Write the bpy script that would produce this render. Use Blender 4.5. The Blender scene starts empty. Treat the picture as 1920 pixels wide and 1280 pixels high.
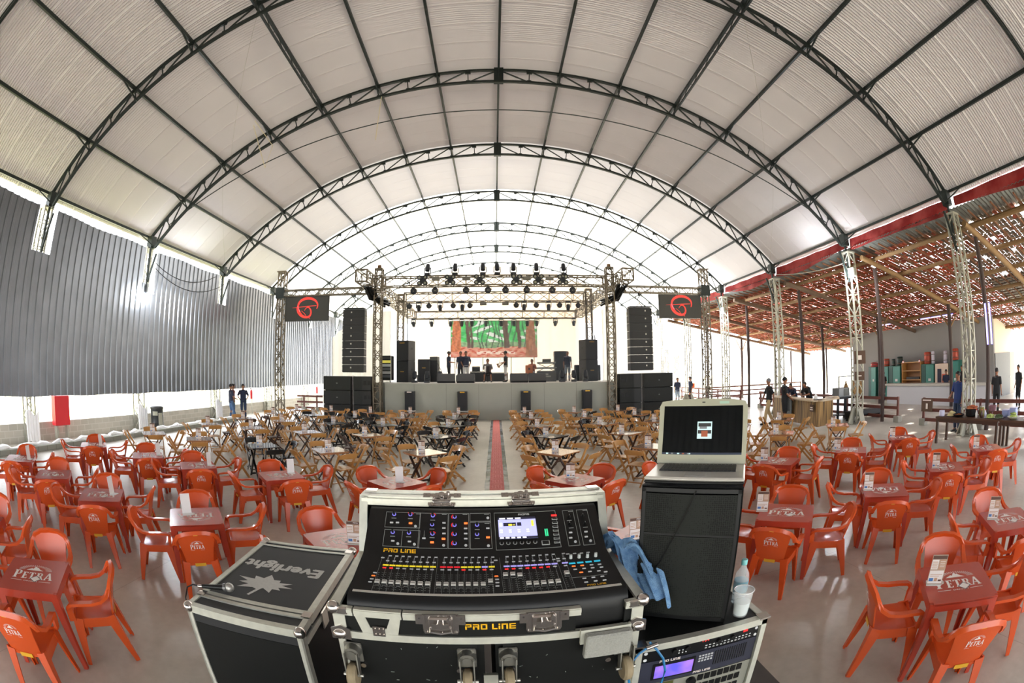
import bpy, math, random
from mathutils import Vector, Matrix
random.seed(7)
D = bpy.data
SC = bpy.context.scene
COL = SC.collection
PI = math.pi
V = Vector

# ---------------------------------------------------------------- camera
CAMZ = 2.46
cd = D.cameras.new('camera')
cam = D.objects.new('camera', cd)
COL.objects.link(cam)
SC.camera = cam
cd.type = 'PANO'
cd.sensor_width = 36.0
cd.sensor_height = 24.0
try:
    cd.panorama_type = 'FISHEYE_EQUISOLID'; cd.fisheye_lens = 16.01; cd.fisheye_fov = 2 * PI
except Exception:
    cd.cycles.panorama_type = 'FISHEYE_EQUISOLID'; cd.cycles.fisheye_lens = 16.01; cd.cycles.fisheye_fov = 2 * PI
cd.clip_start = 0.02
cd.clip_end = 600
_pt, _yw, _rl = 0.0686, 0.036, 0.0089

def _w(a):
    cr, sr = math.cos(_rl), math.sin(_rl)
    X, Z, Y = a[0] * cr + a[2] * sr, -a[0] * sr + a[2] * cr, a[1]
    cp, sp = math.cos(_pt), math.sin(_pt)
    Y, Z = Y * cp - Z * sp, Y * sp + Z * cp
    cy, sy = math.cos(_yw), math.sin(_yw)
    return V((X * cy + Y * sy, -X * sy + Y * cy, Z))
_r, _u, _f = _w((1, 0, 0)), _w((0, 0, 1)), _w((0, 1, 0))
cam.matrix_world = Matrix(((_r.x, _u.x, -_f.x, 0), (_r.y, _u.y, -_f.y, 0), (_r.z, _u.z, -_f.z, CAMZ), (0, 0, 0, 1)))

# ---------------------------------------------------------------- world, sun, exposure
wd = D.worlds.new('sky'); SC.world = wd; wd.use_nodes = True
nt = wd.node_tree
bg = nt.nodes['Background']
bg.inputs[0].default_value = (0.93, 0.96, 1.0, 1)
bg.inputs[1].default_value = 1.0
sl = D.lights.new('sun', 'SUN'); sun = D.objects.new('sun', sl); COL.objects.link(sun)
sl.energy = 4.5; sl.angle = 0.03; sl.color = (1, .96, .9)
sun.rotation_euler = V((-0.45, -0.62, -1.0)).to_track_quat('-Z', 'Y').to_euler()
sun.location = (20, 30, 40)
vs = SC.view_settings
SC.display_settings.display_device = 'sRGB'
vs.view_transform = 'Standard'; vs.look = 'None'; vs.gamma = 1.0; vs.use_curve_mapping = False
vs.exposure = 2.6
SC.cycles.max_bounces = 8
SC.cycles.diffuse_bounces = 5
SC.cycles.glossy_bounces = 3
SC.cycles.transmission_bounces = 6
SC.cycles.transparent_max_bounces = 8
SC.cycles.caustics_reflective = False
SC.cycles.caustics_refractive = False
SC.cycles.sample_clamp_indirect = 6.0
SC.cycles.use_denoising = True

# ---------------------------------------------------------------- materials
def lin(c):
    return tuple(((x / 255) / 12.92 if x / 255 <= .04045 else ((x / 255 + .055) / 1.055) ** 2.4) for x in c)
MATS = {}
EM = 1.25 / 2 ** vs.exposure
def M(name, col, rough=.5, metal=0.0, spec=.5, var=(0, 0), bump=(0, 0), emit=0.0, trans=0.0, alpha=1.0, coat=0.0, col2=None, lucent=0.0):
    """procedural principled material; col in 0-255 sRGB. var=(noise scale, amount) or with col2 a mix of two colours."""
    if name in MATS: return MATS[name]
    m = D.materials.new(name); m.use_nodes = True
    n = m.node_tree; p = n.nodes['Principled BSDF']
    c = lin(col)
    p.inputs['Base Color'].default_value = (*c, 1)
    p.inputs['Roughness'].default_value = rough
    p.inputs['Metallic'].default_value = metal
    p.inputs['Specular IOR Level'].default_value = spec
    p.inputs['Transmission Weight'].default_value = trans
    p.inputs['Alpha'].default_value = alpha
    p.inputs['Coat Weight'].default_value = coat
    tc = n.nodes.new('ShaderNodeTexCoord')
    nz = n.nodes.new('ShaderNodeTexNoise')
    nz.inputs['Scale'].default_value = var[0] or 6.0
    nz.inputs['Detail'].default_value = 4
    n.links.new(tc.outputs['Object'], nz.inputs['Vector'])
    rp = n.nodes.new('ShaderNodeMix'); rp.data_type = 'RGBA'
    a = var[1] or .06
    if col2: ca, cb = c, lin(col2)
    else: ca, cb = tuple(x * (1 - a) for x in c), tuple(min(1, x * (1 + a)) for x in c)
    rp.inputs[6].default_value = (*ca, 1); rp.inputs[7].default_value = (*cb, 1)
    if col2:
        mr = n.nodes.new('ShaderNodeMapRange'); mr.inputs[1].default_value = .38; mr.inputs[2].default_value = .62
        n.links.new(nz.outputs['Fac'], mr.inputs[0]); n.links.new(mr.outputs[0], rp.inputs[0])
    else:
        n.links.new(nz.outputs['Fac'], rp.inputs[0])
    n.links.new(rp.outputs[2], p.inputs['Base Color'])
    if emit:
        p.inputs['Emission Color'].default_value = (*c, 1)
        p.inputs['Emission Strength'].default_value = emit * EM
    if bump[1]:
        b = n.nodes.new('ShaderNodeBump'); b.inputs['Strength'].default_value = bump[1]; b.inputs['Distance'].default_value = .01
        n2 = n.nodes.new('ShaderNodeTexNoise'); n2.inputs['Scale'].default_value = bump[0]
        n.links.new(tc.outputs['Object'], n2.inputs['Vector']); n.links.new(n2.outputs['Fac'], b.inputs['Height'])
        n.links.new(b.outputs[0], p.inputs['Normal'])
    if lucent:
        tr = n.nodes.new('ShaderNodeBsdfTranslucent'); mx = n.nodes.new('ShaderNodeMixShader')
        tr.inputs[0].default_value = (*c, 1); mx.inputs[0].default_value = lucent
        o = n.nodes['Material Output']
        n.links.new(p.outputs[0], mx.inputs[1]); n.links.new(tr.outputs[0], mx.inputs[2]); n.links.new(mx.outputs[0], o.inputs[0])
    MATS[name] = m
    return m

steel_dark = M('dark painted steel', (38, 46, 44), .45, .3, var=(3, .2))
steel_grey = M('galvanised lattice steel', (176, 174, 160), .5, .35, var=(5, .15))
alu = M('aluminium profile', (178, 178, 168), .38, .75, var=(8, .1))
alu_worn = M('worn aluminium edging', (206, 206, 194), .4, .5, var=(30, .18))
chrome = M('chromed hardware', (205, 198, 192), .18, .95)
black_ply = M('black laminated plywood', (9, 11, 10), .5, spec=.3, var=(14, .35))
black_pl = M('black plastic', (11, 12, 13), .4, spec=.4)
red_pl = M('orange red chair plastic', (212, 84, 34), .24, spec=.5, var=(5, .06))
red_tab = M('red table plastic', (180, 68, 48), .22, spec=.5, var=(7, .08))
white_ink = M('white printed ink', (238, 226, 218), .5)
yellow_st = M('yellow sticker', (226, 170, 40), .5)
wood_h = M('honey varnished wood', (196, 144, 80), .28, coat=.35, var=(9, .2))
wood_t = M('varnished table wood', (178, 128, 88), .14, coat=.9, var=(9, .18))
wood_d = M('dark brown wood', (70, 46, 34), .4, var=(9, .2))
wood_b = M('black stained wood', (26, 27, 30), .18, coat=.7, var=(9, .2))
wood_log = M('bark stripped log', (140, 110, 74), .75, var=(4, .2), bump=(20, .4))
wood_post = M('dark treated post', (66, 50, 46), .7, var=(4, .25), bump=(20, .4))
wood_rail = M('red brown rail wood', (104, 54, 44), .55, var=(6, .2))
white_p = M('white paint', (226, 226, 224), .5)
skin = M('tan skin', (150, 100, 74), .5)
hair_m = M('dark hair', (24, 19, 17), .6)
concrete = M('grey concrete', (150, 147, 138), .85, var=(3, .12), bump=(40, .3))

# ---------------------------------------------------------------- mesh builder
def frame(d, up=V((0, 0, 1))):
    d = d.normalized()
    if abs(d.dot(up)) > .995: up = V((1, 0, 0))
    s = d.cross(up).normalized()
    return s, s.cross(d).normalized()
class MB:
    def __init__(s): s.v = []; s.f = []; s.m = []; s.mi = 0
    def add(s, vs_, fs):
        b = len(s.v); s.v += [tuple(x) for x in vs_]
        for f in fs: s.f.append([b + i for i in f]); s.m.append(s.mi)
        return s
    def mat(s, i): s.mi = i; return s
    def box(s, c, d, R=None):
        x, y, z = d[0] / 2, d[1] / 2, d[2] / 2
        p = [V((a * x, b * y, e * z)) for e in (-1, 1) for b in (-1, 1) for a in (-1, 1)]
        if R is not None: p = [R @ q for q in p]
        p = [q + V(c) for q in p]
        return s.add(p, [(0, 2, 3, 1), (4, 5, 7, 6), (0, 1, 5, 4), (2, 6, 7, 3), (0, 4, 6, 2), (1, 3, 7, 5)])
    def b2(s, a, b):
        return s.box([(a[i] + b[i]) / 2 for i in range(3)], [abs(b[i] - a[i]) for i in range(3)])
    def rbox(s, c, d, r, R=None, seg=2):
        """box with edges along z and top rounded a little: chamfered box"""
        x, y, z = d[0] / 2, d[1] / 2, d[2] / 2
        r = min(r, x * .9, y * .9, z * .9)
        def ring(ix, iz): 
            o = []
            for (sx, sy, a0) in ((1, 1, 0), (-1, 1, 90), (-1, -1, 180), (1, -1, 270)):
                for k in range(seg + 1):
                    a = math.radians(a0 + 90 * k / seg); rr = r - ix
                    o.append(V((sx * (x - r) + rr * math.cos(a), sy * (y - r) + rr * math.sin(a), iz)))
            return o
        L = [ring(r, -z), ring(0, -z + r), ring(0, z - r), ring(r, z)]
        if R is not None: L = [[R @ q for q in l] for l in L]
        return s.loft([[q + V(c) for q in l] for l in L])
    def loft(s, L, cap=True, closed=True):
        n = len(L[0]); vs_ = [q for l in L for q in l]; fs = []
        for i in range(len(L) - 1):
            for k in range(n if closed else n - 1):
                a = i * n + k; b = i * n + (k + 1) % n
                fs.append((a, b, b + n, a + n))
        if cap and closed: fs.append(tuple(range(n))[::-1]); fs.append(tuple((len(L) - 1) * n + k for k in range(n)))
        return s.add(vs_, fs)
    def bar(s, p, q, w, h=None, up=V((0, 0, 1)), w2=None, h2=None):
        p, q = V(p), V(q); h = h or w; sd, u = frame(q - p, V(up)); w2 = w2 or w; h2 = h2 or h
        L = [[c + sd * a * ww / 2 + u * b * hh / 2 for a, b in ((-1, -1), (1, -1), (1, 1), (-1, 1))] for c, ww, hh in ((p, w, h), (q, w2, h2))]
        return s.loft(L)
    def cyl(s, p, q, r, r2=None, n=10, cap=True):
        p, q = V(p), V(q); r2 = r if r2 is None else r2; sd, u = frame(q - p)
        L = [[c + sd * math.cos(2 * PI * k / n) * rr + u * math.sin(2 * PI * k / n) * rr for k in range(n)] for c, rr in ((p, r), (q, r2))]
        return s.loft(L, cap)
    def tube(s, pts, r, n=8, flat=1.0, up=V((0, 0, 1)), cap=True):
        pts = [V(p) for p in pts]; L = []; N = len(pts)
        for i, p in enumerate(pts):
            d = pts[min(i + 1, N - 1)] - pts[max(i - 1, 0)]
            sd, u = frame(d, V(up)); rr = r[i] if isinstance(r, (list, tuple)) else r
            L.append([p + sd * math.cos(2 * PI * k / n) * rr + u * math.sin(2 * PI * k / n) * rr * flat for k in range(n)])
        return s.loft(L, cap)
    def ribbon(s, pts, w, t, up=V((0, 0, 1))):
        """rectangular-section strip along a path; w along side, t along up"""
        pts = [V(p) for p in pts]; L = []; N = len(pts)
        for i, p in enumerate(pts):
            d = pts[min(i + 1, N - 1)] - pts[max(i - 1, 0)]
            sd, u = frame(d, V(up)); ww = (w[i] if isinstance(w, (list, tuple)) else w) / 2; tt = (t[i] if isinstance(t, (list, tuple)) else t) / 2
            L.append([p + sd * a * ww + u * b * tt for a, b in ((-1, -1), (1, -1), (1, 1), (-1, 1))])
        return s.loft(L)
    def lathe(s, prof, c=(0, 0, 0), n=16, R=None):
        L = [[V((r * math.cos(2 * PI * k / n), r * math.sin(2 * PI * k / n), z)) for k in range(n)] for r, z in prof]
        if R is not None: L = [[R @ q for q in l] for l in L]
        return s.loft([[q + V(c) for q in l] for l in L])
    def ball(s, c, r, n=10, sc=(1, 1, 1)):
        L = []
        m = max(4, n // 2)
        for i in range(m + 1):
            a = -PI / 2 + PI * i / m; a = max(-1.5, min(1.5, a))
            L.append([V((c[0] + sc[0] * r * math.cos(a) * math.cos(2 * PI * k / n), c[1] + sc[1] * r * math.cos(a) * math.sin(2 * PI * k / n), c[2] + sc[2] * r * math.sin(a))) for k in range(n)])
        return s.loft(L)
    def prism(s, poly, a, b, axis='y'):
        """polygon in the two other axes extruded from a to b along axis"""
        f = {'x': lambda p, t: (t, p[0], p[1]), 'y': lambda p, t: (p[0], t, p[1]), 'z': lambda p, t: (p[0], p[1], t)}[axis]
        return s.loft([[V(f(p, a)) for p in poly], [V(f(p, b)) for p in poly]])
    def grid(s, fn, nu, nv):
        vs_ = [V(fn(i / nu, j / nv)) for j in range(nv + 1) for i in range(nu + 1)]
        fs = [(j * (nu + 1) + i, j * (nu + 1) + i + 1, (j + 1) * (nu + 1) + i + 1, (j + 1) * (nu + 1) + i) for j in range(nv) for i in range(nu)]
        return s.add(vs_, fs)
    def slab(s, fn, nu, nv, off):
        """closed sheet: grid fn(u,v) and its copy moved by off(u,v)"""
        A = [V(fn(i / nu, j / nv)) for j in range(nv + 1) for i in range(nu + 1)]
        B = [a + V(off) for a in A]; n = len(A); w = nu + 1; fs = []
        for j in range(nv):
            for i in range(nu):
                a = j * w + i; q = (a, a + 1, a + 1 + w, a + w)
                fs.append(q[::-1]); fs.append(tuple(x + n for x in q))
        ed = [i for i in range(w)] + [j * w + nu for j in range(1, nv + 1)] + [nv * w + i for i in range(nu - 1, -1, -1)] + [j * w for j in range(nv - 1, 0, -1)]
        for k in range(len(ed)):
            a, b = ed[k], ed[(k + 1) % len(ed)]; fs.append((a, b, b + n, a + n))
        return s.add(A + B, fs)
    def xf(s, Mx, start=0):
        s.v = s.v[:start] + [tuple(Mx @ V(q)) for q in s.v[start:]]; return s
    def islands(s):
        p = list(range(len(s.v)))
        def find(a):
            while p[a] != a: p[a] = p[p[a]]; a = p[a]
            return a
        for f in s.f:
            r = find(f[0])
            for q in f[1:]: p[find(q)] = r
        G = {}
        for f, m in zip(s.f, s.m): G.setdefault(find(f[0]), []).append((f, m))
        out = []
        for fs in G.values():
            ix = {}; b = MB()
            for f, m in fs:
                b.f.append([ix.setdefault(i, len(ix)) for i in f]); b.m.append(m)
            b.v = [s.v[i] for i in ix]; out.append(b)
        return out
    def build(s, name, mats, parent=None, smooth=False, loc=None):
        if name in EACH:
            for b in s.islands(): o = b.build1(name, mats, parent, smooth, loc)
            return o
        return s.build1(name, mats, parent, smooth, loc)
    def build1(s, name, mats, parent=None, smooth=False, loc=None):
        me = D.meshes.new(name); me.from_pydata(s.v, [], s.f)
        if not isinstance(mats, (list, tuple)): mats = [mats]
        for m in mats: me.materials.append(m)
        if len(mats) > 1: me.polygons.foreach_set('material_index', s.m)
        if smooth:
            me.polygons.foreach_set('use_smooth', [True] * len(s.f))
            try: me.set_sharp_from_angle(angle=math.radians(38))
            except Exception: pass
        me.update()
        o = D.objects.new(name, me); COL.objects.link(o)
        if parent: o.parent = parent
        if loc: o.location = loc
        return o
EACH = {'handle', 'hoop', 'knob', 'scuff', 'sleeve_block', 'socket', 'support', 'support_post', 'yoke_arm', 'skirt_seam', 'horn_key'}
def tag(o, label=None, cat=None, group=None, kind=None):
    if label: o['label'] = label
    if cat: o['category'] = cat
    if group: o['group'] = group
    if kind: o['kind'] = kind
    return o
def thing(name, label, cat, loc=(0, 0, 0), rz=0.0, group=None):
    o = D.objects.new(name, None); COL.objects.link(o); o.empty_display_size = .1
    o.location = loc; o.rotation_euler = (0, 0, rz)
    return tag(o, label, cat, group)
KIDS = {}
def kids(o):
    return [c for c in o.children]
def copy_tree(o, parent=None):
    c = o.copy(); COL.objects.link(c)
    if parent: c.parent = parent
    for k in kids(o): copy_tree(k, c)
    return c
def dup(o, loc, rz=0.0, label=None, group=None, sc=None):
    c = copy_tree(o); c.location = loc; c.rotation_euler = (0, 0, rz)
    if label: c['label'] = label
    if group: c['group'] = group
    if sc: c.scale = sc
    return c
def struct(o): o['kind'] = 'structure'; return o
ORD = ['first', 'second', 'third', 'fourth', 'fifth', 'sixth', 'seventh', 'eighth', 'ninth', 'tenth', 'eleventh', 'twelfth', 'thirteenth', 'fourteenth']

# ---------------------------------------------------------------- lettering: solid strokes on a flat face
def text_mesh(txt, size, font_shear=0.0, ext=0.0):
    cu = D.curves.new('t', 'FONT'); cu.body = txt; cu.size = size; cu.shear = font_shear; cu.extrude = ext
    cu.align_x = 'CENTER'; cu.align_y = 'CENTER'; cu.resolution_u = 2
    o = D.objects.new('t', cu); COL.objects.link(o)
    dg = bpy.context.evaluated_depsgraph_get(); me = D.meshes.new_from_object(o.evaluated_get(dg))
    vs_ = [v.co.copy() for v in me.vertices]; fs = [tuple(p.vertices) for p in me.polygons]
    D.objects.remove(o); D.curves.remove(cu); D.meshes.remove(me)
    return vs_, fs
TX = {}
def put_text(mb, txt, size, Mx, shear=0.0, sx=1.0):
    k = (txt, size, shear)
    if k not in TX: TX[k] = text_mesh(txt, size, shear)
    vs_, fs = TX[k]
    mb.add([Mx @ V((v.x * sx, v.y, v.z)) for v in vs_], fs)
def MX(o, x, y, z=None):
    """matrix with origin o, x axis, y axis (text up) -> world"""
    x = V(x).normalized(); y = V(y).normalized(); z = x.cross(y)
    return Matrix(((x.x, y.x, z.x, o[0]), (x.y, y.y, z.y, o[1]), (x.z, y.z, z.z, o[2]), (0, 0, 0, 1)))
# slab serif letters for the beer lettering, as polygons in a unit-high cell
def _P(*q): return list(q)
SERIF = {
 'P': (.62, [_P((.04, 0), (.36, 0), (.36, .05), (.29, .07), (.29, .93), (.36, .95), (.04, 1), (.04, .95), (.11, .93), (.11, .07), (.04, .05)),
             _P((.27, 1), (.42, 1), (.42, .93), (.27, .93)), _P((.42, 1), (.56, .94), (.6, .8), (.42, .93)), _P((.42, .93), (.6, .8), (.6, .66), (.43, .8)),
             _P((.43, .64), (.6, .66), (.6, .78), (.43, .86)), _P((.43, .52), (.55, .52), (.6, .66), (.43, .66)), _P((.27, .43), (.43, .45), (.55, .52), (.43, .54), (.27, .5))]),
 'E': (.56, [_P((.04, 0), (.29, 0), (.29, 1), (.04, 1), (.04, .95), (.11, .93), (.11, .07), (.04, .05)), _P((.28, 0), (.52, 0), (.54, .2), (.49, .2), (.45, .08), (.28, .08)),
             _P((.28, 1), (.5, 1), (.51, .8), (.46, .8), (.42, .92), (.28, .92)), _P((.28, .46), (.38, .46), (.39, .4), (.43, .4), (.43, .6), (.39, .6), (.38, .54), (.28, .54))]),
 'T': (.6, [_P((.21, .93), (.39, .93), (.39, .07), (.46, .05), (.46, 0), (.14, 0), (.14, .05), (.21, .07)), _P((.02, 1), (.58, 1), (.59, .78), (.54, .78), (.5, .92), (.1, .92), (.06, .78), (.01, .78))]),
 'R': (.68, [_P((.04, 0), (.36, 0), (.36, .05), (.29, .07), (.29, .93), (.36, .95), (.04, 1), (.04, .95), (.11, .93), (.11, .07), (.04, .05)),
             _P((.27, 1), (.42, 1), (.42, .93), (.27, .93)), _P((.42, 1), (.55, .94), (.59, .8), (.42, .93)), _P((.42, .93), (.59, .8), (.59, .68), (.43, .8)),
             _P((.43, .66), (.59, .68), (.59, .78), (.43, .86)), _P((.43, .55), (.54, .55), (.59, .68), (.43, .68)), _P((.27, .47), (.43, .48), (.54, .55), (.43, .57), (.27, .54)),
             _P((.33, .5), (.5, .52), (.68, .05), (.72, 0), (.54, 0))]),
 'A': (.72, [_P((.3, 1), (.42, 1), (.64, .07), (.7, .05), (.7, 0), (.42, 0), (.42, .05), (.47, .07), (.33, .72)), _P((.33, .8), (.16, .07), (.22, .05), (.22, 0), (0, 0), (0, .05), (.07, .07), (.3, 1)), _P((.17, .28), (.46, .28), (.44, .35), (.18, .35))])}
def serif_word(mb, word, h, Mx, cap_first=1.22):
    w = sum(SERIF[c][0] * (cap_first if i in (0,) else 1) + .05 for i, c in enumerate(word)); x = -w / 2
    for i, c in enumerate(word):
        k = cap_first if i == 0 else 1.0
        if i == len(word) - 1: k = 1.1
        for poly in SERIF[c][1]:
            mb.add([Mx @ V(((x + px * k) * h, (py * k - .5) * h, 0)) for px, py in poly], [tuple(range(len(poly)))])
        x += SERIF[c][0] * k + .05
def beer_mark(mb, h, Mx, rays=True):
    """the beer lettering with mountain, sun rays and rules; h is the letter height"""
    serif_word(mb, 'PETRA', h, Mx)
    A = lambda *p: mb.add([Mx @ V((x * h, y * h, 0)) for x, y in p], [tuple(range(len(p)))])
    A((-.8, .85), (-.35, 1.2), (-.22, 1.12), (-.1, 1.42), (.02, 1.5), (.12, 1.3), (.2, 1.36), (.42, 1.05), (.75, .85))
    if rays:
        for k in range(25):
            a = PI * (k + .5) / 25; b = .014
            r0 = .95; A((r0 * math.cos(a - b), .86 + .6 * math.sin(a - b)), (1.5 * math.cos(a - b * 1.6), .86 + .85 * math.sin(a - b * 1.6)), (1.5 * math.cos(a + b * 1.6), .86 + .85 * math.sin(a + b * 1.6)), (r0 * math.cos(a + b), .86 + .6 * math.sin(a + b)))
    A((-1.75, -.85), (-.75, -.85), (-.75, -.8), (-1.75, -.8)); A((.75, -.85), (1.75, -.85), (1.75, -.8), (.75, -.8))
# blocky lettering of the sound company: strokes as rectangles in a unit cell
BLK = {'P': [(0, 0, .22, .62), (0, .8, .9, 1), (.7, .42, .9, 1), (.3, .42, .9, .6)], 'R': [(0, 0, .22, .62), (0, .8, .9, 1), (.7, .5, .9, 1), (.3, .42, .9, .6), (.62, 0, .88, .42)],
       'O': [(0, 0, .22, 1), (.7, 0, .92, 1), (0, .8, .92, 1), (0, 0, .92, .2)], 'L': [(0, 0, .24, 1), (0, 0, .75, .22)], 'i': [(0, 0, .24, .66), (0, .8, .24, 1)],
       'N': [(0, 0, .24, 1), (0, .78, .9, 1), (.66, 0, .9, 1)], 'E': [(.1, .8, .9, 1), (0, .4, .9, .6), (.1, 0, .9, .2), (0, .4, .24, 1), (0, 0, .24, .6)], 'M': [(0, 0, .18, 1), (0, .82, 1, 1), (.42, 0, .58, 1), (.82, 0, 1, 1)],
       'D': [(0, 0, .18, 1), (0, .82, .9, 1), (.72, .1, .9, .9), (0, 0, .9, .18)], 'A': [(0, 0, .18, 1), (0, .82, .9, 1), (.72, 0, .9, 1), (0, .4, .9, .55)], 'S': [(0, .82, .9, 1), (0, .42, .18, 1), (0, .42, .9, .58), (.72, 0, .9, .58), (0, 0, .9, .18)], 'I': [(0, 0, .2, 1)]}
BW = {'i': .36, 'L': .85, 'I': .32, 'M': 1.12}
def block_word(mb, word, h, Mx, w=.95):
    tot = sum(.5 if c == ' ' else (BW.get(c, 1.02) + .06) for c in word); x = -tot / 2
    for c in word:
        if c == ' ': x += .5; continue
        for a, b, e, g in BLK[c]:
            mb.add([Mx @ V(((x + px) * h * w, (py - .5) * h, 0)) for px, py in ((a, b), (e, b), (e, g), (a, g))], [(0, 1, 2, 3)])
        x += BW.get(c, 1.02) + .06
# ================================================================= the hall: floor, roof, walls
HX = 0.09; HR = 20.72; HZC = -7.49; HA = 0.753          # arch centre, radius, half angle
RIBY = [1.5 + 6 * k for k in range(8)]                  # 1.5 ... 43.5
def arc(a, r=HR): return HX + r * math.sin(a), HZC + r * math.cos(a)

def floor_mat():
    m = D.materials.new('polished concrete floor'); m.use_nodes = True; n = m.node_tree; p = n.nodes['Principled BSDF']
    tc = n.nodes.new('ShaderNodeTexCoord')
    a = n.nodes.new('ShaderNodeTexNoise'); a.inputs['Scale'].default_value = .55; a.inputs['Detail'].default_value = 8
    b = n.nodes.new('ShaderNodeTexNoise'); b.inputs['Scale'].default_value = 9; b.inputs['Detail'].default_value = 6
    mx = n.nodes.new('ShaderNodeMix'); mx.data_type = 'RGBA'; mx.inputs[6].default_value = (*lin((170, 163, 150)), 1); mx.inputs[7].default_value = (*lin((206, 200, 188)), 1)
    mm = n.nodes.new('ShaderNodeMath'); mm.operation = 'MULTIPLY_ADD'; mm.inputs[1].default_value = .3
    n.links.new(tc.outputs['Object'], a.inputs['Vector']); n.links.new(tc.outputs['Object'], b.inputs['Vector'])
    n.links.new(b.outputs['Fac'], mm.inputs[0]); n.links.new(a.outputs['Fac'], mm.inputs[2])
    mr = n.nodes.new('ShaderNodeMapRange'); mr.inputs[1].default_value = .45; mr.inputs[2].default_value = .85
    n.links.new(mm.outputs[0], mr.inputs[0]); n.links.new(mr.outputs[0], mx.inputs[0]); n.links.new(mx.outputs[2], p.inputs['Base Color'])
    r2 = n.nodes.new('ShaderNodeMapRange'); r2.inputs[3].default_value = .22; r2.inputs[4].default_value = .42
    n.links.new(a.outputs['Fac'], r2.inputs[0]); n.links.new(r2.outputs[0], p.inputs['Roughness'])
    # saw-cut joints every 3 m
    br = n.nodes.new('ShaderNodeTexBrick'); br.inputs['Scale'].default_value = 1; br.offset = 0; br.inputs['Brick Width'].default_value = 4.2; br.inputs['Row Height'].default_value = 4.2; br.inputs['Mortar Size'].default_value = .004
    br.inputs['Color1'].default_value = br.inputs['Color2'].default_value = (1, 1, 1, 1); br.inputs['Mortar'].default_value = (.66, .64, .61, 1)
    n.links.new(tc.outputs['Object'], br.inputs['Vector'])
    ml = n.nodes.new('ShaderNodeMix'); ml.data_type = 'RGBA'; ml.blend_type = 'MULTIPLY'; ml.inputs[0].default_value = 1
    n.links.new(mx.outputs[2], ml.inputs[6]); n.links.new(br.outputs['Color'], ml.inputs[7]); n.links.new(ml.outputs[2], p.inputs['Base Color'])
    return m
mb = MB(); mb.b2((-14.6, -14, -.3), (33, 46, 0)); o = struct(mb.build('floor', floor_mat()))
g = M('pale dry earth', (214, 204, 184), .9, col2=(190, 186, 150), var=(.4, .2))
mb = MB(); mb.b2((-120, -120, -.5), (140, 160, -.06)); struct(mb.build('ground_outside', g))
# grass strip seen under the left wall
mb = MB(); mb.b2((-22, -6, -.1), (-15.2, 34, .12)); struct(mb.build('ground_lawn', M('lawn', (150, 178, 84), .9, col2=(206, 200, 150), var=(1.5, .3))))

# roof sheets: corrugated, one skin with laps
roof_m = M('white lined roof sheet', (214, 209, 210), .4, .1, var=(.8, .07), lucent=.006)
roof_t = M('white roof sheet translucent for light', (232, 232, 230), .5, var=(.8, .04), lucent=.45)  # translucency added so the sun whitens the rear roof and fills the stage
def roof_part(name, m, ya, yb):
    per = .1; ns = 4; NY = int(round((yb - ya) / per * ns)); NA = 56; vv = []; ff = []
    for j in range(NY + 1):
        y = ya + j * per / ns; ph = j % ns; k = j // ns
        off = .031 * math.cos(2 * PI * ph / ns)
        if k % 10 == 9 and ph in (1, 2): off += .05
        for i in range(NA + 1):
            a = -HA - .012 + (2 * HA + .024) * i / NA; x, z = arc(a, HR + .175 - off); vv.append((x, y, z))
    for j in range(NY):
        for i in range(NA):
            q = j * (NA + 1) + i; ff.append((q, q + 1, q + NA + 2, q + NA + 1))
    mb = MB(); mb.add(vv, ff); return struct(mb.build(name, m))
roof_part('ceiling', roof_m, -10, 19.5); roof_part('ceiling_middle', M('roof sheet slightly translucent for light', (220, 217, 216), .45, var=(.8, .05), lucent=.045), 19.5, 25.5); roof_part('ceiling_rear', roof_t, 25.5, 43.9)  # added translucency steps up by bay to brighten the roof towards the stage

# arch trusses
def arch_truss(y, label):
    t = thing('roof_truss', label, 'roof truss', (HX, y, 0), 0, 'arched roof trusses')
    N = 14; d = .56; R2 = HR - d
    P = lambda a, r: V((r * math.sin(a), 0, HZC + r * math.cos(a)))
    up = MB(); lo = MB(); wb = MB()
    A = [-HA + 2 * HA * k / 56 for k in range(57)]
    up.ribbon([P(a, HR) for a in A], .09, .1, up=V((0, 1, 0)))
    lo.ribbon([P(a, R2) for a in A], .09, .1, up=V((0, 1, 0)))
    for k in range(28):
        a0 = -HA + 2 * HA * k / 28; a1 = -HA + 2 * HA * (k + 1) / 28
        if k: wb.bar(P(a0, HR), P(a0, R2), .035)
        if a1 <= .001: p, q = P(a0, HR), P(a1, R2)
        else: p, q = P(a1, HR), P(a0, R2)
        if a1 <= .001: p, q = P(a0, R2), P(a1, HR)
        else: p, q = P(a1, R2), P(a0, HR)
        wb.bar(p, q, .045)
        wb.box(P(a0, HR - .06), (.2, .06, .16)); wb.box(P(a0, R2 + .03), (.16, .06, .12))
    up.build('upper_chord', steel_dark, t); lo.build('lower_chord', steel_dark, t); wb.build('web', steel_dark, t)
    pl = MB(); pl.box(P(0, HR - d / 2), (.34, .16, d + .16)); pl.build('apex_plate', steel_dark, t)
    for s in (-1, 1):
        kb = MB(); kb.box((s * 14.05, 0, 7.45), (.3, .3, .5)); kb.bar((s * 13.62, 0, 6.95), (s * 14.02, 0, 5.75), .07); kb.bar((s * 14.05, 0, 7.3), (s * 14.02, 0, 5.7), .08); kb.build('end_bracket', steel_dark, t)
    return t
for i, y in enumerate(RIBY):
    arch_truss(y, ['arched roof truss at the very edge overhead, only corners in view', 'big arched steel roof truss nearest in view, its apex above the frame', 'arched roof truss whose apex is the highest one in view', 'arched roof truss second from top along the roof apex', 'arched roof truss third from top along the roof apex, before the stage', 'thin pale arched roof truss just beyond the stage front', 'faint arched roof truss over the back of the stage', 'last arched roof truss against the back tarpaulin'][i])
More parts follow.
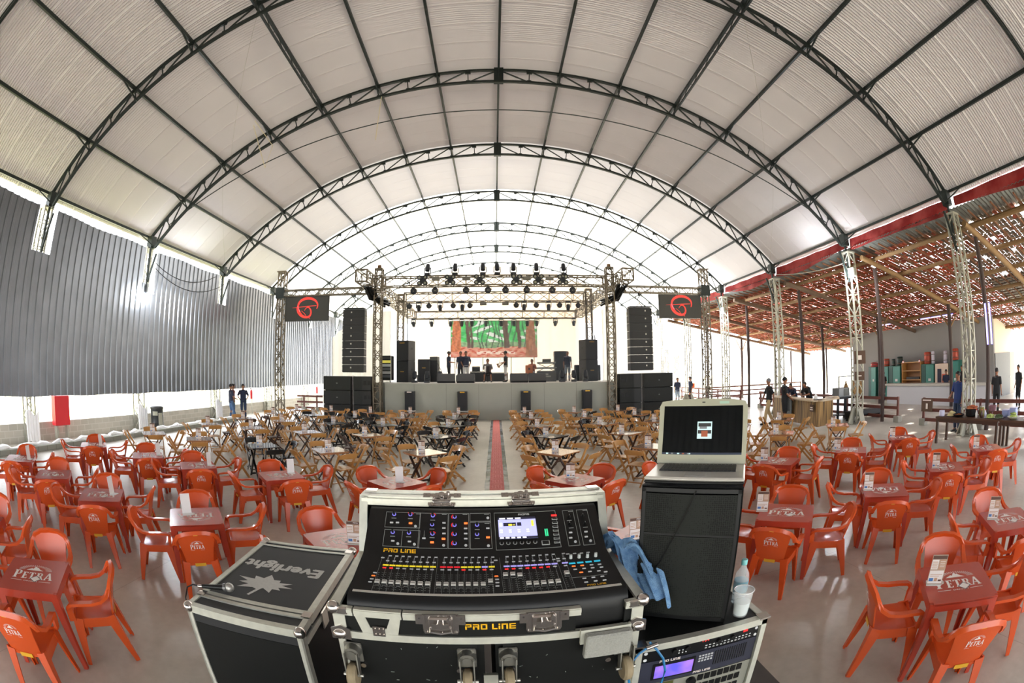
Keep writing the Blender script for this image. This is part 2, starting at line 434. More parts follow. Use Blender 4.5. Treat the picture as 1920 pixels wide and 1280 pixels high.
# purlins with double chords, and knee struts at each truss
for k in range(-7, 8):
    a = HA * k / 7; x, z = arc(a, HR + .075)
    nm = 'ridge' if k == 0 else ORD[abs(k) - 1] + (' left of the ridge' if k < 0 else ' right of the ridge')
    lab = 'steel roof purlin along the ridge' if k == 0 else ('steel eave purlin on the %s side of the roof' % ('left' if k < 0 else 'right') if abs(k) == 7 else 'long steel roof purlin, %s' % nm)
    t = thing('roof_purlin', lab, 'purlin', (x, 0, z), 0, 'roof purlins')
    m_ = MB(); m_.bar((0, -9.4, 0), (0, 43.6, 0), .08, .1); m_.build('upper_rail', steel_dark, t)
    nx, nz = math.sin(a), math.cos(a)
    for y in RIBY[1:7]:
        s_ = MB(); s_.bar((0, y - .75, 0), (-nx * .6, y, -nz * .6), .04); s_.build('knee_strut', steel_dark, t)
    if abs(k) == 3:
        l_ = MB(); l_.bar((-nx * .5, 1.5, -nz * .5), (-nx * .5, 13.5, -nz * .5), .06); 
        l_.build('lower_rail', steel_dark, t)
        w_ = MB()
        for q in range(24):
            y = 1.5 + .5 * q; a_, b_ = ((0, 0), (-nx * .5, -nz * .5)) if q % 2 else ((-nx * .5, -nz * .5), (0, 0))
            w_.bar((a_[0], y, a_[1]), (b_[0], y + .5, b_[1]), .02)
        w_.build('lacing', steel_dark, t)
# wire bracing under the roof
def wire(name, label, p, q, sag, r=.012, m=steel_dark, cat='cable', group=None, n=16):
    pts = []
    for i in range(n + 1):
        u = i / n; c = V(p).lerp(V(q), u); c.z -= sag * 4 * u * (1 - u); pts.append(c)
    m_ = MB(); m_.tube(pts, r, 5); o = m_.build(name, m, smooth=True); return tag(o, label, cat, group)
def arcP(a, y, r=HR - .6): x, z = arc(a, r); return V((x, y, z))
wire('brace_cable', 'twisted cable crossing the hall below the second roof truss', arcP(-.70, 13.6, HR - .3), arcP(.70, 13.6, HR - .3), -3.3, .022, n=30)
wire('brace_cable', 'thin dark cable crossing the hall below the fourth roof truss', arcP(-.6, 25.4), arcP(.6, 25.4), -1.5, .014, n=30)
for i, (a, y0, y1) in enumerate(((-.32, 7.5, 13.5), (.32, 7.5, 13.5), (-.54, 13.5, 19.5), (.54, 13.5, 19.5))):
    wire('brace_wire', 'thin diagonal bracing wire in the %s roof bay, %s half' % ('nearest' if i < 2 else 'second', 'left' if i % 2 == 0 else 'right'), arcP(a, y0, HR), arcP(a + (.2 if a > 0 else -.2), y1, HR), 0, .004, steel_grey)
rope_m = M('pale nylon rope', (226, 214, 176), .8)
tag(MB().tube([arcP(-.43, 12.0, HR - .4), arcP(-.43, 13.4, HR - .7) + V((.05, 0, -.1)), arcP(-.43, 13.4, HR - .7) + V((-.1, 0, -1.0)), arcP(-.43, 12.0, HR - .5) + V((-.05, 0, -.1))], .014, 5).build('rope', rope_m), 'pale rope looped over the second roof truss, left of the ridge', 'rope')
wire('rope', 'pale rope hanging straight down from the second roof truss', arcP(-.21, 13.45, HR - .6), arcP(-.21, 13.45, HR - .6) - V((0, 0, 1.9)), 0, .013, rope_m, 'rope')

# lattice columns
def lattice(mb, p, q, w, d=None, ch=.045, wb=.022, pitch=.45, up=V((0, 1, 0)), xweb=False):
    """square lattice girder from p to q"""
    p, q = V(p), V(q); d = d or w; sd, u = frame(q - p, up); L = (q - p).length; n = max(2, int(round(L / pitch)))
    C = [(-1, -1), (1, -1), (1, 1), (-1, 1)]
    at = lambda i, c: p.lerp(q, i / n) + sd * c[0] * w / 2 + u * c[1] * d / 2
    for c in C: mb.bar(at(0, c), at(n, c), ch)
    for e in range(4):
        a, b = C[e], C[(e + 1) % 4]
        for i in range(n):
            x, y = (a, b) if (i + e) % 2 else (b, a)
            mb.bar(at(i, x), at(i + 1, y), wb)
            if xweb: mb.bar(at(i, y), at(i + 1, x), wb)
            if i % 2 == 0: mb.bar(at(i, a), at(i, b), wb)
def column(x, y, top, label, foot=False, group='lattice columns of the hall', w=.36):
    t = thing('lattice_column', label, 'column', (x, y, 0), 0, group)
    m_ = MB(); lattice(m_, (0, 0, .02), (0, 0, top), w, ch=.06, wb=.028, pitch=.42); m_.build('lattice_shaft', steel_grey, t)
    b = MB(); b.box((0, 0, .015), (.6, .6, .03))
    if foot:
        for s in (-1, 1): b.bar((s * .42, 0, .03), (s * .17, 0, .62), .05, .3); b.bar((0, s * .42, .03), (0, s * .17, .62), .3, .05)
    b.build('base_plate', steel_grey, t)
    c = MB(); c.box((0, 0, top + .02), (.46, .46, .06)); c.build('cap_plate', steel_grey, t)
    return t
for i, y in enumerate(RIBY[1:6]):
    column(-14.18, y, 7.2, '%s pale lattice column along the left wall, counted from the camera' % ORD[i], group='lattice columns of the left wall')
for i, y in enumerate(RIBY[1:7]):
    column(14.25, y, 6.9, '%s pale lattice column along the open right side, counted from the camera' % ORD[i], True, group='lattice columns of the right side')

# left wall: dark ribbed sheet with notches at the columns
wall_m = M('dark ribbed wall sheet', (134, 138, 145), .34, .85, var=(1.2, .25), bump=(3, .25))
mb = MB(); prof = []; y = -9.5; k = 0
while y < 42:
    prof += [(y, 0), (y + .19, 0), (y + .215, .045), (y + .305, .045)]; y += .33; k += 1
zb = lambda y: 1.42 + .004 * y + .012 * math.sin(y * 2.3)
def zt(y):
    for r in RIBY:
        if abs(y - r) < .42: return 5.75
    return 7.16 + .03 * math.sin(y * 1.7)
for i in range(len(prof) - 1):
    (a, da), (b, db) = prof[i], prof[i + 1]; x = -13.86; t_ = zt((a + b) / 2)
    mb.add([(x + da, a, zb(a)), (x + db, b, zb(b)), (x + db, b, t_), (x + da, a, t_)], [(3, 2, 1, 0)])
struct(mb.build('wall_left', wall_m))
mb = MB()
for k in range(86):
    x = -14.2 + k * .33; zz = lambda q: HZC + HR * math.cos(math.asin(max(-.98, min(.98, (q - HX) / HR))))
    for (a, da), (b, db) in (((0, 0), (.19, 0)), ((.19, 0), (.215, .045)), ((.215, .045), (.305, .045)), ((.305, .045), (.33, 0))):
        mb.add([(x + a, -9.6 + da, 4.4), (x + b, -9.6 + db, 4.4), (x + b, -9.6 + db, zz(x + b)), (x + a, -9.6 + da, zz(x + a))], [(0, 1, 2, 3)])
struct(mb.build('wall_light_block', wall_m))  # unseen wall added behind the camera to block light, left open below
def brick_mat(name, c1, c2, mort, w, h, ms=.012, rough=.85):
    m = D.materials.new(name); m.use_nodes = True; n = m.node_tree; p = n.nodes['Principled BSDF']
    tc = n.nodes.new('ShaderNodeTexCoord'); mp = n.nodes.new('ShaderNodeMapping'); mp.inputs['Rotation'].default_value = (PI / 2, 0, PI / 2)
    sx = n.nodes.new('ShaderNodeSeparateXYZ'); cx = n.nodes.new('ShaderNodeCombineXYZ')
    n.links.new(tc.outputs['Object'], sx.inputs[0]); n.links.new(sx.outputs['Y'], cx.inputs['X']); n.links.new(sx.outputs['Z'], cx.inputs['Y'])
    b = n.nodes.new('ShaderNodeTexBrick'); b.inputs['Scale'].default_value = 1; b.inputs['Brick Width'].default_value = w; b.inputs['Row Height'].default_value = h; b.inputs['Mortar Size'].default_value = ms
    b.inputs['Color1'].default_value = (*lin(c1), 1); b.inputs['Color2'].default_value = (*lin(c2), 1); b.inputs['Mortar'].default_value = (*lin(mort), 1)
    n.links.new(cx.outputs[0], b.inputs['Vector']); n.links.new(b.outputs['Color'], p.inputs['Base Color']); p.inputs['Roughness'].default_value = rough
    return m
blk = brick_mat('concrete block', (196, 190, 178), (180, 176, 164), (206, 202, 194), .4, .2)
mb = MB(); mb.b2((-14.6, -3, 0), (-14.4, 40, .6)); struct(mb.build('wall_low_left', blk))
mb = MB(); mb.b2((-12.95, 2.5, 0), (-12.75, 19.5, .15)); struct(mb.build('trim_1', brick_mat('kerb block', (150, 150, 140), (136, 136, 128), (120, 120, 112), .4, .2)))
mb = MB(); pts = []
for i in range(90):
    y = 2.6 + i * .19; pts.append((-13.05 + .07 * math.sin(i * 1.7) - .05 * math.sin(i * .6), y, .1 + .05 * abs(math.sin(i * 2.1)) + .03 * math.sin(i * .9)))
mb.tube(pts, [.11 + .04 * math.sin(i * 1.3) for i in range(90)], 8, flat=.8); tag(mb.build('plastic_sheet', M('white plastic sheet', (240, 240, 240), .4), smooth=True), 'long bunched white plastic sheet lying behind the kerb by the left wall', 'plastic sheet')
# white drapes around the column feet
for i, y in enumerate(RIBY[1:4]):
    m_ = MB(); m_.slab(lambda u, v, y=y: (-13.9 + .02 * math.sin(u * 30), y - .3 + .6 * u, .02 + .95 * (1 - v) + .1 * math.sin(u * 7)), 16, 5, (-.02, 0, 0))
    tag(m_.build('cloth', M('white cloth wrap', (244, 244, 246), .7), smooth=True), 'white cloth tied round the foot of the %s left wall column' % ORD[i], 'cloth', 'cloths at the column feet')
# fire hose cabinet, litter drum, extinguishers
red_e = M('red enamel', (206, 36, 44), .35)
t = thing('hose_cabinet', 'red fire hose cabinet under the dark wall at far left', 'cabinet', (-14.05, 8.95, 0))
MB().rbox((0, 0, .98), (.3, .72, .95), .02).build('body', red_e, t); MB().b2((.15, -.33, .53), (.165, .33, 1.43)).build('door', M('red enamel door', (214, 44, 52), .35), t)
MB().b2((-.1, -.3, 0), (.1, -.22, .51)).b2((-.1, .22, 0), (.1, .3, .51)).build('support', steel_grey, t)
t = thing('litter_drum', 'black steel drum bin with pale labels beside the left wall', 'bin', (-13.5, 14.0, 0))
dm = M('black drum paint', (34, 36, 36), .4, var=(6, .3))
MB().lathe([(.27, 0), (.29, .02), (.29, .3), (.3, .32), (.29, .34), (.29, .6), (.3, .62), (.29, .64), (.29, .88), (.3, .9), (.27, .9), (.27, .6)], n=24).build('body', dm, t, True)
MB().lathe([(.31, .86), (.31, .93), (.26, .97), (.05, .98)], n=24).build('lid', M('drum lid', (46, 46, 44), .4), t, True)
for (a0, a1, z0, z1) in ((-1.5, -.7, .62, .78), (-.6, .1, .25, .72)):
    MB().slab(lambda u, v, a0=a0, a1=a1, z0=z0, z1=z1: (.305 * math.cos(a0 + (a1 - a0) * u), .305 * math.sin(a0 + (a1 - a0) * u), z0 + (z1 - z0) * v), 8, 1, (0, 0, 0.001)).build('label_sticker', M('pale label', (226, 224, 206), .6), t)
for i, (x, y, l) in enumerate(((-14.2, 23.4, 'red fire extinguisher hung left of the rail by the dark wall'), (-13.6, 32.5, 'small red fire extinguisher far back by the dark wall'))):
    t = thing('fire_extinguisher', l, 'fire extinguisher', (x, y, .85))
    MB().lathe([(.02, 0), (.08, .01), (.085, .45), (.05, .53), (.02, .56)], n=12).build('cylinder', red_e, t, True); MB().box((0, -.04, .6), (.04, .14, .06)).build('valve', black_pl, t)
    MB().b2((.02, -.02, -.85), (.06, .02, .3)).build('bracket', steel_grey, t)

# back: white tarpaulin gable and drapes
tarp = M('white translucent tarpaulin', (232, 226, 218), .7, var=(.5, .04), lucent=.5)
def gz(x): a = math.asin(max(-1, min(1, (x - HX) / (HR - .35)))); return HZC + (HR - .35) * math.cos(a)
mb = MB(); mb.slab(lambda u, v: (-14.1 + 28.2 * u, 43.2 + .12 * math.sin(u * 60), 7.2 + max(.02, gz(-14.1 + 28.2 * u) - 7.2) * v), 90, 6, (0, .03, 0)); struct(mb.build('wall_back', tarp))
# ================================================================= aisle runner
rug_m = M('pinkish red runner', (216, 122, 116), .8, col2=(198, 92, 90), var=(14, .1))
t = thing('aisle_runner', 'long pinkish red runner with dark edges down the middle aisle', 'runner', (-.005, 0, 0))
mb = MB(); mb.b2((-.155, 4.2, .001), (.155, 23.5, .012)); mb.build('strip', rug_m, t)
mb = MB()
for k in range(38):
    y = 4.4 + k * .5
    for a in (-.09, -.03, .03, .09): mb.b2((a - .006, y, .0122), (a + .006, y + .28, .0135))
    mb.b2((-.11, y + .33, .0122), (.11, y + .345, .0135)); mb.b2((-.11, y + .40, .0122), (.11, y + .415, .0135))
mb.build('woven_pattern', M('pale woven figure', (224, 150, 142), .8), t)
em = M('shiny black edge tape', (34, 36, 42), .22, col2=(150, 154, 162), var=(2.2, .3))
for s in (-1, 1):
    mb = MB()
    for k in range(60):
        y = 4.2 + k * .3217
        w0 = .004 * math.sin(k * 1.9); mb.add([(s * .157, y, .013), (s * (.262 + w0), y, .004), (s * (.262 + .004 * math.sin((k + 1) * 1.9)), y + .3217, .004), (s * .157, y + .3217, .013)], [(0, 1, 2, 3) if s > 0 else (3, 2, 1, 0)])
    mb.build('edge_tape', em, t)

# ================================================================= red plastic armchair (prototype, faces +y)
def make_red_chair():
    t = thing('plastic_armchair', 'x', 'chair')
    seat = MB(); seat.slab(lambda u, v: ((-.5 + u) * (.43 - .05 * (1 - v)), -.2 + .43 * v, .43 - .025 * math.sin(PI * u) * math.sin(PI * min(1, v * 1.1)) + .02 * v - .03 * max(0, v - .85) / .15), 8, 8, (0, 0, -.022))
    for s in (-1, 1): seat.bar((s * .2, -.2, .4), (s * .218, .22, .4), .016, .085)
    seat.bar((-.215, .22, .405), (.215, .22, .405), .016, .075)
    seat.build('seat', red_pl, t, True)
    # backrest panel, concave, leaning back, narrower at the seat; rim flows into the arms
    def bk(u, v):
        w = .32 + .13 * v ** 1.3; x = (u - .5) * w
        z = .42 + .385 * v - .03 * v * (2 * u - 1) ** 2; y = -.19 - .115 * v + .045 * (2 * u - 1) ** 2 * (.4 + .6 * v)
        return (x, y, z)
    b = MB(); b.slab(bk, 10, 8, (0, -.014, 0))
    rim = [(-.255, -.2, .665), (-.245, -.24, .72), (-.205, -.275, .775), (-.12, -.302, .806), (0, -.312, .815), (.12, -.302, .806), (.205, -.275, .775), (.245, -.24, .72), (.255, -.2, .665)]
    b.ribbon(rim, .042, .036, up=V((0, -1, .4)))
    b.mi = 1
    ang = math.atan2(.115, .385); n_ = V((0, -math.cos(ang), -math.sin(ang)))
    o_ = V(bk(.5, .6)) + n_ * .0165
    # mark on the outside of the back, readable from behind
    beer_mark(b, .047, MX(o_, (1, 0, 0), (0, -math.sin(ang), math.cos(ang))))
    b.mi = 2
    b.box(V(bk(.5, 1)) + V((0, -.016, -.004)), (.05, .003, .022)); b.box((0, -.212, .418), (.13, .003, .035))
    b.build('backrest', [red_pl, white_ink, yellow_st], t, True)
    for s in (-1, 1):
        a = MB(); a.ribbon([(s * .245, -.24, .72), (s * .262, -.19, .665), (s * .272, -.12, .625), (s * .275, -.02, .61), (s * .275, .1, .61), (s * .27, .19, .605), (s * .262, .225, .585), (s * .252, .235, .54), (s * .235, .235, .44)],
                           [.036, .044, .054, .06, .06, .06, .06, .062, .07], [.034, .03, .028, .026, .026, .026, .028, .03, .034], up=V((0, 0, 1)))
        a.build('armrest', red_pl, t, True)
    for sx in (-1, 1):
        for sy, y0, y1 in ((1, .225, .265), (-1, -.2, -.29)):
            l = MB(); tx, bx = .225 if sy > 0 else .2, .262 if sy > 0 else .238
            P0, P1 = V((sx * tx, y0, .45)), V((sx * bx, y1, 0))
            # L-section tapering leg
            l.bar(P0 + V((0, -sy * .045, 0)), P1 + V((0, -sy * .015, 0)), .016, .1, up=V((0, 1, 0)), w2=.014, h2=.042)
            l.bar(P0 + V((-sx * .036, 0, 0)), P1 + V((-sx * .014, 0, 0)), .085, .016, up=V((0, 1, 0)), w2=.038, h2=.014)
            l.build('leg', red_pl, t)
    return t
def make_red_table(letter):
    t = thing('plastic_table', 'x', 'table')
    c = MB(); h = .35; q = .035
    poly = [(-h + q, -h), (h - q, -h), (h - q, -h + q), (h, -h + q), (h, h - q), (h - q, h - q), (h - q, h), (-h + q, h), (-h + q, h - q), (-h, h - q), (-h, -h + q), (-h + q, -h + q)]
    c.prism(poly, .70, .715, 'z')
    for a in range(4):
        R = Matrix.Rotation(a * PI / 2, 3, 'Z'); c.box(R @ V((0, -h + .006, .675)), (.6, .012, .06) if a % 2 == 0 else (.012, .6, .06))
    for sx in (-1, 1):
        for sy in (-1, 1): c.box((sx * (h - q / 2 - .002), sy * (h - q / 2 - .002), .703), (q - .006, q - .006, .016))
    c.build('tabletop', red_tab, t)
    d = MB(); Mx = MX((0, -.03, .7158), (1, 0, 0), (0, 1, 0)); beer_mark(d, .135, Mx)
    put_text(d, 'ORIGEM', .03, MX((0, -.145, .7158), (1, 0, 0), (0, 1, 0)), sx=1.5)
    d.mi = 1; d.add([(.05, -.16, .7162), (.12, -.09, .7162), (.05, -.02, .7162), (-.02, -.09, .7162)], [(0, 1, 2, 3)])
    d.mi = 0; d.add([(.05, -.147, .7164), (.107, -.09, .7164), (.05, -.033, .7164), (-.007, -.09, .7164)], [(0, 1, 2, 3)])
    pr = d.build('printed_mark', [white_ink, M('dark sticker border', (60, 46, 56), .5)], t); pr.rotation_euler.z = letter * PI / 2
    pr['label'] = 'white printed lettering on the tabletop'
    for sx in (-1, 1):
        for sy in (-1, 1):
            l = MB(); T0 = V((sx * (h - .01), sy * (h - .01), .7)); B0 = V((sx * (h + .015), sy * (h + .015), 0))
            l.bar(T0 + V((-sx * .035, 0, 0)), B0 + V((-sx * .018, 0, 0)), .075, .016, up=V((0, 1, 0)), w2=.04, h2=.016)
            l.bar(T0 + V((0, -sy * .035, 0)), B0 + V((0, -sy * .018, 0)), .016, .075, up=V((0, 1, 0)), w2=.016, h2=.04)
            l.build('leg', red_tab, t)
    return t
def make_wood_chair(m, nm):
    t = thing('folding_chair', 'x', 'chair')
    s = MB()
    for k in range(5): s.box((0, -.16 + k * .082, .452), (.37, .076, .016))
    for a in (-1, 1): s.bar((a * .165, -.2, .435), (a * .165, .2, .435), .022, .022)
    s.build('seat', m, t)
    for a in (-1, 1):
        l = MB(); l.bar((a * .205, .25, 0), (a * .205, -.02, .44), .022, .05); l.bar((a * .205, -.02, .44), (a * .205, -.235, .79), .022, .05); l.build('leg', m, t)
        l = MB(); l.bar((a * .178, -.27, 0), (a * .178, .19, .44), .022, .045); l.build('leg', m, t)
    b = MB(); b.slab(lambda u, v: ((u - .5) * .43, -.21 - .02 - .055 * v + .03 * (2 * u - 1) ** 2 - .03, .69 + .12 * v - .03 * (2 * u - 1) ** 4 * v), 10, 2, (0, -.016, 0)); b.build('backrest', m, t)
    for y, z in ((.2, .09), (-.215, .09)):
        q = MB(); q.bar((-.2, y, z), (.2, y, z), .03, .02); q.build('stretcher', m, t)
    return t
def make_wood_table(mt, ml):
    t = thing('folding_table', 'x', 'table')
    c = MB()
    for k in range(7): c.box((-.3 + k * .1, 0, .735), (.0985, .7, .02))
    for a in (-1, 1): c.box((0, a * .32, .712), (.66, .03, .03))
    c.build('tabletop', mt, t)
    for a in (-1, 1):
        for b in (-1, 1):
            l = MB(); l.bar((b * .29, a * (.27 if b > 0 else .235), 0), (-b * .27, a * (.27 if b > 0 else .235), .705), .025, .05, up=V((0, 1, 0))); l.build('leg', ml, t)
    for b in (-1, 1):
        q = MB(); q.bar((b * .25, -.25, .05), (b * .25, .25, .05), .02, .045); q.build('stretcher', ml, t)
    return t
def make_card(mesa=None):
    t = thing('menu_card', 'x', 'menu card')
    p = MB(); R = Matrix.Rotation(-.1, 3, 'X')
    p.box(R @ V((0, 0, .125)), (.15, .004, .25), R); f = lambda x, z: R @ V((x, -.0035, z))
    def rect(x0, z0, x1, z1, k): p.mi = k; p.add([f(x0, z0), f(x1, z0), f(x1, z1), f(x0, z1)], [(0, 1, 2, 3)])
    rect(-.07, .13, -.005, .21, 1); rect(.005, .13, .07, .21, 2); rect(-.07, .215, .07, .243, 3); rect(-.07, .012, .07, .12, 1)
    p.xf(Matrix.Translation((0, -.0004, 0)), len(p.v)); f2 = lambda x, z: R @ V((x, -.0042, z))
    def r2(x0, z0, x1, z1, k): p.mi = k; p.add([f2(x0, z0), f2(x1, z0), f2(x1, z1), f2(x0, z1)], [(0, 1, 2, 3)])
    r2(-.062, .03, -.02, .058, 4); r2(-.01, .03, .02, .06, 2); r2(.03, .03, .062, .045, 3); r2(-.06, .085, .06, .09, 2); r2(-.06, .072, .03, .077, 2)
    for k in range(4): r2(-.064, .14 + k * .016, -.012, .146 + k * .016, 2); r2(.012, .15 + k * .014, .06, .154 + k * .014, 1)
    if mesa:
        p.mi = 1; a = f2(.025, .23); u = R @ V((0, 0, 1)); put_text(p, 'MESA', .022, MX(a + V((0, -.0004, 0)), (1, 0, 0), u)); put_text(p, mesa, .022, MX(f2(.035, .2) + V((0, -.0008, 0)), (1, 0, 0), u)); 
    p.build('panel', [M('card board', (176, 152, 132), .5), M('card white', (232, 228, 224), .5), M('card tan', (186, 150, 122), .5), M('card brown', (88, 58, 44), .5), M('card blue', (70, 120, 180), .5)], t)
    b = MB(); b.box((0, .02, .003), (.15, .09, .006)); b.build('foot', M('clear acrylic foot', (225, 225, 222), .2), t)
    return t
REDC = make_red_chair(); REDT = [make_red_table(k) for k in range(4)]
WC = {'h': make_wood_chair(wood_h, 'honey'), 'b': make_wood_chair(wood_b, 'black'), 'd': make_wood_chair(wood_d, 'dark')}
WT = {'h': make_wood_table(wood_t, wood_d), 'b': make_wood_table(wood_b, wood_b)}
WT['h'].name = 'folding_table'
CARD = make_card()
def make_blank():
    t = thing('menu_card', 'x', 'menu card'); R = Matrix.Rotation(-.06, 3, 'X')
    MB().box(R @ V((0, 0, .125)), (.13, .004, .25), R).build('panel', M('blank white card', (226, 224, 222), .5), t); MB().box((0, -.04, .003), (.13, .1, .006)).build('foot', M('blank white card', (226, 224, 222)), t); return t
BLANK = make_blank()
USED = set()
def inst(proto, loc, rz, label, group):
    if proto.name not in USED:
        USED.add(proto.name); proto.location = loc; proto.rotation_euler = (0, 0, rz); proto['label'] = label; proto['group'] = group
        return proto
    return dup(proto, loc, rz, label, group)
SIDE = {0: 'far-right', 1: 'far-left', 2: 'near-left', 3: 'near-right'}
def colname(c): return '%s table %s of aisle' % (ORD[abs(c) - 1], 'left' if c < 0 else 'right')
# red tables: (column, x, y, rotation, lettering quarter-turn, card dx, dy or None)
RED = [
 ('front', -2, -3.83, 1.70, 41, 0, None), ('front', -3, -5.55, 1.72, 42, 0, (.1, .05)), ('front', 2, 3.44, 1.60, -41, 0, (-.2, .16)), ('front', 3, 5.2, 1.85, -42, 0, (-.15, .2)),
 ('middle', -5, -8.67, 4.2, -38, 0, (.2, .15)), ('middle', -4, -7.04, 4.15, -40, 1, None), ('middle', -3, -5.39, 4.07, 42, 0, (.1, .16)), ('middle', -2, -3.60, 4.27, 40, 2, (-.16, .02)), ('middle', -1, -1.61, 4.3, 42, 0, (.16, -.1)),
 ('middle', 1, 1.5, 4.3, 42, 0, (-.1, -.05)), ('middle', 2, 3.38, 4.31, -42, 0, (-.24, .22)), ('middle', 3, 5.14, 4.12, -41, 2, (-.2, .18)), ('middle', 4, 6.98, 4.11, 41, 2, (-.2, .1)), ('middle', 5, 8.94, 4.09, 42, 0, (-.2, .22)),
 ('back', -5, -8.96, 6.72, -40, 0, (.2, .1)), ('back', -4, -7.02, 6.85, -44, 0, (.18, .2)), ('back', -3, -5.49, 6.79, 44, 1, (.22, .12)), ('back', -2, -3.65, 6.88, 42, 2, (.1, .22)), ('back', -1, -1.61, 7.01, -42, 1, (.05, .02)),
 ('back', 1, 1.26, 7.15, 42, 1, (-.06, .1)), ('back', 2, 3.3, 7.0, 42, 1, (0, .1)), ('back', 3, 5.13, 6.97, 38, 0, (-.22, .2)), ('back', 4, 6.99, 6.74, 43, 0, (-.24, .22)), ('back', 5, 9.01, 6.76, -43, 0, (-.2, .22))]
rng = random.Random(11)
# per-table chair overrides: (row, col): {side: (dx, dy, drot)}
RC = {}
SKIPC = set()
TABLES = {}
for row, c, x, y, rot, let, card in RED:
    a = math.radians(45 if False else (rot % 90)); TABLES[(row, c)] = (x, y)
    inst(REDT[let], (x, y, 0), a - (PI / 2 if rot < 0 else 0), 'red plastic beer table, %s, %s red row' % (colname(c), row), 'red plastic tables')
    for k in range(4):
        if (row, c, k) in SKIPC: continue
        ang = a + PI / 2 * k if False else math.radians(45 + 90 * k) + (a - math.radians(45))
        dx, dy, dr = RC.get((row, c), {}).get(k, (rng.uniform(-.04, .04), rng.uniform(-.04, .04), rng.uniform(-.16, .16)))
        R_ = .60
        inst(REDC, (x + R_ * math.cos(ang) + dx, y + R_ * math.sin(ang) + dy, 0), ang + PI / 2 + dr, 'red plastic armchair, %s side of %s, %s row' % (SIDE[k], colname(c), row), 'red plastic armchairs')
    if card:
        if (row, c) in (('middle', -1), ('middle', 1)): k_ = make_card('066' if c > 0 else '063'); k_.location = (x + card[0], y + card[1], .7165); k_.rotation_euler.z = .1; k_['label'] = 'menu card with a table number, on %s, %s red row' % (colname(c), row); k_['group'] = 'menu cards on red tables'
        elif c < 0: inst(BLANK, (x + card[0], y + card[1], .7165), -math.atan2(x, y) + {-2: .1, -3: .9, -5: .8, -4: .7, -1: .1}[c] + (.5 if row == 'front' else 0), 'blank backed white menu card standing on %s, %s red row' % (colname(c), row), 'menu cards on red tables')
        else: inst(CARD, (x + card[0], y + card[1], .7165), -math.atan2(x, y) + rng.uniform(-.25, .25), 'small printed menu card standing on %s, %s red row' % (colname(c), row), 'menu cards on red tables')
# wooden tables
WX = {-5: -9.2, -4: -7.38, -3: -5.45, -2: -3.63, -1: -1.5, 1: 1.4, 2: 3.5, 3: 5.48, 4: 7.25, 5: 9.3}
WY = [9.45, 12.15, 14.6, 17.15, 19.4]
BLACK = {(-3, 0), (-3, 2), (-2, 2), (-1, 1), (-1, 2), (-1, 3), (1, 1), (-4, 3), (-3, 3)}
JIT = {(-5, 0): (.1, -.2), (-1, 0): (-.05, .2), (1, 0): (-.08, .2), (2, 0): (0, .3), (5, 1): (-.1, .2), (4, 0): (0, .35), (5, 0): (.1, .3)}
for c in sorted(WX):
    for r in range(5):
        if c == 5 and r >= 2: continue
        if c == 4 and r == 4: continue
        jx, jy = JIT.get((c, r), (rng.uniform(-.08, .08), rng.uniform(-.1, .1))); x, y = WX[c] + jx, WY[r] + jy
        bl = (c, r) in BLACK; rot = math.radians(45 + rng.uniform(-6, 6))
        inst(WT['b' if bl else 'h'], (x, y, 0), rot + (PI / 2 if rng.random() < .5 else 0), '%s folding table, %s, %s wooden row' % ('black' if bl else 'brown wooden', colname(c), ORD[r]), 'wooden folding tables')
        for k in range(4):
            ang = rot + k * PI / 2; kind = 'b' if bl and rng.random() < .75 else ('b' if rng.random() < .05 else 'h'); R_ = .62 + rng.uniform(-.04, .08)
            if not bl and c < -1 and r in (1, 2) and rng.random() < .12: kind = 'd'
            inst(WC[kind], (x + R_ * math.cos(ang) + rng.uniform(-.06, .06), y + R_ * math.sin(ang) + rng.uniform(-.06, .06), 0), ang + PI / 2 + rng.uniform(-.25, .25),
                 '%s folding chair, %s side of %s, %s wooden row' % ({'h': 'honey wood', 'b': 'black', 'd': 'dark brown'}[kind], SIDE[k], colname(c), ORD[r]), 'wooden folding chairs')
        inst(CARD, (x - .1 + rng.uniform(-.05, .05), y + .08, .746), -math.atan2(x, y) + rng.uniform(-.2, .2), 'menu card standing on %s, %s wooden row' % (colname(c), ORD[r]), 'menu cards on wooden tables')
for p in [WC['d'], WC['b'], WC['h']] + REDT:
    if p.name not in USED:
        for k in list(p.children): D.objects.remove(k)
        D.objects.remove(p)
# ================================================================= mixing position
mb = MB(); mb.b2((-1.52, -1.7, 0), (1.575, 2.75, .58)); 
riser = thing('riser', 'dark carpeted riser under the mixing desk and cases', 'platform', (0, 0, 0))
mb.build('body', M('dark riser side', (52, 46, 42), .8), riser); MB().b2((-1.53, -1.71, .58), (1.585, 2.76, .6)).build('deck', M('dark worn riser deck', (74, 62, 54), .7, col2=(56, 48, 44), var=(3, .3)), riser)
yellow_p = M('yellow decal', (232, 178, 20), .45)
led_or = M('lit orange key', (255, 120, 50), .4, emit=.55); led_red = M('lit red key', (255, 40, 40), .4, emit=.6); key_gr = M('pale grey key', (178, 180, 184), .45)
def rounded(mb, pts): return mb

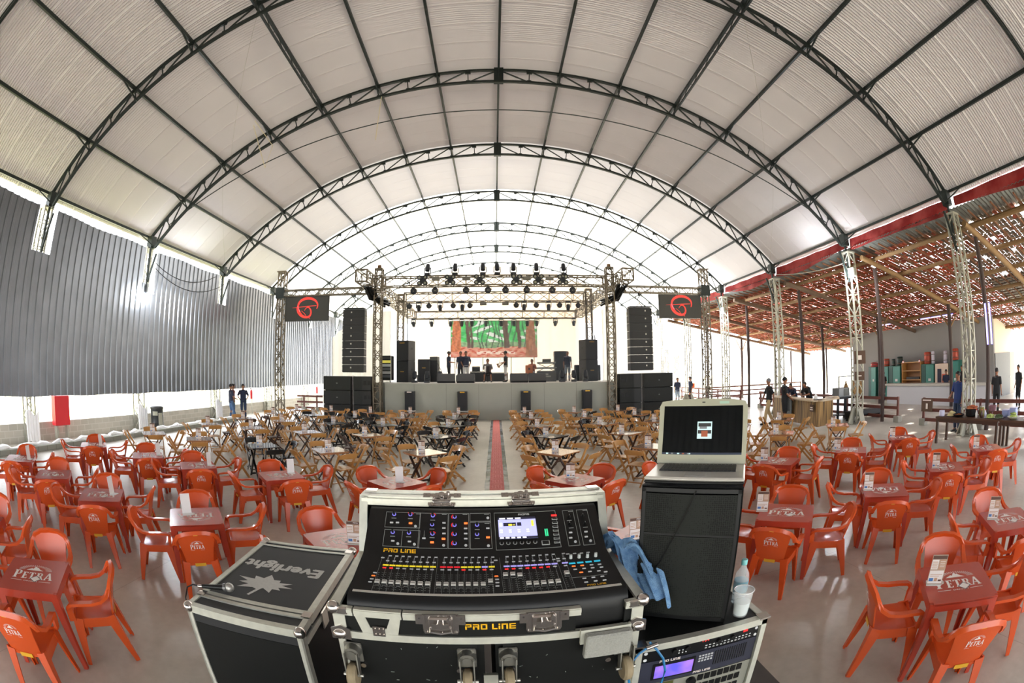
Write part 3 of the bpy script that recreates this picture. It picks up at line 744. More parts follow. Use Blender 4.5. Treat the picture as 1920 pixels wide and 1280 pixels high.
console_case = thing('console_flight_case', 'black flight case with aluminium edges holding the mixing desk', 'flight case', (-.033, 1.235, 1.613), math.radians(2.8))
T_ = console_case
mb = MB()
mb.b2((-.49, 0, 0), (.49, .62, .012)); mb.b2((-.487, .002, .01), (.27, .014, .106)); mb.b2((.43, .002, .01), (.487, .014, .106)); mb.b2((-.487, .606, .01), (.487, .618, .34))
side = [(0, .0), (0, .108), (.45, .122), (.53, .335), (.62, .335), (.62, 0)]
for s in (-1, 1): mb.prism(side, s * .478, s * .49, 'x')
mb.b2((-.478, .53, .31), (.478, .61, .33))
mb.build('case_body', black_ply, T_)
def strip(name, boxes, parent=T_, m=alu_worn):
    q = MB()
    for a, b in boxes: q.b2(a, b)
    return q.build(name, m, parent)
for a, b in ((-.492, -.425), (-.42, -.268), (-.263, .284), (.43, .492)):
    strip('rim_profile', [((a, -.006, .084), (b, .016, .112)), ((a, -.009, .096), (b, -.004, .108))])
strip('lower_profile', [((-.492, -.006, -.008), (.492, .012, .02))])
for s in (-1, 1):
    strip('corner_profile', [((s * .452, -.006, .018), (s * .492, .0, .086))])
    q = MB(); pth = [(s * .484, 0, .112), (s * .484, .45, .126), (s * .484, .535, .342), (s * .484, .62, .342)]
    for i in range(3): q.bar(pth[i], pth[i + 1], .034, .012)
    q.build('side_profile', alu_worn, T_)
    q = MB(); q.ball((s * .488, .0, .108), .024, 12); q.rbox((s * .47, -.004, .1), (.06, .012, .03), .006); q.build('ball_corner', chrome, T_, True)
    q = MB(); q.prism([(s * .44, -.012), (s * .505, -.012), (s * .505, .03), (s * .47, .045), (s * .44, .03)], -.012, -.006, 'y'); q.ball((s * .478, -.012, .008), .019, 12, (1.2, .7, 1)); q.build('corner_plate', chrome, T_, True)
strip('rear_profile', [((-.492, .585, .30), (.492, .63, .352)), ((-.492, .535, .335), (.492, .60, .347)), ((-.492, .522, .312), (.492, .54, .34))])
for s in (-1, 1): q = MB(); q.box((s * .465, .607, .3535), (.05, .042, .005)); q.box((s * .465, .584, .325), (.05, .004, .05)); q.build('top_corner_plate', chrome, T_)
def latch(x, y, z, up=False):
    q = MB(); a = len(q.v)
    q.prism([(-.055, -.035), (-.05, -.045), (.05, -.045), (.055, -.035), (.055, .03), (-.055, .03)], -.004, .002, 'y')
    q.rbox((0, -.008, -.006), (.075, .012, .055), .006); q.cyl((0, -.012, .0), (0, -.03, .0), .013, n=12); q.box((.0, -.026, .0), (.05, .004, .014)); q.cyl((.025, -.012, .018), (.025, -.024, .018), .007, n=8)
    q.tube([(-.03, -.016, -.012), (-.034, -.02, -.028), (0, -.022, -.034), (.034, -.02, -.028), (.03, -.016, -.012)], .004, 6)
    for sx in (-1, 1): q.box((sx * .062, -.005, .012), (.028, .008, .034))
    for px, pz in ((-.045, -.038), (0, -.04), (.045, -.038), (-.064, .018), (.064, .018)): q.cyl((px, -.004, pz), (px, -.009, pz), .004, n=6)
    if up: q.xf(Matrix.Rotation(-1.15, 4, 'X'), a)
    q.xf(Matrix.Translation((x, y, z)), a); q.build('butterfly_latch', chrome, T_, True)
latch(-.147, -.006, .082); latch(.168, -.006, .082); latch(-.163, .545, .338, True); latch(.152, .545, .338, True)
q = MB(); q.prism([(-.40, .02), (-.418, .083), (-.385, .083), (-.372, .042), (-.32, .042), (-.305, .083), (-.272, .083), (-.285, .02)], -.004, .0, 'y'); q.build('flap_frame', alu_worn, T_)
q = MB(); q.b2((-.365, -.007, .012), (-.325, -.002, .05)); 
for k in range(3):
    for j in (0, 1): q.cyl((-.358 + k * .013, -.007, .02 + j * .022), (-.358 + k * .013, -.01, .02 + j * .022), .003, n=6)
q.build('flap_hinge', chrome, T_)
q = MB(); block_word(q, 'PRO LiNE', .022, MX((.006, -.0005, .06), (1, 0, 0), (0, 0, 1)), 1.0); q.build('decal', yellow_p, T_)['label'] = 'yellow block letters on the front'
grey_cp = M('grey felt', (148, 148, 142), .95, var=(160, .25), bump=(200, .4))
q = MB(); q.rbox((.372, -.03, -.032), (.155, .03, .105), .006, Matrix.Rotation(.14, 3, 'X')); o = q.build('folded_flap', grey_cp, T_); o['label'] = 'grey felt faced flap folded down'
q = MB(); q.b2((.283, -.022, .012), (.45, -.006, .03)); q.b2((.283, -.02, -.03), (.3, -.008, .016)); q.build('flap_profile', alu_worn, o)

# two cases with castors below
for i, (a, b, cs) in enumerate(((-.487, -.012, (-.452, -.075)), (.012, .487, (.058, .445)))):
    t = thing('road_case', 'black road case with castors on its front, %s one under the mixing desk' % ('left' if i == 0 else 'right'), 'road case', (-.033, 1.235, .6), math.radians(2.8), 'road cases under the mixing desk')
    q = MB(); q.b2((a + .006, .036, 0), (b - .006, .6, 1.002)); q.b2((a + .03, .026, .845), (b - .03, .034, 1.0)); q.build('case_body', black_ply, t)
    for x in (a, b):
        q = MB(); q.b2((x - .012, .024, .0), (x + .012, .04, .84 if abs(x) < .1 else 1.0)); q.build('edge_profile', alu_worn, t)
    q = MB(); q.b2((a, .03, .996), (b, .6, 1.004)); q.build('top_profile', alu_worn, t)
    for x in (a + .06, b - .09, ):
        q = MB(); q.cyl((x, .028, .865), (x, .02, .865), .01, n=10); q.build('bolt', chrome, t, True)
    for x in cs:
        c = MB(); c.rbox((x, .022, .925), (.062, .01, .085), .006); c.cyl((x, .02, .935), (x, -.012, .935), .031, .027, n=16); c.cyl((x, -.012, .935), (x, -.018, .935), .016, n=12)
        for s in (-1, 1): c.bar((x + s * .022, -.012, .945), (x + s * .022, -.03, .855), .004, .04, w2=.004, h2=.022, up=V((0, 1, 0)))
        c.cyl((x - .034, -.03, .855), (x + .034, -.03, .855), .007, n=8)
        co = c.build('castor', M('zinc castor', (150, 148, 140), .35, .8), t, True)
        w = MB(); n = 24; L = []
        for (r, xx) in ((.02, -.014), (.043, -.015), (.05, -.008), (.05, .008), (.043, .015), (.02, .014)):
            L.append([V((x + xx, -.03 + r * math.cos(2 * PI * k / n), .855 + r * math.sin(2 * PI * k / n))) for k in range(n)])
        w.loft(L); w.build('wheel', M('worn beige rubber', (140, 126, 100), .7, var=(30, .3)), co, True)
    q = MB(); rg = random.Random(i + 3)
    for k in range(9):
        x0 = rg.uniform(a + .06, b - .06); z0 = rg.uniform(.8, .99); dx, dz = rg.uniform(-.012, .012), rg.uniform(-.006, .006)
        q.bar((x0, .0255, z0), (x0 + dx, .0255, z0 + dz), .001, .004, up=V((0, 1, 0)))
    q.build('scuff', M('pale scuffs', (150, 160, 152), .7), t)

# the mixing desk
DESK = thing('mixing_console', 'large black digital mixing desk with faders and a lit screen', 'mixing desk', (-.033, 1.235, 1.613), math.radians(2.8))
q = MB(); q.prism([(.02, .014), (.017, .085), (.022, .118), (.034, .14), (.05, .1485), (.30, .187), (.475, .309), (.50, .312), (.522, .285), (.522, .014)], -.445, .445, 'x'); q.build('chassis', M('black desk shell', (13, 14, 15), .42, spec=.35), DESK, True)
q = MB(); q.loft([[V((x, .052 + .0 * x, .1485)), V((x, .062, .150)), V((x, .062, .152)), V((x, .050, .1505))] for x in (-.43, .43)]); q.build('front_trim', M('silver trim', (208, 206, 200), .3, .5), DESK)
d1 = V((0, .25, .0385)).normalized(); d2 = V((0, .175, .122)).normalized(); X1 = V((1, 0, 0)); n1 = X1.cross(d1); n2 = X1.cross(d2)
def dk(u, v, h=0): return V((0, .05, .1485)) + X1 * u + d1 * v + n1 * h
def pn(u, v, h=0): return V((0, .30, .187)) + X1 * u + d2 * v + n2 * h
R1 = Matrix((X1, d1, n1)).transposed(); R2_ = Matrix((X1, d2, n2)).transposed()
fader_w = M('white fader cap', (216, 214, 208), .4); slot_m = M('black slot', (6, 6, 7), .6); line_m = M('pale panel print', (150, 154, 154), .5)
FX = [-.36, -.336, -.313, -.29, -.265, -.242, -.218, -.194, -.159, -.135, -.111, -.087, -.064, -.04, -.016, .008, .059, .083, .106, .13, .153, .177, .201, .225, .262]
FV = [.058] * 15 + [.075, .112, .113, .106, .053, .051, .052, .053, .053, .1]
q = MB()
for x in FX: q.box(dk(x + .004, .078, .0006), (.004, .108, .0012), R1)
q.build('fader_slot', slot_m, DESK); DESK.children[-1]['kind'] = 'stuff'
q = MB()
for i, x in enumerate(FX):
    for k in range(9): 
        for s in (-1, 1): q.box(dk(x + .004 + s * .007, .03 + k * .012, .0007), (.005, .0007, .0006), R1)
for x in FX[:-1]: q.box(dk(x - .0085, .125, .0007), (.0007, .225, .0006), R1)
for x in (-.182, .0195, .237, .25, .279): q.box(dk(x, .125, .0007), (.0009, .225, .0006), R1)
q.box(dk(.34, .078, .0007), (.12, .0009, .0006), R1); q.box(dk(.34, .014, .0007), (.12, .0009, .0006), R1)
q.build('deck_print', line_m, DESK)
for i, x in enumerate(FX):
    c = MB(); z0 = FV[i]; h = .011
    c.loft([[dk(x + .004 + a * .0075, z0 + b * l, e) for a, b in ((-1, -1), (1, -1), (1, 1), (-1, 1))] for e, l in ((.002, .0125), (.008, .0115), (.013, .009))]); c.mi = 1; c.box(dk(x + .004, z0, .0133), (.013, .0012, .0012), R1); c.box(dk(x + .004, z0 - .0128, .0075), (.0152, .001, .009), R1)
    c.build('fader_cap', [fader_w, slot_m], DESK)
SC_ = ['y'] * 8 + ['r'] * 3 + ['y', 'y', 'y', 'v', 'y'] + ['v'] * 9
scm = {'y': M('lit yellow strip', (226, 206, 40), .5, emit=.4), 'r': M('lit red strip', (220, 24, 40), .5, emit=.4), 'v': M('lit violet strip', (172, 164, 240), .5, emit=.4), 'c': M('lit cyan strip', (40, 178, 210), .5, emit=.4)}
for i, x in enumerate(FX): c = MB(); c.box(dk(x + .0125 - (.008 if i == 24 else 0) * 0, .177, .001), (.0205, .0075, .002), R1); c.build('channel_strip_display', scm[SC_[i]], DESK)
for u in (.299, .328, .358, .389): c = MB(); c.box(dk(u, .17, .001), (.022, .008, .002), R1); c.build('channel_strip_display', scm['c'], DESK)
BTN = {'n': 0}
def key(P, R, w, h, m, rnd=False):
    c = MB()
    if rnd: c.cyl(P, P + R @ V((0, 0, .004)), w / 2, w / 2 * .9, 10)
    else: c.rbox(P + R @ V((0, 0, .0015)), (w, h, .004), .0015, R)
    c.build('key', m, DESK)
RESTK = MB()
def softkey(P, R, w, h): RESTK.box(P + R @ V((0, 0, .0012)), (w, h, .003), R)
red_on = {0, 1, 11, 14, 16, 17, 19, 20, 21, 22}
for i, x in enumerate(FX):
    key(dk(x + .011, .158, 0), R1, .013, .006, led_red if i in red_on else key_gr)
    softkey(dk(x + .019, .242, 0), R1, .011, .005); softkey(dk(x + .015, .206, 0), R1, .011, .005)
    RESTK.box(dk(x + .013, .225, .001), (.0012, .02, .0006), R1)
rb = [(.3, .149, 1), (.33, .149, 1), (.363, .147, 0), (.391, .145, 0), (.301, .128, 0), (.332, .128, 0), (.362, .127, 0), (.393, .125, 0), (.317, .105, 1), (.347, .105, 0), (.378, .103, 0), (.399, .092, 0), (.319, .067, 0), (.35, .067, 0), (.381, .067, 0), (.32, .043, 0), (.352, .044, 0), (.382, .043, 0), (.296, .236, 0), (.321, .235, 0), (.346, .233, 0), (.371, .234, 0), (.255, .193, 0), (.255, .209, 0)]
for u, v, l in rb: key(dk(u, v, 0), R1, .013, .006, led_or if l else key_gr)
for u, v, l in ((-.366, .225, 0), (-.376, .122, 0), (-.378, .102, 1), (-.38, .082, 0), (-.382, .063, 0), (.033, .115, 1), (.034, .095, 0), (.034, .076, 0), (.033, .056, 0), (.036, .219, 0)): key(dk(u, v, 0), R1, .013, .006, led_or if l else key_gr)
RESTK.build('upper_channel_keys', key_gr, DESK)['kind'] = 'stuff'
for u, v in ((.301, .206), (.331, .205), (.361, .202), (.392, .203)):
    c = MB(); P = dk(u, v, 0); c.cyl(P, P + n1 * .016, .006, .005, 14); c.mi = 1; c.box(P + n1 * .0165 + d1 * .002, (.0015, .006, .001), R1); c.build('encoder_knob', [M('pale knob', (190, 196, 196), .3), slot_m], DESK)
# upper panel
q = MB()
for a, b, c_, d_ in ((-.377, .202, -.242, .127), (-.375, .115, -.24, .037), (-.244, .201, -.135, .034), (-.132, .201, -.056, .034), (-.051, .201, .027, .162), (-.051, .157, .027, .032), (.042, .201, .279, .025), (.308, .198, .35, .026), (.364, .197, .407, .024)):
    for (x0, y0, x1, y1) in ((a, b, c_, b), (a, d_, c_, d_), (a, d_, a, b), (c_, d_, c_, b)):
        q.box(pn((x0 + x1) / 2, (y0 + y1) / 2, .0005), (abs(x1 - x0) + .0011, abs(y1 - y0) + .0011, .001), R2_)
for u, v, w in ((-.306, .075, 0), (-.223, .1, 1)): q.box(pn(u, v, .0005), (.001, .07 if not w else .03, .001), R2_)
for u, v in ((-.345, .172), (-.281, .172), (-.342, .084), (-.281, .084), (-.194, .167), (-.195, .124), (-.193, .083), (-.025, .122), (-.026, .08), (.328, .147), (.33, .11), (.385, .108), (-.25, .196), (-.15, .196), (-.07, .196), (.013, .196), (.013, .151), (.34, .192), (.398, .192)):
    q.box(pn(u, v, .0005), (.018, .0022, .001), R2_)
q.build('panel_print', line_m, DESK)
ring_m = M('lit violet ring', (130, 124, 230), .4, emit=.5)
for u, v in ((-.346, .191), (-.282, .192), (-.343, .103), (-.281, .103), (-.194, .189), (-.195, .145), (-.192, .101), (-.11, .184), (-.11, .144), (-.109, .101), (-.109, .058), (-.025, .144), (-.026, .1)):
    c = MB(); P = pn(u, v); c.cyl(P, P + n2 * .014, .005, .0045, 14); c.mi = 1; c.cyl(P, P + n2 * .0015, .0078, n=16); c.build('encoder_knob', [black_pl, ring_m], DESK, True)
q = MB()
for u, v in ((-.11, .184), (-.11, .144), (-.109, .101), (-.109, .058), (-.194, .189), (-.282, .192), (-.192, .101)):
    for k in range(6): a = (2.2 + k * .33) if u > -.15 and u < -.1 else .4 + k * .4; q.box(pn(u + .0115 * math.cos(a), v + .0115 * math.sin(a), .0008), (.0022, .0022, .0012), R2_)
q.build('ring_light', led_red, DESK)['kind'] = 'stuff'
for u, v in ((.063, .055), (.087, .055), (.112, .055), (.137, .055), (.161, .055), (.186, .055)):
    c = MB(); P = pn(u, v); c.cyl(P, P + n2 * .013, .0055, .005, 14); c.mi = 1; c.cyl(P, P + n2 * .001, .0078, n=16); c.build('encoder_knob', [black_pl, line_m], DESK, True)
for u, v in ((.33, .166), (.326, .129), (.386, .125), (.384, .165)): c = MB(); P = pn(u, v); c.cyl(P, P + n2 * .012, .006, .005, 12); c.mi = 1; c.box(P + n2 * .0125 + d2 * .002, (.0012, .006, .001), R2_); c.build('volume_knob', [black_pl, line_m], DESK)
for u, v in ((-.278, .149), (-.192, .061), (-.15, .078), (-.067, .152), (.014, .084)): key(pn(u, v), R2_, .014, .009, led_or)
gk = [(-.352, .149), (-.329, .15), (-.339, .062), (-.276, .062), (-.15, .154), (-.15, .129), (-.149, .103), (-.223, .079), (-.068, .127), (-.068, .103), (-.068, .079), (.015, .127), (.324, .088), (.32, .063), (.383, .086), (.38, .062)]
for u, v in gk: key(pn(u, v), R2_, .013, .007, key_gr)
for u, v in ((-.258, .135), (-.319, .05), (-.257, .05), (-.149, .048), (-.068, .048), (.017, .177), (.014, .045), (.335, .043), (.393, .041)): key(pn(u, v), R2_, .011, .011, key_gr, True)
for i, (u, v) in enumerate(((.272, .177), (.272, .159), (.271, .14), (.27, .121), (.269, .103), (.268, .084), (.267, .065), (.266, .047))):
    key(pn(u, v), R2_, .022, .009, led_red if i == 0 else key_gr) if i == 0 else (lambda c: (c.rbox(pn(u, v, .0015), (.022, .01, .003), .0014, R2_), setattr(c, 'mi', 1), c.rbox(pn(u, v, .002), (.018, .0065, .003), .001, R2_), c.build('menu_key', [line_m, black_pl], DESK)))(MB())
# lit touch screen: flat picture
c = MB(); c.box(pn(.126, .124, .001), (.152, .11, .002), R2_); so = c.build('screen_bezel', black_pl, DESK)
c = MB(); lt = [M('screen lilac', (168, 170, 240), .4, emit=.75), M('screen dark', (40, 40, 60), .4, emit=.3), M('screen white', (240, 240, 255), .4, emit=.8), M('screen yellow', (236, 216, 60), .4, emit=.8)]
def sr(x0, y0, x1, y1, k, h): c.mi = k; c.add([pn(x0, y0, h), pn(x1, y0, h), pn(x1, y1, h), pn(x0, y1, h)], [(0, 1, 2, 3)])
sr(.055, .073, .198, .176, 0, .0022); sr(.055, .165, .198, .176, 1, .0026); sr(.074, .133, .122, .15, 1, .0026); sr(.126, .133, .142, .15, 1, .0026); sr(.093, .134, .106, .143, 3, .003); sr(.108, .137, .118, .14, 3, .003); sr(.18, .13, .189, .157, 3, .003); sr(.055, .073, .198, .083, 1, .0026)
for k in range(5): sr(.058 + k * .021, .0745, .072 + k * .021, .0815, 2, .003)
for k in range(4): sr(.06 + k * .033, .112, .07 + k * .033, .117, 2, .003); sr(.06 + k * .033, .102, .07 + k * .033, .107, 2, .003)
for k in range(3): sr(.06 + k * .03, .167, .082 + k * .03, .1735, 2, .003)
sr(.06, .133, .07, .15, 2, .003)
c.build('screen_picture', lt, so)
c = MB(); block_word(c, 'MIDAS', .008, MX(pn(.156, .19, .0006), (1, 0, 0), d2), 1.15); c.build('maker_name', M('white print', (210, 212, 214), .5), DESK)
c = MB(); block_word(c, 'PRO LiNE', .017, MX(pn(-.308, .018, .0009), (1, 0, 0), d2), 1.0); block_word(c, 'PRO LiNE', .009, MX(dk(.352, .025, .0009), (1, 0, 0), d1), 1.0); c.build('decal', yellow_p, DESK)
for u in (.2295, .2365): c = MB(); c.box(pn(u, .097, .001), (.0045, .033, .002), R2_); c.build('level_meter', M('lit green bar', (60, 220, 150), .4, emit=.6), DESK)
c = MB(); c.rbox(pn(.224, .048, .002), (.03, .022, .004), .002, R2_); c.mi = 1; c.rbox(pn(.224, .048, .003), (.026, .018, .004), .002, R2_); c.build('cursor_pad', [line_m, black_pl], DESK)

# left flight case with a lid and a stencil
t = thing('flight_case', 'black wheeled flight case with white sprayed stencil, left of the mixing desk', 'flight case', (-1.155, 1.53, .6), math.radians(3.2))
q = MB(); q.b2((-.31, 0, .03), (.31, 1.02, .66)); q.build('case_body', black_ply, t)
q = MB(); q.b2((-.31, .16, .662), (.31, 1.02, .75)); lid = q.build('lid', M('scuffed dark lid', (30, 31, 33), .6, var=(9, .25)), t)
q = MB(); q.b2((-.31, 0, .662), (.31, .135, .75)); q.build('front_rail', M('scuffed dark lid', (30, 31, 33)), t)
q = MB()
for s in (-1, 1): q.b2((s * .318, .14, .715), (s * .285, 1.03, .757)); 
for y in (.152, .985): q.b2((-.315, y, .722), (.315, y + .032, .757))
q.b2((-.315, .93, .752), (.315, .95, .757))
q.build('lid_profile', alu_worn, lid)
q = MB(); q.b2((-.318, -.008, .715), (.318, .03, .757)); q.b2((-.318, .11, .745), (.318, .138, .757))
for s in (-1, 1): q.b2((s * .318, 0, .72), (s * .29, .138, .757))
q.build('rail_profile', alu_worn, t)
for s in (-1, 1):
    q = MB(); q.b2((s * .318, -.008, .03), (s * .288, .012, .72)); q.b2((s * .318, -.008, .03), (s * .306, .03, .72)); q.build('corner_profile', alu_worn, t)
    q = MB(); q.b2((s * .3, .04, .655), (s * .318, 1.02, .69)); q.build('tongue_profile', alu_worn, t)
    q = MB(); q.ball((s * .305, .0, .742), .03, 14); q.build('ball_corner', chrome, t, True)
    q = MB(); q.ball((s * .305, 1.02, .742), .03, 14); q.build('ball_corner', chrome, t, True)
    for y in (.14, .97): q = MB(); q.box((s * .297, y, .759), (.045, .05, .006)); q.build('corner_plate', chrome, t)
    for y in (.1, .9): q = MB(); q.cyl((s * .24 - .02, y, .0), (s * .24 + .02, y, .0), .04, n=16); q.xf(Matrix.Translation((0, 0, .04))); q.build('castor', black_pl, t)
q = MB(); q.rbox((.322, .3, .66), (.012, .09, .1), .004); q.build('butterfly_latch', chrome, t)
paint = M('white spray paint', (206, 206, 202), .8, var=(60, .12))
q = MB()
for dx, dy in ((0, 0), (.007, .002), (-.006, .003), (.002, -.006), (.003, .007), (-.004, -.004)): put_text(q, 'Everlight', .15, MX((-.02 + dx, .63 + dy, .7512 + dx * .01), (-1, .05, 0), (-.05, -1, 0)), 0, .95)
q.build('stencil', paint, lid)['label'] = 'white sprayed lettering and leaf'
q = MB(); cx, cy = -.03, .40; pts = []
for k in range(22):
    a = 2 * PI * k / 22 + .5; r = (.13, .075, .105, .07)[k % 4] * (1.2 if 2 < k < 14 else .95); pts.append(V((cx + r * 1.3 * math.cos(a), cy + r * .78 * math.sin(a), .7513)))
q.add([V((cx, cy, .7513))] + pts, [(0, i + 1, (i + 1) % 22 + 1) for i in range(22)]); q.add([V((cx - .02, cy - .05, .7514)), V((cx - .05, cy - .15, .7514)), V((cx - .035, cy - .155, .7514)), V((cx + .0, cy - .05, .7514))], [(0, 1, 2, 3)]); q.build('stencil_leaf', paint, lid)
# microphone on it
t = thing('microphone', 'handheld microphone with silver mesh head lying on the flight case', 'microphone', (-1.41, 1.715, 1.375), .32)
q = MB(); q.cyl((-.075, 0, 0), (.055, 0, .006), .011, .016, 14); q.build('handle', black_pl, t, True)
q = MB(); q.cyl((-.1, 0, -.001), (-.07, 0, 0), .0095, n=12); q.build('plug', chrome, t, True)
q = MB(); q.ball((.085, 0, .009), .026, 16, (1.05, 1, 1)); q.build('mesh_head', M('silver wire mesh', (176, 174, 170), .45, .8, var=(220, .4)), t, True)
q = MB(); q.cyl((.05, 0, .006), (.066, 0, .0075), .021, .023, 14); q.build('collar', M('grey collar', (120, 120, 120), .4, .6), t, True)
q = MB(); q.tube([(-.1, 0, -.001), (-.13, .0, .004), (-.16, -.02, -.006), (-.17, -.06, -.05), (-.168, -.08, -.13), (-.16, -.09, -.3)], .004, 6); q.build('cable', black_pl, t, True)

# effects rack with lit display
RX0, RX1, RZ = .463, .993, 1.508
t = thing('equipment_rack', 'small black equipment rack with lit purple display, under the loudspeaker', 'rack', (0, 0, 0))
q = MB(); q.b2((RX0, 1.3, .64), (RX0 + .012, 1.66, RZ - .006)); q.b2((RX1 - .012, 1.3, .64), (RX1, 1.66, RZ - .006)); q.b2((RX0, 1.3, RZ - .016), (RX1, 1.66, RZ - .004)); q.b2((RX0, 1.3, .64), (RX1, 1.66, .652)); q.b2((RX0, 1.648, .64), (RX1, 1.66, RZ - .01)); q.build('case_body', black_ply, t)
for a, b in (((RX0 - .004, 1.268, RZ - .03), (RX1 + .004, 1.3, RZ)), ((RX0 - .004, 1.268, .64), (RX0 + .02, 1.3, RZ)), ((RX1 - .02, 1.268, .64), (RX1 + .004, 1.3, RZ)), ((RX1 - .024, 1.3, RZ - .012), (RX1 + .004, 1.664, RZ)), ((RX0 - .004, 1.64, RZ - .012), (RX1 + .004, 1.664, RZ))):
    q = MB(); q.b2(a, b); q.build('edge_profile', alu_worn, t)
for x in (RX0 + .01, RX1 - .01):
    q = MB(); q.box((x, 1.285, RZ), (.05, .045, .008)); q.build('corner_plate', chrome, t)
for x in (RX0 + .06, RX1 - .06):
    for y in (1.35, 1.6): q = MB(); q.cyl((x - .015, y, .62), (x + .015, y, .62), .02, n=14); q.build('castor', black_pl, t)
navy = M('dark blue fascia', (44, 46, 60), .4)
def rkrect(mb, x0, z0, x1, z1, y=1.276): mb.b2((x0, y, z0), (x1, y + .01, z1))
U = MB(); rkrect(U, .487, 1.42, .969, 1.476, 1.28); u1 = U.build('effects_unit', M('gloss black fascia', (14, 15, 17), .3), t)
q = MB()
for x in (.61, .66, .79, .85): q.cyl((x, 1.28, 1.452), (x, 1.268, 1.452), .012, .01, 12)
q.build('knob', black_pl, u1)
q = MB(); k = 0
for d_ in ('1', '3', '4'):
    put_text(q, d_, .016, MX((.722 + k * .011, 1.2788, 1.468 - .0), (1, 0, 0), (0, 0, 1))); k += 1
q.build('digit_display', M('lit red digits', (255, 50, 40), .4, emit=1.5), u1)
q = MB(); q.add([V((.898, 1.2795, 1.458)), V((.918, 1.2795, 1.458)), V((.918, 1.2795, 1.478)), V((.898, 1.2795, 1.478))], [(0, 1, 2, 3)]); q.build('power_lamp', led_red, u1)
q = MB()
for k in range(26): q.box((.74 + (k % 13) * .016, 1.279, 1.43 + (k // 13) * .012), (.008, .002, .004))
for x in (.5, .958):
    for z in (1.462, 1.43): q.cyl((x, 1.279, z), (x, 1.2775, z), .007, n=10)
for k in range(6): q.box((.63 + (k % 3) * .014, 1.279, 1.435 + (k // 3) * .012), (.005, .002, .005))
q.build('fascia_print', M('white print', (210, 212, 214)), u1)
U = MB(); rkrect(U, .487, 1.30, .969, 1.416, 1.28); u2 = U.build('processor_unit', navy, t)
q = MB(); rkrect(q, .535, 1.318, .705, 1.40, 1.277); q.build('display_bezel', black_pl, u2)
lc = D.materials.new('lit violet display'); lc.use_nodes = True; nn = lc.node_tree; pp = nn.nodes['Principled BSDF']; tcn = nn.nodes.new('ShaderNodeTexCoord'); gx = nn.nodes.new('ShaderNodeTexNoise'); gx.inputs['Scale'].default_value = 14
cr = nn.nodes.new('ShaderNodeValToRGB'); cr.color_ramp.elements[0].position = .35; cr.color_ramp.elements[0].color = (.12, .1, .75, 1); cr.color_ramp.elements[1].position = .7; cr.color_ramp.elements[1].color = (.42, .2, .75, 1)
nn.links.new(tcn.outputs['Object'], gx.inputs['Vector']); nn.links.new(gx.outputs['Fac'], cr.inputs[0]); nn.links.new(cr.outputs[0], pp.inputs['Emission Color']); pp.inputs['Base Color'].default_value = (.01, .01, .03, 1); pp.inputs['Emission Strength'].default_value = 1.0 * EM
q = MB(); q.b2((.545, 1.2755, 1.326), (.697, 1.277, 1.388)); q.build('display', lc, u2)
q = MB()
for k in range(14): q.box((.79 + k * .0105, 1.279, 1.365), (.004, .003, .07))
q.build('ventilation_slot', slot_m, u2)
q = MB()
for k in range(15): q.rbox((.722 + (k % 5) * .0125, 1.277, 1.395 - (k // 5) * .013), (.009, .004, .008), .001)
q.build('keypad', key_gr, u2)
q = MB(); block_word(q, 'PRO LiNE', .012, MX((.60, 1.2785, 1.409), (1, 0, 0), (0, 0, 1))); q.build('decal', white_ink, u2); q = MB(); block_word(q, 'PRO LiNE', .011, MX((.745, 1.2785, 1.312), (1, 0, 0), (0, 0, 1))); q.build('decal', white_ink, u2)
U = MB(); rkrect(U, .487, 1.10, .969, 1.296, 1.28); u3 = U.build('patch_unit', M('grey fascia', (128, 128, 118), .5), t)
q = MB()
for r in range(3):
    for k in range(7): q.box((.745 + k * .029, 1.278, 1.275 - r * .05), (.022, .006, .03))
q.build('socket', black_pl, u3)
q = MB(); q.cyl((.705, 1.28, 1.27), (.705, 1.262, 1.27), .02, .018, 16); q.build('jog_wheel', black_pl, u3, True)
q = MB(); q.b2((.535, 1.277, 1.255), (.63, 1.28, 1.294)); q.build('display', M('olive display', (74, 76, 40), .3), u3)

# loudspeaker carrying the laptop
e1 = V((.8516, -.5243, 0)); e2 = V((.5243, .8516, 0)); SPA = math.atan2(-.5243, .8516)
t = thing('loudspeaker', 'black loudspeaker with hex grille carrying the laptop', 'loudspeaker', (.513, 1.519, 1.512), SPA)
q = MB(); q.loft([[V((x, y, z)) for x, y in ((0.0, 0), (.37, 0), (.335, .33), (.035, .33))] for z in (0, .54)]); q.build('cabinet', M('textured black cabinet', (10, 11, 11), .7, spec=.2, bump=(300, .5)), t)
gm = D.materials.new('hex punched grille'); gm.use_nodes = True; nn = gm.node_tree; pp = nn.nodes['Principled BSDF']; tcn = nn.nodes.new('ShaderNodeTexCoord'); vo = nn.nodes.new('ShaderNodeTexVoronoi'); vo.inputs['Scale'].default_value = 130; vo.inputs['Randomness'].default_value = .25
mp = nn.nodes.new('ShaderNodeMapRange'); mp.inputs[1].default_value = .3; mp.inputs[2].default_value = .5; mxr = nn.nodes.new('ShaderNodeMix'); mxr.data_type = 'RGBA'; mxr.inputs[6].default_value = (.001, .001, .001, 1); mxr.inputs[7].default_value = (.012, .014, .012, 1)
nn.links.new(tcn.outputs['Object'], vo.inputs['Vector']); nn.links.new(vo.outputs['Distance'], mp.inputs[0]); nn.links.new(mp.outputs[0], mxr.inputs[0]); nn.links.new(mxr.outputs[2], pp.inputs['Base Color']); pp.inputs['Roughness'].default_value = .6; pp.inputs['Specular IOR Level'].default_value = .25
q = MB(); q.slab(lambda u, v: (.018 + .334 * u, -.012 - .006 * math.sin(PI * u), .02 + .335 * v), 8, 1, (0, .006, 0)); q.slab(lambda u, v: (.018 + .334 * u, -.012 - .006 * math.sin(PI * u), .365 + .15 * v), 8, 1, (0, .006, 0)); q.build('grille', gm, t, True)
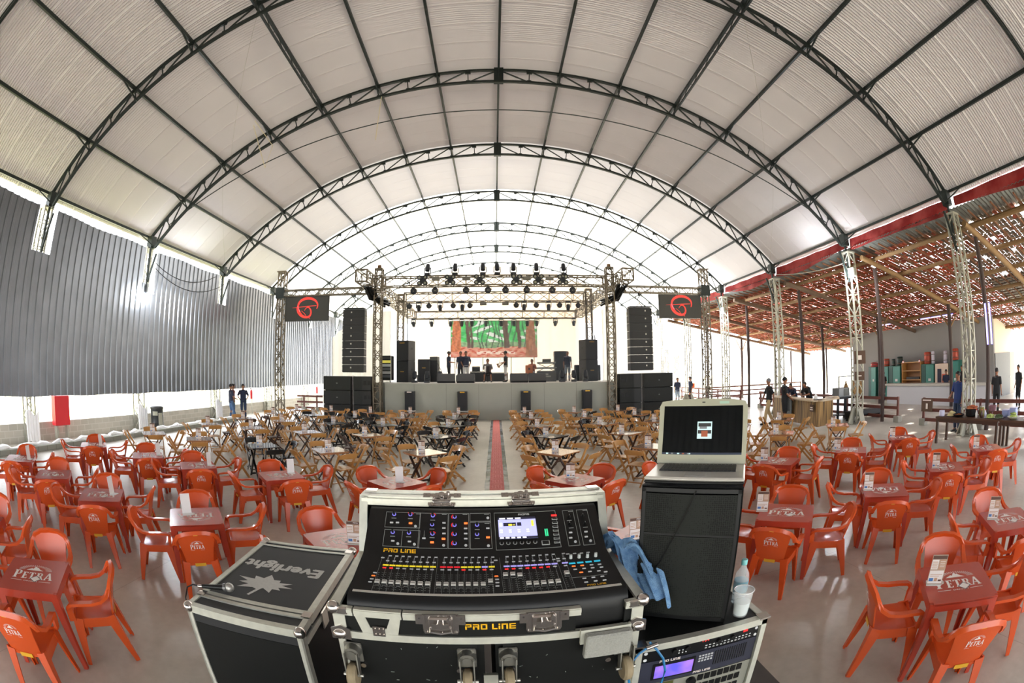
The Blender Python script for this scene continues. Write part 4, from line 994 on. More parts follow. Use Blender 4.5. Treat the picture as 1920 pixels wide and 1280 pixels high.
q = MB(); q.b2((.006, -.014, 0), (.018, .006, .535)); q.b2((.352, -.014, 0), (.364, .006, .535)); q.b2((.006, -.014, .52), (.364, .004, .535)); q.b2((.006, -.014, .0), (.364, .004, .018)); q.b2((.016, -.015, .356), (.354, -.004, .364)); q.build('grille_frame', black_pl, t)
q = MB(); q.tube([(.2, -.022, .53), (.17, -.022, .45), (.12, -.022, .33), (.09, -.024, .25), (.05, -.026, .18)], .0025, 6); o = q.build('cable', black_pl, None, True); o.matrix_world = t.matrix_basis @ Matrix(); o.location = t.location; o.rotation_euler = t.rotation_euler; tag(o, 'thin black cable from the laptop down the loudspeaker grille', 'cable')
# laptop
lc_ = M('champagne laptop plastic', (172, 171, 152), .4); ls = M('silver palm rest', (206, 202, 196), .3, .3)
t = thing('laptop', 'open beige laptop with dark glossy screen on the loudspeaker', 'laptop', (.507, 1.489, 2.066), SPA)
q = MB(); q.rbox((.18, .125, .006), (.36, .25, .012), .005); q.build('base', black_pl, t); q = MB(); q.rbox((.18, .125, .018), (.36, .25, .014), .006); q.build('palm_rest', ls, t)
q = MB(); q.b2((.035, .10, .0255), (.325, .215, .027)); kbd = q.build('keyboard', M('keyboard black', (32, 32, 34), .5), t)
q = MB()
for r in range(6):
    for k in range(19): q.rbox((.0435 + k * .0152, .11 + r * .0185, .0285), (.0135, .0165, .003), .001)
q.build('keycaps', M('keycap black', (44, 44, 46), .45), kbd)['kind'] = 'stuff'
q = MB(); q.b2((.14, .025, .0252), (.22, .075, .0262)); q.build('touchpad', M('touchpad', (170, 168, 164), .4), t)
ta = math.radians(14); up_ = V((0, math.sin(ta), math.cos(ta))); nb = V((0, -math.cos(ta), math.sin(ta))); L0 = V((0, .235, .026))
def lp(x, h, d=0): return L0 + X1 * x + up_ * h + nb * d
q = MB(); A = [(0, 0), (.36, 0), (.362, .225), (.352, .246), (.30, .254), (.18, .259), (.06, .254), (.008, .246), (-.002, .225)]
q.loft([[lp(x, h, -.012) for x, h in A], [lp(x, h, .004) for x, h in A]]); lidp = q.build('screen_lid', lc_, t)
q = MB(); q.loft([[lp(.018, .035, .0042), lp(.342, .035, .0042), lp(.342, .228, .0042), lp(.018, .228, .0042)], [lp(.018, .035, .0052), lp(.342, .035, .0052), lp(.342, .228, .0052), lp(.018, .228, .0052)]]); scr_ = q.build('screen', M('glossy dark screen', (7, 9, 9), .05, spec=1.0), lidp)
q = MB()
def lr(x0, h0, x1, h1, k, d=.0056): q.mi = k; q.add([lp(x0, h0, d), lp(x1, h0, d), lp(x1, h1, d), lp(x0, h1, d)], [(0, 1, 2, 3)])
lr(.157, .098, .217, .166, 0); lr(.161, .146, .213, .16, 1, .0058); lr(.166, .137, .196, .146, 2, .0058); lr(.16, .118, .214, .132, 1, .0058); lr(.174, .106, .2, .13, 3, .006); lr(.164, .101, .173, .115, 0, .006); lr(.018, .035, .342, .043, 4)
for k, x in enumerate((.035, .055, .08, .1, .12, .125)): lr(x, .0365, x + .009, .0415, (0, 2, 0, 3, 2, 0)[k], .006)
q.build('screen_picture', [M('pic pale blue', (190, 220, 224), .4, emit=.35), M('pic charcoal', (46, 46, 48), .4, emit=.1), M('pic grey', (120, 124, 130), .4, emit=.2), M('pic brown', (150, 78, 50), .4, emit=.25), M('taskbar', (36, 46, 66), .3, emit=.1)], scr_)
q = MB(); put_text(q, 'acer', .014, MX(lp(.18, .018, .0046), (1, 0, 0), up_)); q.build('maker_name', M('grey print', (150, 150, 140), .4), lidp)
q = MB(); q.box(lp(.18, .243, .005), (.012, .004, .004)); q.build('webcam', black_pl, lidp)
q = MB(); A_ = [lp(.245, .236, .0046), lp(.285, .236, .0046), lp(.285, .246, .0046), lp(.245, .246, .0046)]; q.add(A_, [(0, 1, 2, 3)]); q.build('sticker', M('pale green sticker', (170, 200, 184), .5), lidp)
# towel
q = MB(); tw = M('blue terry towel', (104, 146, 192), .95, col2=(128, 168, 208), var=(40, .2), bump=(260, .6))
def towel(u, v):
    path = [(.44, 1.66, 1.745), (.45, 1.63, 1.795), (.475, 1.59, 1.815), (.50, 1.55, 1.785), (.515, 1.51, 1.73), (.525, 1.47, 1.68), (.532, 1.44, 1.645), (.537, 1.42, 1.62)]
    s = v * (len(path) - 1); i = min(int(s), len(path) - 2); p = V(path[i]).lerp(V(path[i + 1]), s - i)
    wdt = .05 + .035 * v + .015 * math.sin(v * 3); off = V((.6, -.45, -.05)).normalized() * (u - .5) * wdt * 2
    fold = V((.6, .75, .2)).normalized() * (.012 * math.sin(u * 15 + v * 2) + .01 * math.sin(u * 27 + 1 - v * 3)) * (.5 + .6 * v)
    return p + off + fold + V((0, 0, .012 * math.sin(u * 6 + v * 4)))
q.slab(towel, 40, 28, (.007, .004, .004)); tag(q.build('towel', tw, smooth=True), 'blue terry towel hung over the right side of the desk case', 'towel')
q = MB(); q.slab(lambda u, v: (.47 + .075 * u, 1.56 - .12 * u + .05 * (v - .5) * (1.6 - u), 1.80 + .02 * math.sin(u * 5) + .012 * math.sin(v * 9 + u * 4) - .05 * u * u + .03 * (v - .5) * u), 16, 10, (.002, .0, .008)); o = q.build('towel_corner', tw, D.objects['towel'], True)
# bottle and cup
clear = M('clear plastic', (240, 244, 246), .08, alpha=.28); water = M('water', (214, 230, 234), .05, alpha=.45); tcap = M('teal cap', (120, 190, 190), .4)
t = thing('water_bottle', 'clear plastic water bottle with teal cap behind the plastic cup', 'bottle', (.945, 1.44, RZ))
q = MB(); q.lathe([(.026, 0), (.031, .006), (.031, .05), (.029, .055), (.031, .06), (.031, .12), (.028, .14), (.014, .165), (.011, .17), (.011, .182)], n=20); q.build('bottle_body', clear, t, True)
q = MB(); q.lathe([(.013, .18), (.0135, .2), (.012, .203), (.002, .2035)], n=16); q.build('cap', tcap, t, True)
q = MB(); q.lathe([(.0315, .06), (.0317, .065), (.0317, .105), (.0315, .11)], n=20); q.build('label_band', M('faded blue label', (120, 176, 196), .5, alpha=.6), t, True)
q = MB(); q.lathe([(.02, .003), (.029, .008), (.029, .045), (.003, .046)], n=20); q.build('water', water, t, True)
t = thing('plastic_cup', 'clear plastic cup of water on the corner of the rack', 'cup', (.905, 1.345, RZ))
q = MB(); q.lathe([(.028, 0), (.03, .003), (.0395, .11), (.0415, .113), (.0415, .117), (.039, .115), (.0295, .005), (.003, .004)], n=24); q.build('cup_wall', clear, t, True)
q = MB(); q.lathe([(.026, .006), (.0285, .01), (.033, .062), (.003, .0622)], n=24); q.build('water', M('cloudy water', (232, 240, 240), .1, alpha=.8), t, True)
q = MB(); n = 28; q.tube([(.041 * math.cos(2 * PI * k / n), .041 * math.sin(2 * PI * k / n), .116) for k in range(n + 1)], .0018, 6); q.build('rim', M('white cup rim', (240, 240, 240), .3), t, True)
# blue cable with connector
q = MB(); q.tube([(.50, 1.262, 1.53), (.525, 1.245, 1.50), (.55, 1.235, 1.46), (.565, 1.23, 1.40), (.558, 1.225, 1.345), (.53, 1.222, 1.31), (.495, 1.222, 1.305), (.46, 1.225, 1.325), (.435, 1.228, 1.37), (.427, 1.23, 1.42), (.435, 1.235, 1.47), (.46, 1.24, 1.50), (.485, 1.245, 1.515)], .0045, 8)
o = q.build('patch_cable', M('blue cable jacket', (26, 112, 166), .4), smooth=True); tag(o, 'blue cable looping in front of the equipment rack', 'cable')
q = MB(); q.cyl((.485, 1.245, 1.515), (.525, 1.25, 1.522), .009, .01, 12); q.build('connector', chrome, o, True)
# ================================================================= stage
SZ = 1.93
stage_m = M('grey stage skirt', (168, 170, 160), .8, var=(1.5, .08))
t = thing('stage', 'raised stage with plain grey front skirt at the end of the aisle', 'stage', (0, 23.6, 0))
MB().b2((-5.9, .02, 0), (6.25, 12.8, SZ - .04)).build('skirt', stage_m, t); MB().b2((-5.92, 0, SZ - .04), (6.27, 12.9, SZ)).build('deck', M('pale stage deck', (176, 174, 168), .5), t)
MB().b2((-6.7, .7, 0), (-5.92, 4, SZ)).build('side_skirt', stage_m, t); MB().b2((6.29, .7, 0), (6.9, 4, SZ)).build('side_skirt', stage_m, t)
q = MB()
for x in (-4.3, -2.6, -.9, .8, 2.5, 4.2): q.b2((x - .006, .012, 0), (x + .006, .02, SZ - .05))
q.build('skirt_seam', M('skirt seam', (116, 118, 110)), t)
# trussing
tr_m = M('aluminium truss', (112, 102, 86), .45, .4, var=(6, .12))
def truss(name, label, p, q_, w=.5, group='stage trusses', pitch=.5, up=V((0, 0, 1)), ch=.062, wb=.036, xweb=False):
    t = thing(name, label, 'truss', p, 0, group); m_ = MB(); lattice(m_, (0, 0, 0), V(q_) - V(p), w, ch=ch, wb=wb, pitch=pitch, up=up, xweb=xweb); m_.build('lattice', tr_m, t)
    d = (V(q_) - V(p)); n = d.normalized(); 
    for k in (0, 1):
        c = d * k; e = MB(); sd, u = frame(n, up)
        for a, b in (((-1, -1), (1, -1)), ((1, -1), (1, 1)), ((1, 1), (-1, 1)), ((-1, 1), (-1, -1))): e.bar(c + (sd * a[0] + u * a[1]) * w / 2, c + (sd * b[0] + u * b[1]) * w / 2, ch * 1.2)
        e.build('end_frame', tr_m, t)
    return t
for x, y, tp, lab, w in ((-6.25, 23.4, 8.0, 'stage tower truss at the front left corner of the stage', .38), (6.1, 23.4, 8.0, 'stage tower truss at the front right corner of the stage', .38), (-6.25, 29.3, 7.6, 'slender tower truss standing on the left of the stage behind the side fill', .38), (6.15, 29.3, 7.9, 'slender tower truss standing on the right of the stage behind the side fill', .38)):
    z0 = 0 if y < 25 else SZ
    t = truss('tower_truss', lab, (x, y, z0 + .02), (x, y, tp), w, 'stage tower trusses', .42)
    MB().box((0, 0, -.01), (.6, .6, .02)).build('base_plate', tr_m, t)
    c = MB()
    for a in (-1, 1):
        for b in (-1, 1): c.bar((a * .28, b * .28, tp - z0 - 1.15), (a * .28, b * .28, tp - z0 - .4), .05)
        c.b2((-.3, a * .28 - .02, tp - z0 - 1.15), (.3, a * .28 + .02, tp - z0 - 1.1)); c.b2((-.3, a * .28 - .02, tp - z0 - .45), (.3, a * .28 + .02, tp - z0 - .4))
    c.build('sleeve_block', tr_m, t)
    if y < 25: MB().rbox((0, 0, tp + .12), (.22, .16, .22), .05).build('hoist', M('brown hoist housing', (120, 90, 60), .5), t)
truss('lighting_truss', 'front lighting truss across the stage, carrying a row of upright lights', (-5.95, 23.4, 7.26), (5.8, 23.4, 7.26), .5, pitch=.75)
truss('lighting_truss', 'middle lighting truss across the stage', (-5.95, 29.2, 7.37), (5.85, 29.2, 7.37), .6, pitch=.8)
truss('lighting_truss', 'rear lighting truss across the stage in front of the forest screen', (-6.2, 34.6, 6.9), (6.2, 34.6, 6.9), .56, pitch=.8)
truss('side_truss', 'side truss running back along the left of the stage', (-6.72, 21.6, 7.3), (-6.72, 35.5, 7.1), .6, pitch=.5, xweb=False)
truss('side_truss', 'side truss running back along the right of the stage', (6.62, 21.6, 7.3), (6.62, 35.5, 7.1), .6, pitch=.5)
for s, x in ((-1, -12.2), (1, 11.8)):
    sd = 'left' if s < 0 else 'right'
    t = truss('tower_truss', 'outer tower truss beside the %s video panel' % sd, (x, 23.4, .02), (x, 23.4, 8.1), .4, 'stage tower trusses', .42)
    MB().box((0, 0, -.01), (.7, .7, .02)).build('base_plate', tr_m, t); MB().box((0, 0, 6.85), (.56, .56, .62)).build('sleeve_block', steel_dark, t); MB().box((0, 0, 8.1), (.6, .5, .06)).build('head_block', tr_m, t)
    truss('wing_truss', 'horizontal truss holding the %s video panel' % sd, (x, 23.4, 6.85), (s * 6.9, 23.4, 6.85), .34, pitch=.42)
    # video panel
    x0, x1, z0, z1 = ((-11.86, -9.1, 5.26, 6.62) if s < 0 else (8.88, 11.5, 5.28, 6.6))
    v = thing('video_panel', 'dark video panel with red swirl symbol, %s of the stage' % sd, 'screen', ((x0 + x1) / 2, 23.3, z0), 0, 'video panels beside the stage')
    W = x1 - x0; Hh = z1 - z0
    MB().b2((-W / 2, 0, 0), (W / 2, .1, Hh)).build('housing', black_pl, v); MB().b2((-W / 2 + .02, -.012, .02), (W / 2 - .02, 0, Hh - .02)).build('screen', M('dark led face', (66, 66, 62), .6, emit=.06), v)
    g = MB()
    def swirl(pts, ws, mi):
        g.mi = mi
        for i in range(len(pts) - 1):
            (ax, az), (bx, bz) = pts[i], pts[i + 1]; d = V((bx - ax, bz - az)).normalized(); nx, nz = -d.y, d.x
            g.add([V((ax - nx * ws[i], -.016, az - nz * ws[i])), V((bx - nx * ws[i + 1], -.016, bz - nz * ws[i + 1])), V((bx + nx * ws[i + 1], -.016, bz + nz * ws[i + 1])), V((ax + nx * ws[i], -.016, az + nz * ws[i]))], [(0, 1, 2, 3)])
    A = [(.88 - .0 + .0 * k, 0) for k in range(1)]
    P1 = []; w1 = []
    for k in range(31):
        a = math.radians(-25 + k * 8.6); r = 1.0
        ax = .08 + .62 * math.cos(a) * (1.0 if a < 2 else 1.0); az = Hh * .62 + .42 * math.sin(a) - (.0 if a < PI else .12 * (a - PI))
        P1.append((ax, az)); w1.append(.02 + .05 * math.sin(PI * k / 30))
    swirl(P1, w1, 0)
    P2 = [(-.56, Hh * .62), (-.58, Hh * .5), (-.5, Hh * .36), (-.34, Hh * .24), (-.14, Hh * .17), (.08, Hh * .15), (.24, Hh * .2), (.31, Hh * .32), (.28, Hh * .45), (.17, Hh * .55), (.05, Hh * .56), (-.06, Hh * .5), (-.12, Hh * .42)]
    swirl(P2, [.03, .06, .075, .075, .07, .06, .05, .045, .04, .03, .02, .015, .01], 0)
    swirl([(-.9, Hh * .55), (-.5, Hh * .57), (.1, Hh * .6), (.62, Hh * .62)], [.004, .012, .02, .01], 0); swirl([(-.56, Hh * .62), (-.52, Hh * .5), (-.4, Hh * .38)], [.02, .035, .02], 1); swirl([(-.3, Hh * .42), (-.1, Hh * .3), (.0, Hh * .22)], [.01, .012, .01], 0); swirl([(.16, Hh * .16), (.24, Hh * .08)], [.02, .01], 0)
    g.build('lit_symbol', [M('lit red symbol', (240, 60, 50), .5, emit=.7), M('lit pink symbol', (236, 170, 190), .5, emit=.6)], v)
    # line array of eight cabinets
    ax0, ax1 = ((-8.27, -6.98) if s < 0 else (7.1, 8.47)); AW = ax1 - ax0; acx = (ax0 + ax1) / 2
    b = thing('array_bumper', 'rigging frame with hook above the %s line array' % sd, 'rigging', (acx, 23.4, 5.88), 0, 'rigging frames')
    MB().box((0, .1, .02), (AW - .1, .5, .05)).build('beam', black_pl, b); m_ = MB(); m_.bar((-.18, .1, .05), (0, .1, .24), .04); m_.bar((.18, .1, .05), (0, .1, .24), .04); m_.build('bridle', M('worn shackle', (130, 116, 90), .5, .5), b)
    m_ = MB(); m_.cyl((0, .1, .24), (0, .1, .62), .018); m_.ball((0, .1, .72), .09, 10, (.7, .5, 1.2)); m_.build('hoist_hook', steel_dark, b)
    wire('hoist_chain', 'thin hoist chain above the %s line array' % sd, (acx, 23.5, 6.6), (acx, 23.5, 6.8), 0, .012, steel_dark, 'chain')
    for k in range(8):
        zc = 5.64 - k * .4225; c = thing('line_array_cabinet', '%s cabinet from the top of the %s hanging line array' % (ORD[k], sd), 'loudspeaker', (acx, 23.4, zc), 0, 'line array cabinets')
        tilt = -.012 * k
        m_ = MB(); m_.loft([[V((x, .42, z * .8)), V((x, 0, z))][::1] + [] for x, z in ()]) if False else None
        m_.loft([[V((x, 0, -.207)), V((x, .42, -.18)), V((x, .42, .18)), V((x, 0, .207))] for x in (-AW / 2 + .06, AW / 2 - .06)]); m_.build('cabinet', M('charcoal array cabinet', (46, 46, 48), .6), c)
        m_ = MB(); m_.slab(lambda u, v: (-AW / 2 + .065 + (AW - .13) * u, -.015 - .02 * math.sin(PI * u), -.195 + .39 * v), 10, 1, (0, .012, 0)); m_.build('grille', M('charcoal grille', (52, 53, 55), .7, var=(60, .2)), c, True)
        m_ = MB(); m_.box((-.2 * -s * -1 if False else (-.13 if s < 0 else .28), -.04, .05), (.07, .01, .08)); m_.build('badge', M('pale badge', (196, 196, 186), .5), c)
        for e in (-1, 1): m_ = MB(); m_.b2((e * (AW / 2 - .05), -.01, -.2), (e * (AW / 2 - .01), .4, .2)); m_.cyl((e * (AW / 2), .05, .12), (e * (AW / 2 + .02), .05, .12), .02, n=8); m_.cyl((e * (AW / 2), .05, -.12), (e * (AW / 2 + .02), .05, -.12), .02, n=8); m_.build('rigging_plate', M('rigging plate', (84, 84, 84), .5, .4), c)
    # subwoofers: two stacks of three
    for st, (sx0, sx1, ang) in enumerate(((( -9.33, -7.72, 0), (-7.58, -6.56, .0)) if s < 0 else ((6.47, 7.72, 0), (7.84, 9.55, 0)))):
        for k in range(3):
            ht = 2.27 if s < 0 else 2.32; hh = ht / 3
            nm = '%s subwoofer of the %s stack on the %s of the stage' % (('bottom', 'middle', 'top')[k], ('left' if st == 0 else 'right'), sd)
            c = thing('subwoofer', nm, 'loudspeaker', ((sx0 + sx1) / 2, 23.2, k * hh + .005), 0, 'stacked subwoofers'); W = sx1 - sx0
            MB().rbox((0, .5, hh / 2), (W - .02, 1.0, hh - .012), .02).build('cabinet', M('black sub cabinet', (28, 29, 29), .55), c)
            plain = (st == 0) == (s < 0)
            if plain:
                m_ = MB(); m_.b2((-W / 2 + .05, -.012, .03), (W / 2 - .05, .0, hh - .04)); m_.build('grille', M('sub grille', (34, 36, 35), .75, var=(50, .3)), c); m_ = MB(); m_.box((.02, -.02, hh * .5), (.08, .008, .06)); m_.build('badge', M('dull badge', (110, 112, 108), .5), c)
            else:
                m_ = MB(); m_.b2((-W / 2 + .05, -.012, .03), (0 if s < 0 else W / 2 - .45, .0, hh - .04)); m_.build('grille', M('sub grille', (34, 36, 35)), c)
                m_ = MB(); o_ = .28 if s < 0 else -.35
                for a in (-.12, .12):
                    m_.rbox((o_ + a, -.01, hh * .55), (.16, .02, .2), .03)
                m_.build('handle_recess', slot_m, c)
    m_ = MB(); m_.cyl((-7.65 if s < 0 else 7.78, 23.5, 0), (-7.65 if s < 0 else 7.78, 23.5, 2.3), .05, n=10); tag(m_.build('white_pole', M('white and red pole', (238, 230, 230), .5)), 'thin pale pole standing between the %s subwoofer stacks' % sd, 'pole')
# cable looms at the truss corners
for s, x in ((-1, -6.5), (1, 6.45)):
    m_ = MB(); rg = random.Random(5 + s)
    for k in range(14):
        a = V((x + rg.uniform(-.5, .1) * -s, 23.0 + rg.uniform(-.3, .3), 6.95 + rg.uniform(-.1, .1))); b = V((x - s * rg.uniform(.2, .7), 24.2 + rg.uniform(-.3, .4), 6.3 + rg.uniform(-.2, .2)))
        m_.tube([a, a.lerp(b, .3) - V((0, 0, .2 + rg.random() * .2)), a.lerp(b, .7) - V((0, 0, .15)), b], .07, 6)
    tag(m_.build('cable_loom', black_pl, smooth=True), 'thick black cable loom hung at the %s front corner of the stage trussing' % ('left' if s < 0 else 'right'), 'cables')
for k, (x, z) in enumerate(((-5.8, 5.4), (5.95, 5.3), (6.3, 5.2))): wire('cable_drop', 'dark cable hanging beside the %s rear stage tower%s' % (('left', 'right', 'right')[k], ('', ', inner one', ', outer one')[k]), (x, 29.1, 7.1), (x + .05, 29.1, z - .9), 0, .03, black_pl)
# lamps
lamp_b = M('dark lamp body', (30, 34, 42), .45); lamp_g = M('grey lamp body', (92, 92, 90), .5); lens = M('lens glass', (140, 140, 124), .15, spec=.8)
def moving_head(up=True, body=lamp_b):
    t = thing('moving_head', 'x', 'stage light')
    s = 1 if up else -1
    MB().rbox((0, 0, s * .06), (.3, .28, .12), .02).build('base', body, t)
    m_ = MB()
    for a in (-1, 1): m_.bar((a * .17, 0, s * .12), (a * .16, 0, s * .42), .035, .1, up=V((0, 1, 0)))
    m_.build('yoke_arm', body, t)
    m_ = MB(); R = Matrix.Rotation(-.25 if up else .35, 3, 'X'); m_.lathe([(.06, -.2), (.12, -.16), (.13, .05), (.11, .2), (.1, .22)], (0, 0, s * .4), 14, R if up else R @ Matrix.Rotation(PI, 3, 'X')); h = m_.build('head', body, t, True)
    m_ = MB(); m_.lathe([(.095, .221), (.02, .235)], (0, 0, s * .4), 12, R if up else R @ Matrix.Rotation(PI, 3, 'X')); m_.build('lens', lens, h)
    return t
def par_can():
    t = thing('par_lamp', 'x', 'stage light'); R = Matrix.Rotation(PI / 2 + .15, 3, 'X')
    MB().lathe([(.06, -.18), (.15, -.12), (.17, .0), (.175, .06), (.16, .07)], (0, 0, -.28), 18, R).build('can', lamp_b, t, True); MB().lathe([(.155, .062), (.03, .07)], (0, 0, -.28), 16, R).build('lens', M('amber grey lens', (120, 116, 98), .3), t)
    m_ = MB(); m_.bar((0, 0, 0), (0, 0, -.1), .03); m_.tube([(-.19, 0, -.28), (-.18, 0, -.12), (0, 0, -.08), (.18, 0, -.12), (.19, 0, -.28)], .014, 6); m_.build('yoke', black_pl, t)
    return t
def blinder():
    t = thing('blinder_lamp', 'x', 'stage light'); m_ = MB(); m_.rbox((0, 0, 0), (.34, .14, .34), .03); m_.build('body', lamp_b, t)
    for a in (-1, 1):
        for b in (-1, 1):
            m_ = MB(); m_.lathe([(.06, -.1), (.12, -.04), (.13, .06), (.11, .07)], (a * .16, -.06, b * .15), 14, Matrix.Rotation(PI / 2, 3, 'X')); p = m_.build('lamp_pod', lamp_b, t, True)
            m_ = MB(); m_.lathe([(.1, .066), (.02, .075)], (a * .16, -.06, b * .15), 12, Matrix.Rotation(PI / 2, 3, 'X')); m_.build('lens', lens, p)
    return t
def wash():
    t = thing('strobe_lamp', 'x', 'stage light'); MB().rbox((0, 0, 0), (.42, .14, .2), .02).build('body', lamp_g, t); MB().b2((-.19, -.08, -.08), (.19, -.07, .08)).build('lens', M('dull louvre lens', (116, 114, 106), .4), t)
    m_ = MB(); m_.bar((0, .02, .1), (0, .02, .2), .04); m_.build('clamp', black_pl, t); return t
def row(proto, xs, y, z, what, grp, rz=0):
    n = len(xs)
    for i, x in enumerate(xs):
        o = proto if i == 0 else dup(proto, (0, 0, 0)); o.location = (x, y, z if not callable(z) else z(i)); o.rotation_euler.z = rz + ((i * 37) % 7 - 3) * .06
        o['label'] = '%s from left of the %s' % (ORD[i], what); o['group'] = grp
row(moving_head(True), [-3.55, -2.1, -.65, .09, .94, 2.14, 3.57], 23.16, 7.53, 'upright moving head lights on top of the front truss', 'upright moving heads')
row(blinder(), [-3.78, -2.33, -.82, 1.07, 2.23, 3.5], 23.08, 7.25, 'four lamp blinders on the front truss face', 'blinders')
row(wash(), [-3.1, -1.5, 1.63, 2.81], 23.08, 7.33, 'rectangular strobes on the front truss face', 'front strobes')
row(par_can(), [-4.27, -3.13, -1.52, -.39, .53, 1.61, 2.94, 4.03], 23.16, 7.0, 'round par lamps hung under the front truss', 'front par lamps')
row(moving_head(False), [-4.98, -3.57, -2.13, 1.84, 3.43, 4.71], 28.92, 7.06, 'moving heads hung under the middle truss', 'middle moving heads')
row(par_can(), [-5.59, -4.3, -2.72, -1.65, 1.34, 2.62, 4.13, 5.37], 28.92, 7.06, 'round par lamps hung under the middle truss', 'middle par lamps')
row(wash(), [-.78, .64], 28.92, 6.88, 'rectangular strobes under the middle truss', 'middle strobes')
row(moving_head(False), [-6.3, -4.89, -3.43, -2.57, -1.79, -.73, .44, 1.4, 2.41, 3.14, 4.57, 6.0], 34.34, lambda i: 6.61, 'moving heads hung under the rear truss', 'rear moving heads')
row(moving_head(True), [-4.45, -3.75, -3.05, 3.6, 4.25, 4.9], 24.6, SZ, 'small moving heads standing on the stage floor', 'floor moving heads')
# forest screen: a grid of lit cells
NXc, NZc = 110, 48
def forest(u, v):
    h = lambda x: (math.sin(x * 127.1) * 43758.5453) % 1
    n = lambda a, b: .5 + .5 * math.sin(a * 1.7 + 2.1 * math.sin(b * 1.3)) * math.cos(b * 1.9 - 1.2 * math.sin(a * .9))
    for (c, w, lean, col) in ((.06, .055, .02, (214, 128, 84)), (.93, .055, -.01, (176, 124, 92))):
        if abs(u - c - lean * (v - .3)) < w * (1.15 - .3 * v + .05 * math.sin(v * 30)) and v > .02 + (.12 if c < .5 else 0):
            k = .75 + .4 * n(u * 60, v * 18); return tuple(min(255, x * k) for x in col)
    for c, w in ((.2, .022), (.64, .03), (.24, .012), (.79, .02)):
        if abs(u - c - .01 * math.sin(v * 5)) < w and v > .25: k = .7 + .4 * n(u * 80, v * 20); return tuple(x * k for x in (116, 96, 84))
    if v < .27 + .02 * math.sin(u * 11):
        k = n(u * 34, v * 60); 
        if .08 < v < .17 and .3 < u < .75 and k > .3: return (250, 226, 208)
        return (226, 120 + 60 * k, 96 + 60 * k) if k > .3 else (200, 92, 74)
    for c in (.33, .38, .43, .49, .54, .58, .69, .74, .85):
        if abs(u - c - .02 * math.sin(v * 7 + c * 20)) < .006: return (84, 92, 84)
    k = n(u * 40, v * 26); l = n(u * 13 + 3, v * 9)
    if v < .42: return (110 + 60 * k, 150 + 50 * k, 110 + 40 * k)
    if l > .72: return (235, 246, 236)
    return (70 + 120 * k * l, 170 + 60 * k, 100 + 90 * k * l)
mb = MB()
led_y = 35.4; LX0, LX1, LZ0, LZ1 = -3.5, 3.22, 3.68, 6.52
for j in range(NZc + 1):
    for i in range(NXc + 1): mb.v.append((LX0 + (LX1 - LX0) * i / NXc, led_y, LZ0 + (LZ1 - LZ0) * j / NZc))
for j in range(NZc):
    for i in range(NXc): a = j * (NXc + 1) + i; mb.f.append([a, a + 1, a + NXc + 2, a + NXc + 1]); mb.m.append(0)
lm = D.materials.new('lit forest picture'); lm.use_nodes = True; nn = lm.node_tree; pp = nn.nodes['Principled BSDF']; at = nn.nodes.new('ShaderNodeAttribute'); at.attribute_name = 'picture'
pp.inputs['Base Color'].default_value = (0, 0, 0, 1); nn.links.new(at.outputs['Color'], pp.inputs['Emission Color']); pp.inputs['Emission Strength'].default_value = 1.1 * EM
t = thing('stage_screen', 'large lit screen showing a green forest above the stage floor', 'screen', (0, 0, 0))
MB().b2((LX0 - .03, led_y + .01, LZ0 - .03), (LX1 + .03, led_y + .14, LZ1 + .03)).build('housing', black_pl, t)
o = mb.build('screen_picture', lm, t); at_ = o.data.color_attributes.new('picture', 'FLOAT_COLOR', 'CORNER')
buf = []
for j in range(NZc):
    for i in range(NXc):
        c = lin(tuple(min(255, x) for x in forest((i + .5) / NXc, (j + .5) / NZc))); buf += [*c, 1.0] * 4
at_.data.foreach_set('color', buf)
m_ = MB()
for x in (-3.2, -1, 1.2, 3.0): m_.bar((x, led_y + .1, SZ), (x, led_y + .1, LZ0), .06)
m_.build('support_post', steel_grey, t)
# white drapes round the stage
dr = M('white stage drape', (242, 241, 238), .75, lucent=.7)
def drape(label, f, nu, nv, off=(0, .02, 0), name='stage_drape'):
    m_ = MB(); m_.slab(f, nu, nv, off); return tag(m_.build(name, dr, smooth=True), label, 'curtain', 'white drapes round the stage')
drape('white drape hanging behind the left line array', lambda u, v: (-10.4 + 3.9 * u, 27.5 + .08 * math.sin(u * 40), .1 + (6.3 - .1 - 1.6 * (1 - u) ** 2) * v), 60, 8)
drape('white drape hanging behind the right line array', lambda u, v: (6.7 + 4.0 * u, 28.0 + .08 * math.sin(u * 38), 1.9 + (6.4 - 1.9 - 1.2 * u * u) * v), 60, 8)
drape('white drape across the back of the stage behind the screen', lambda u, v: (-7 + 14 * u, 36.6 + .07 * math.sin(u * 90), SZ + 4.9 * v), 110, 4)
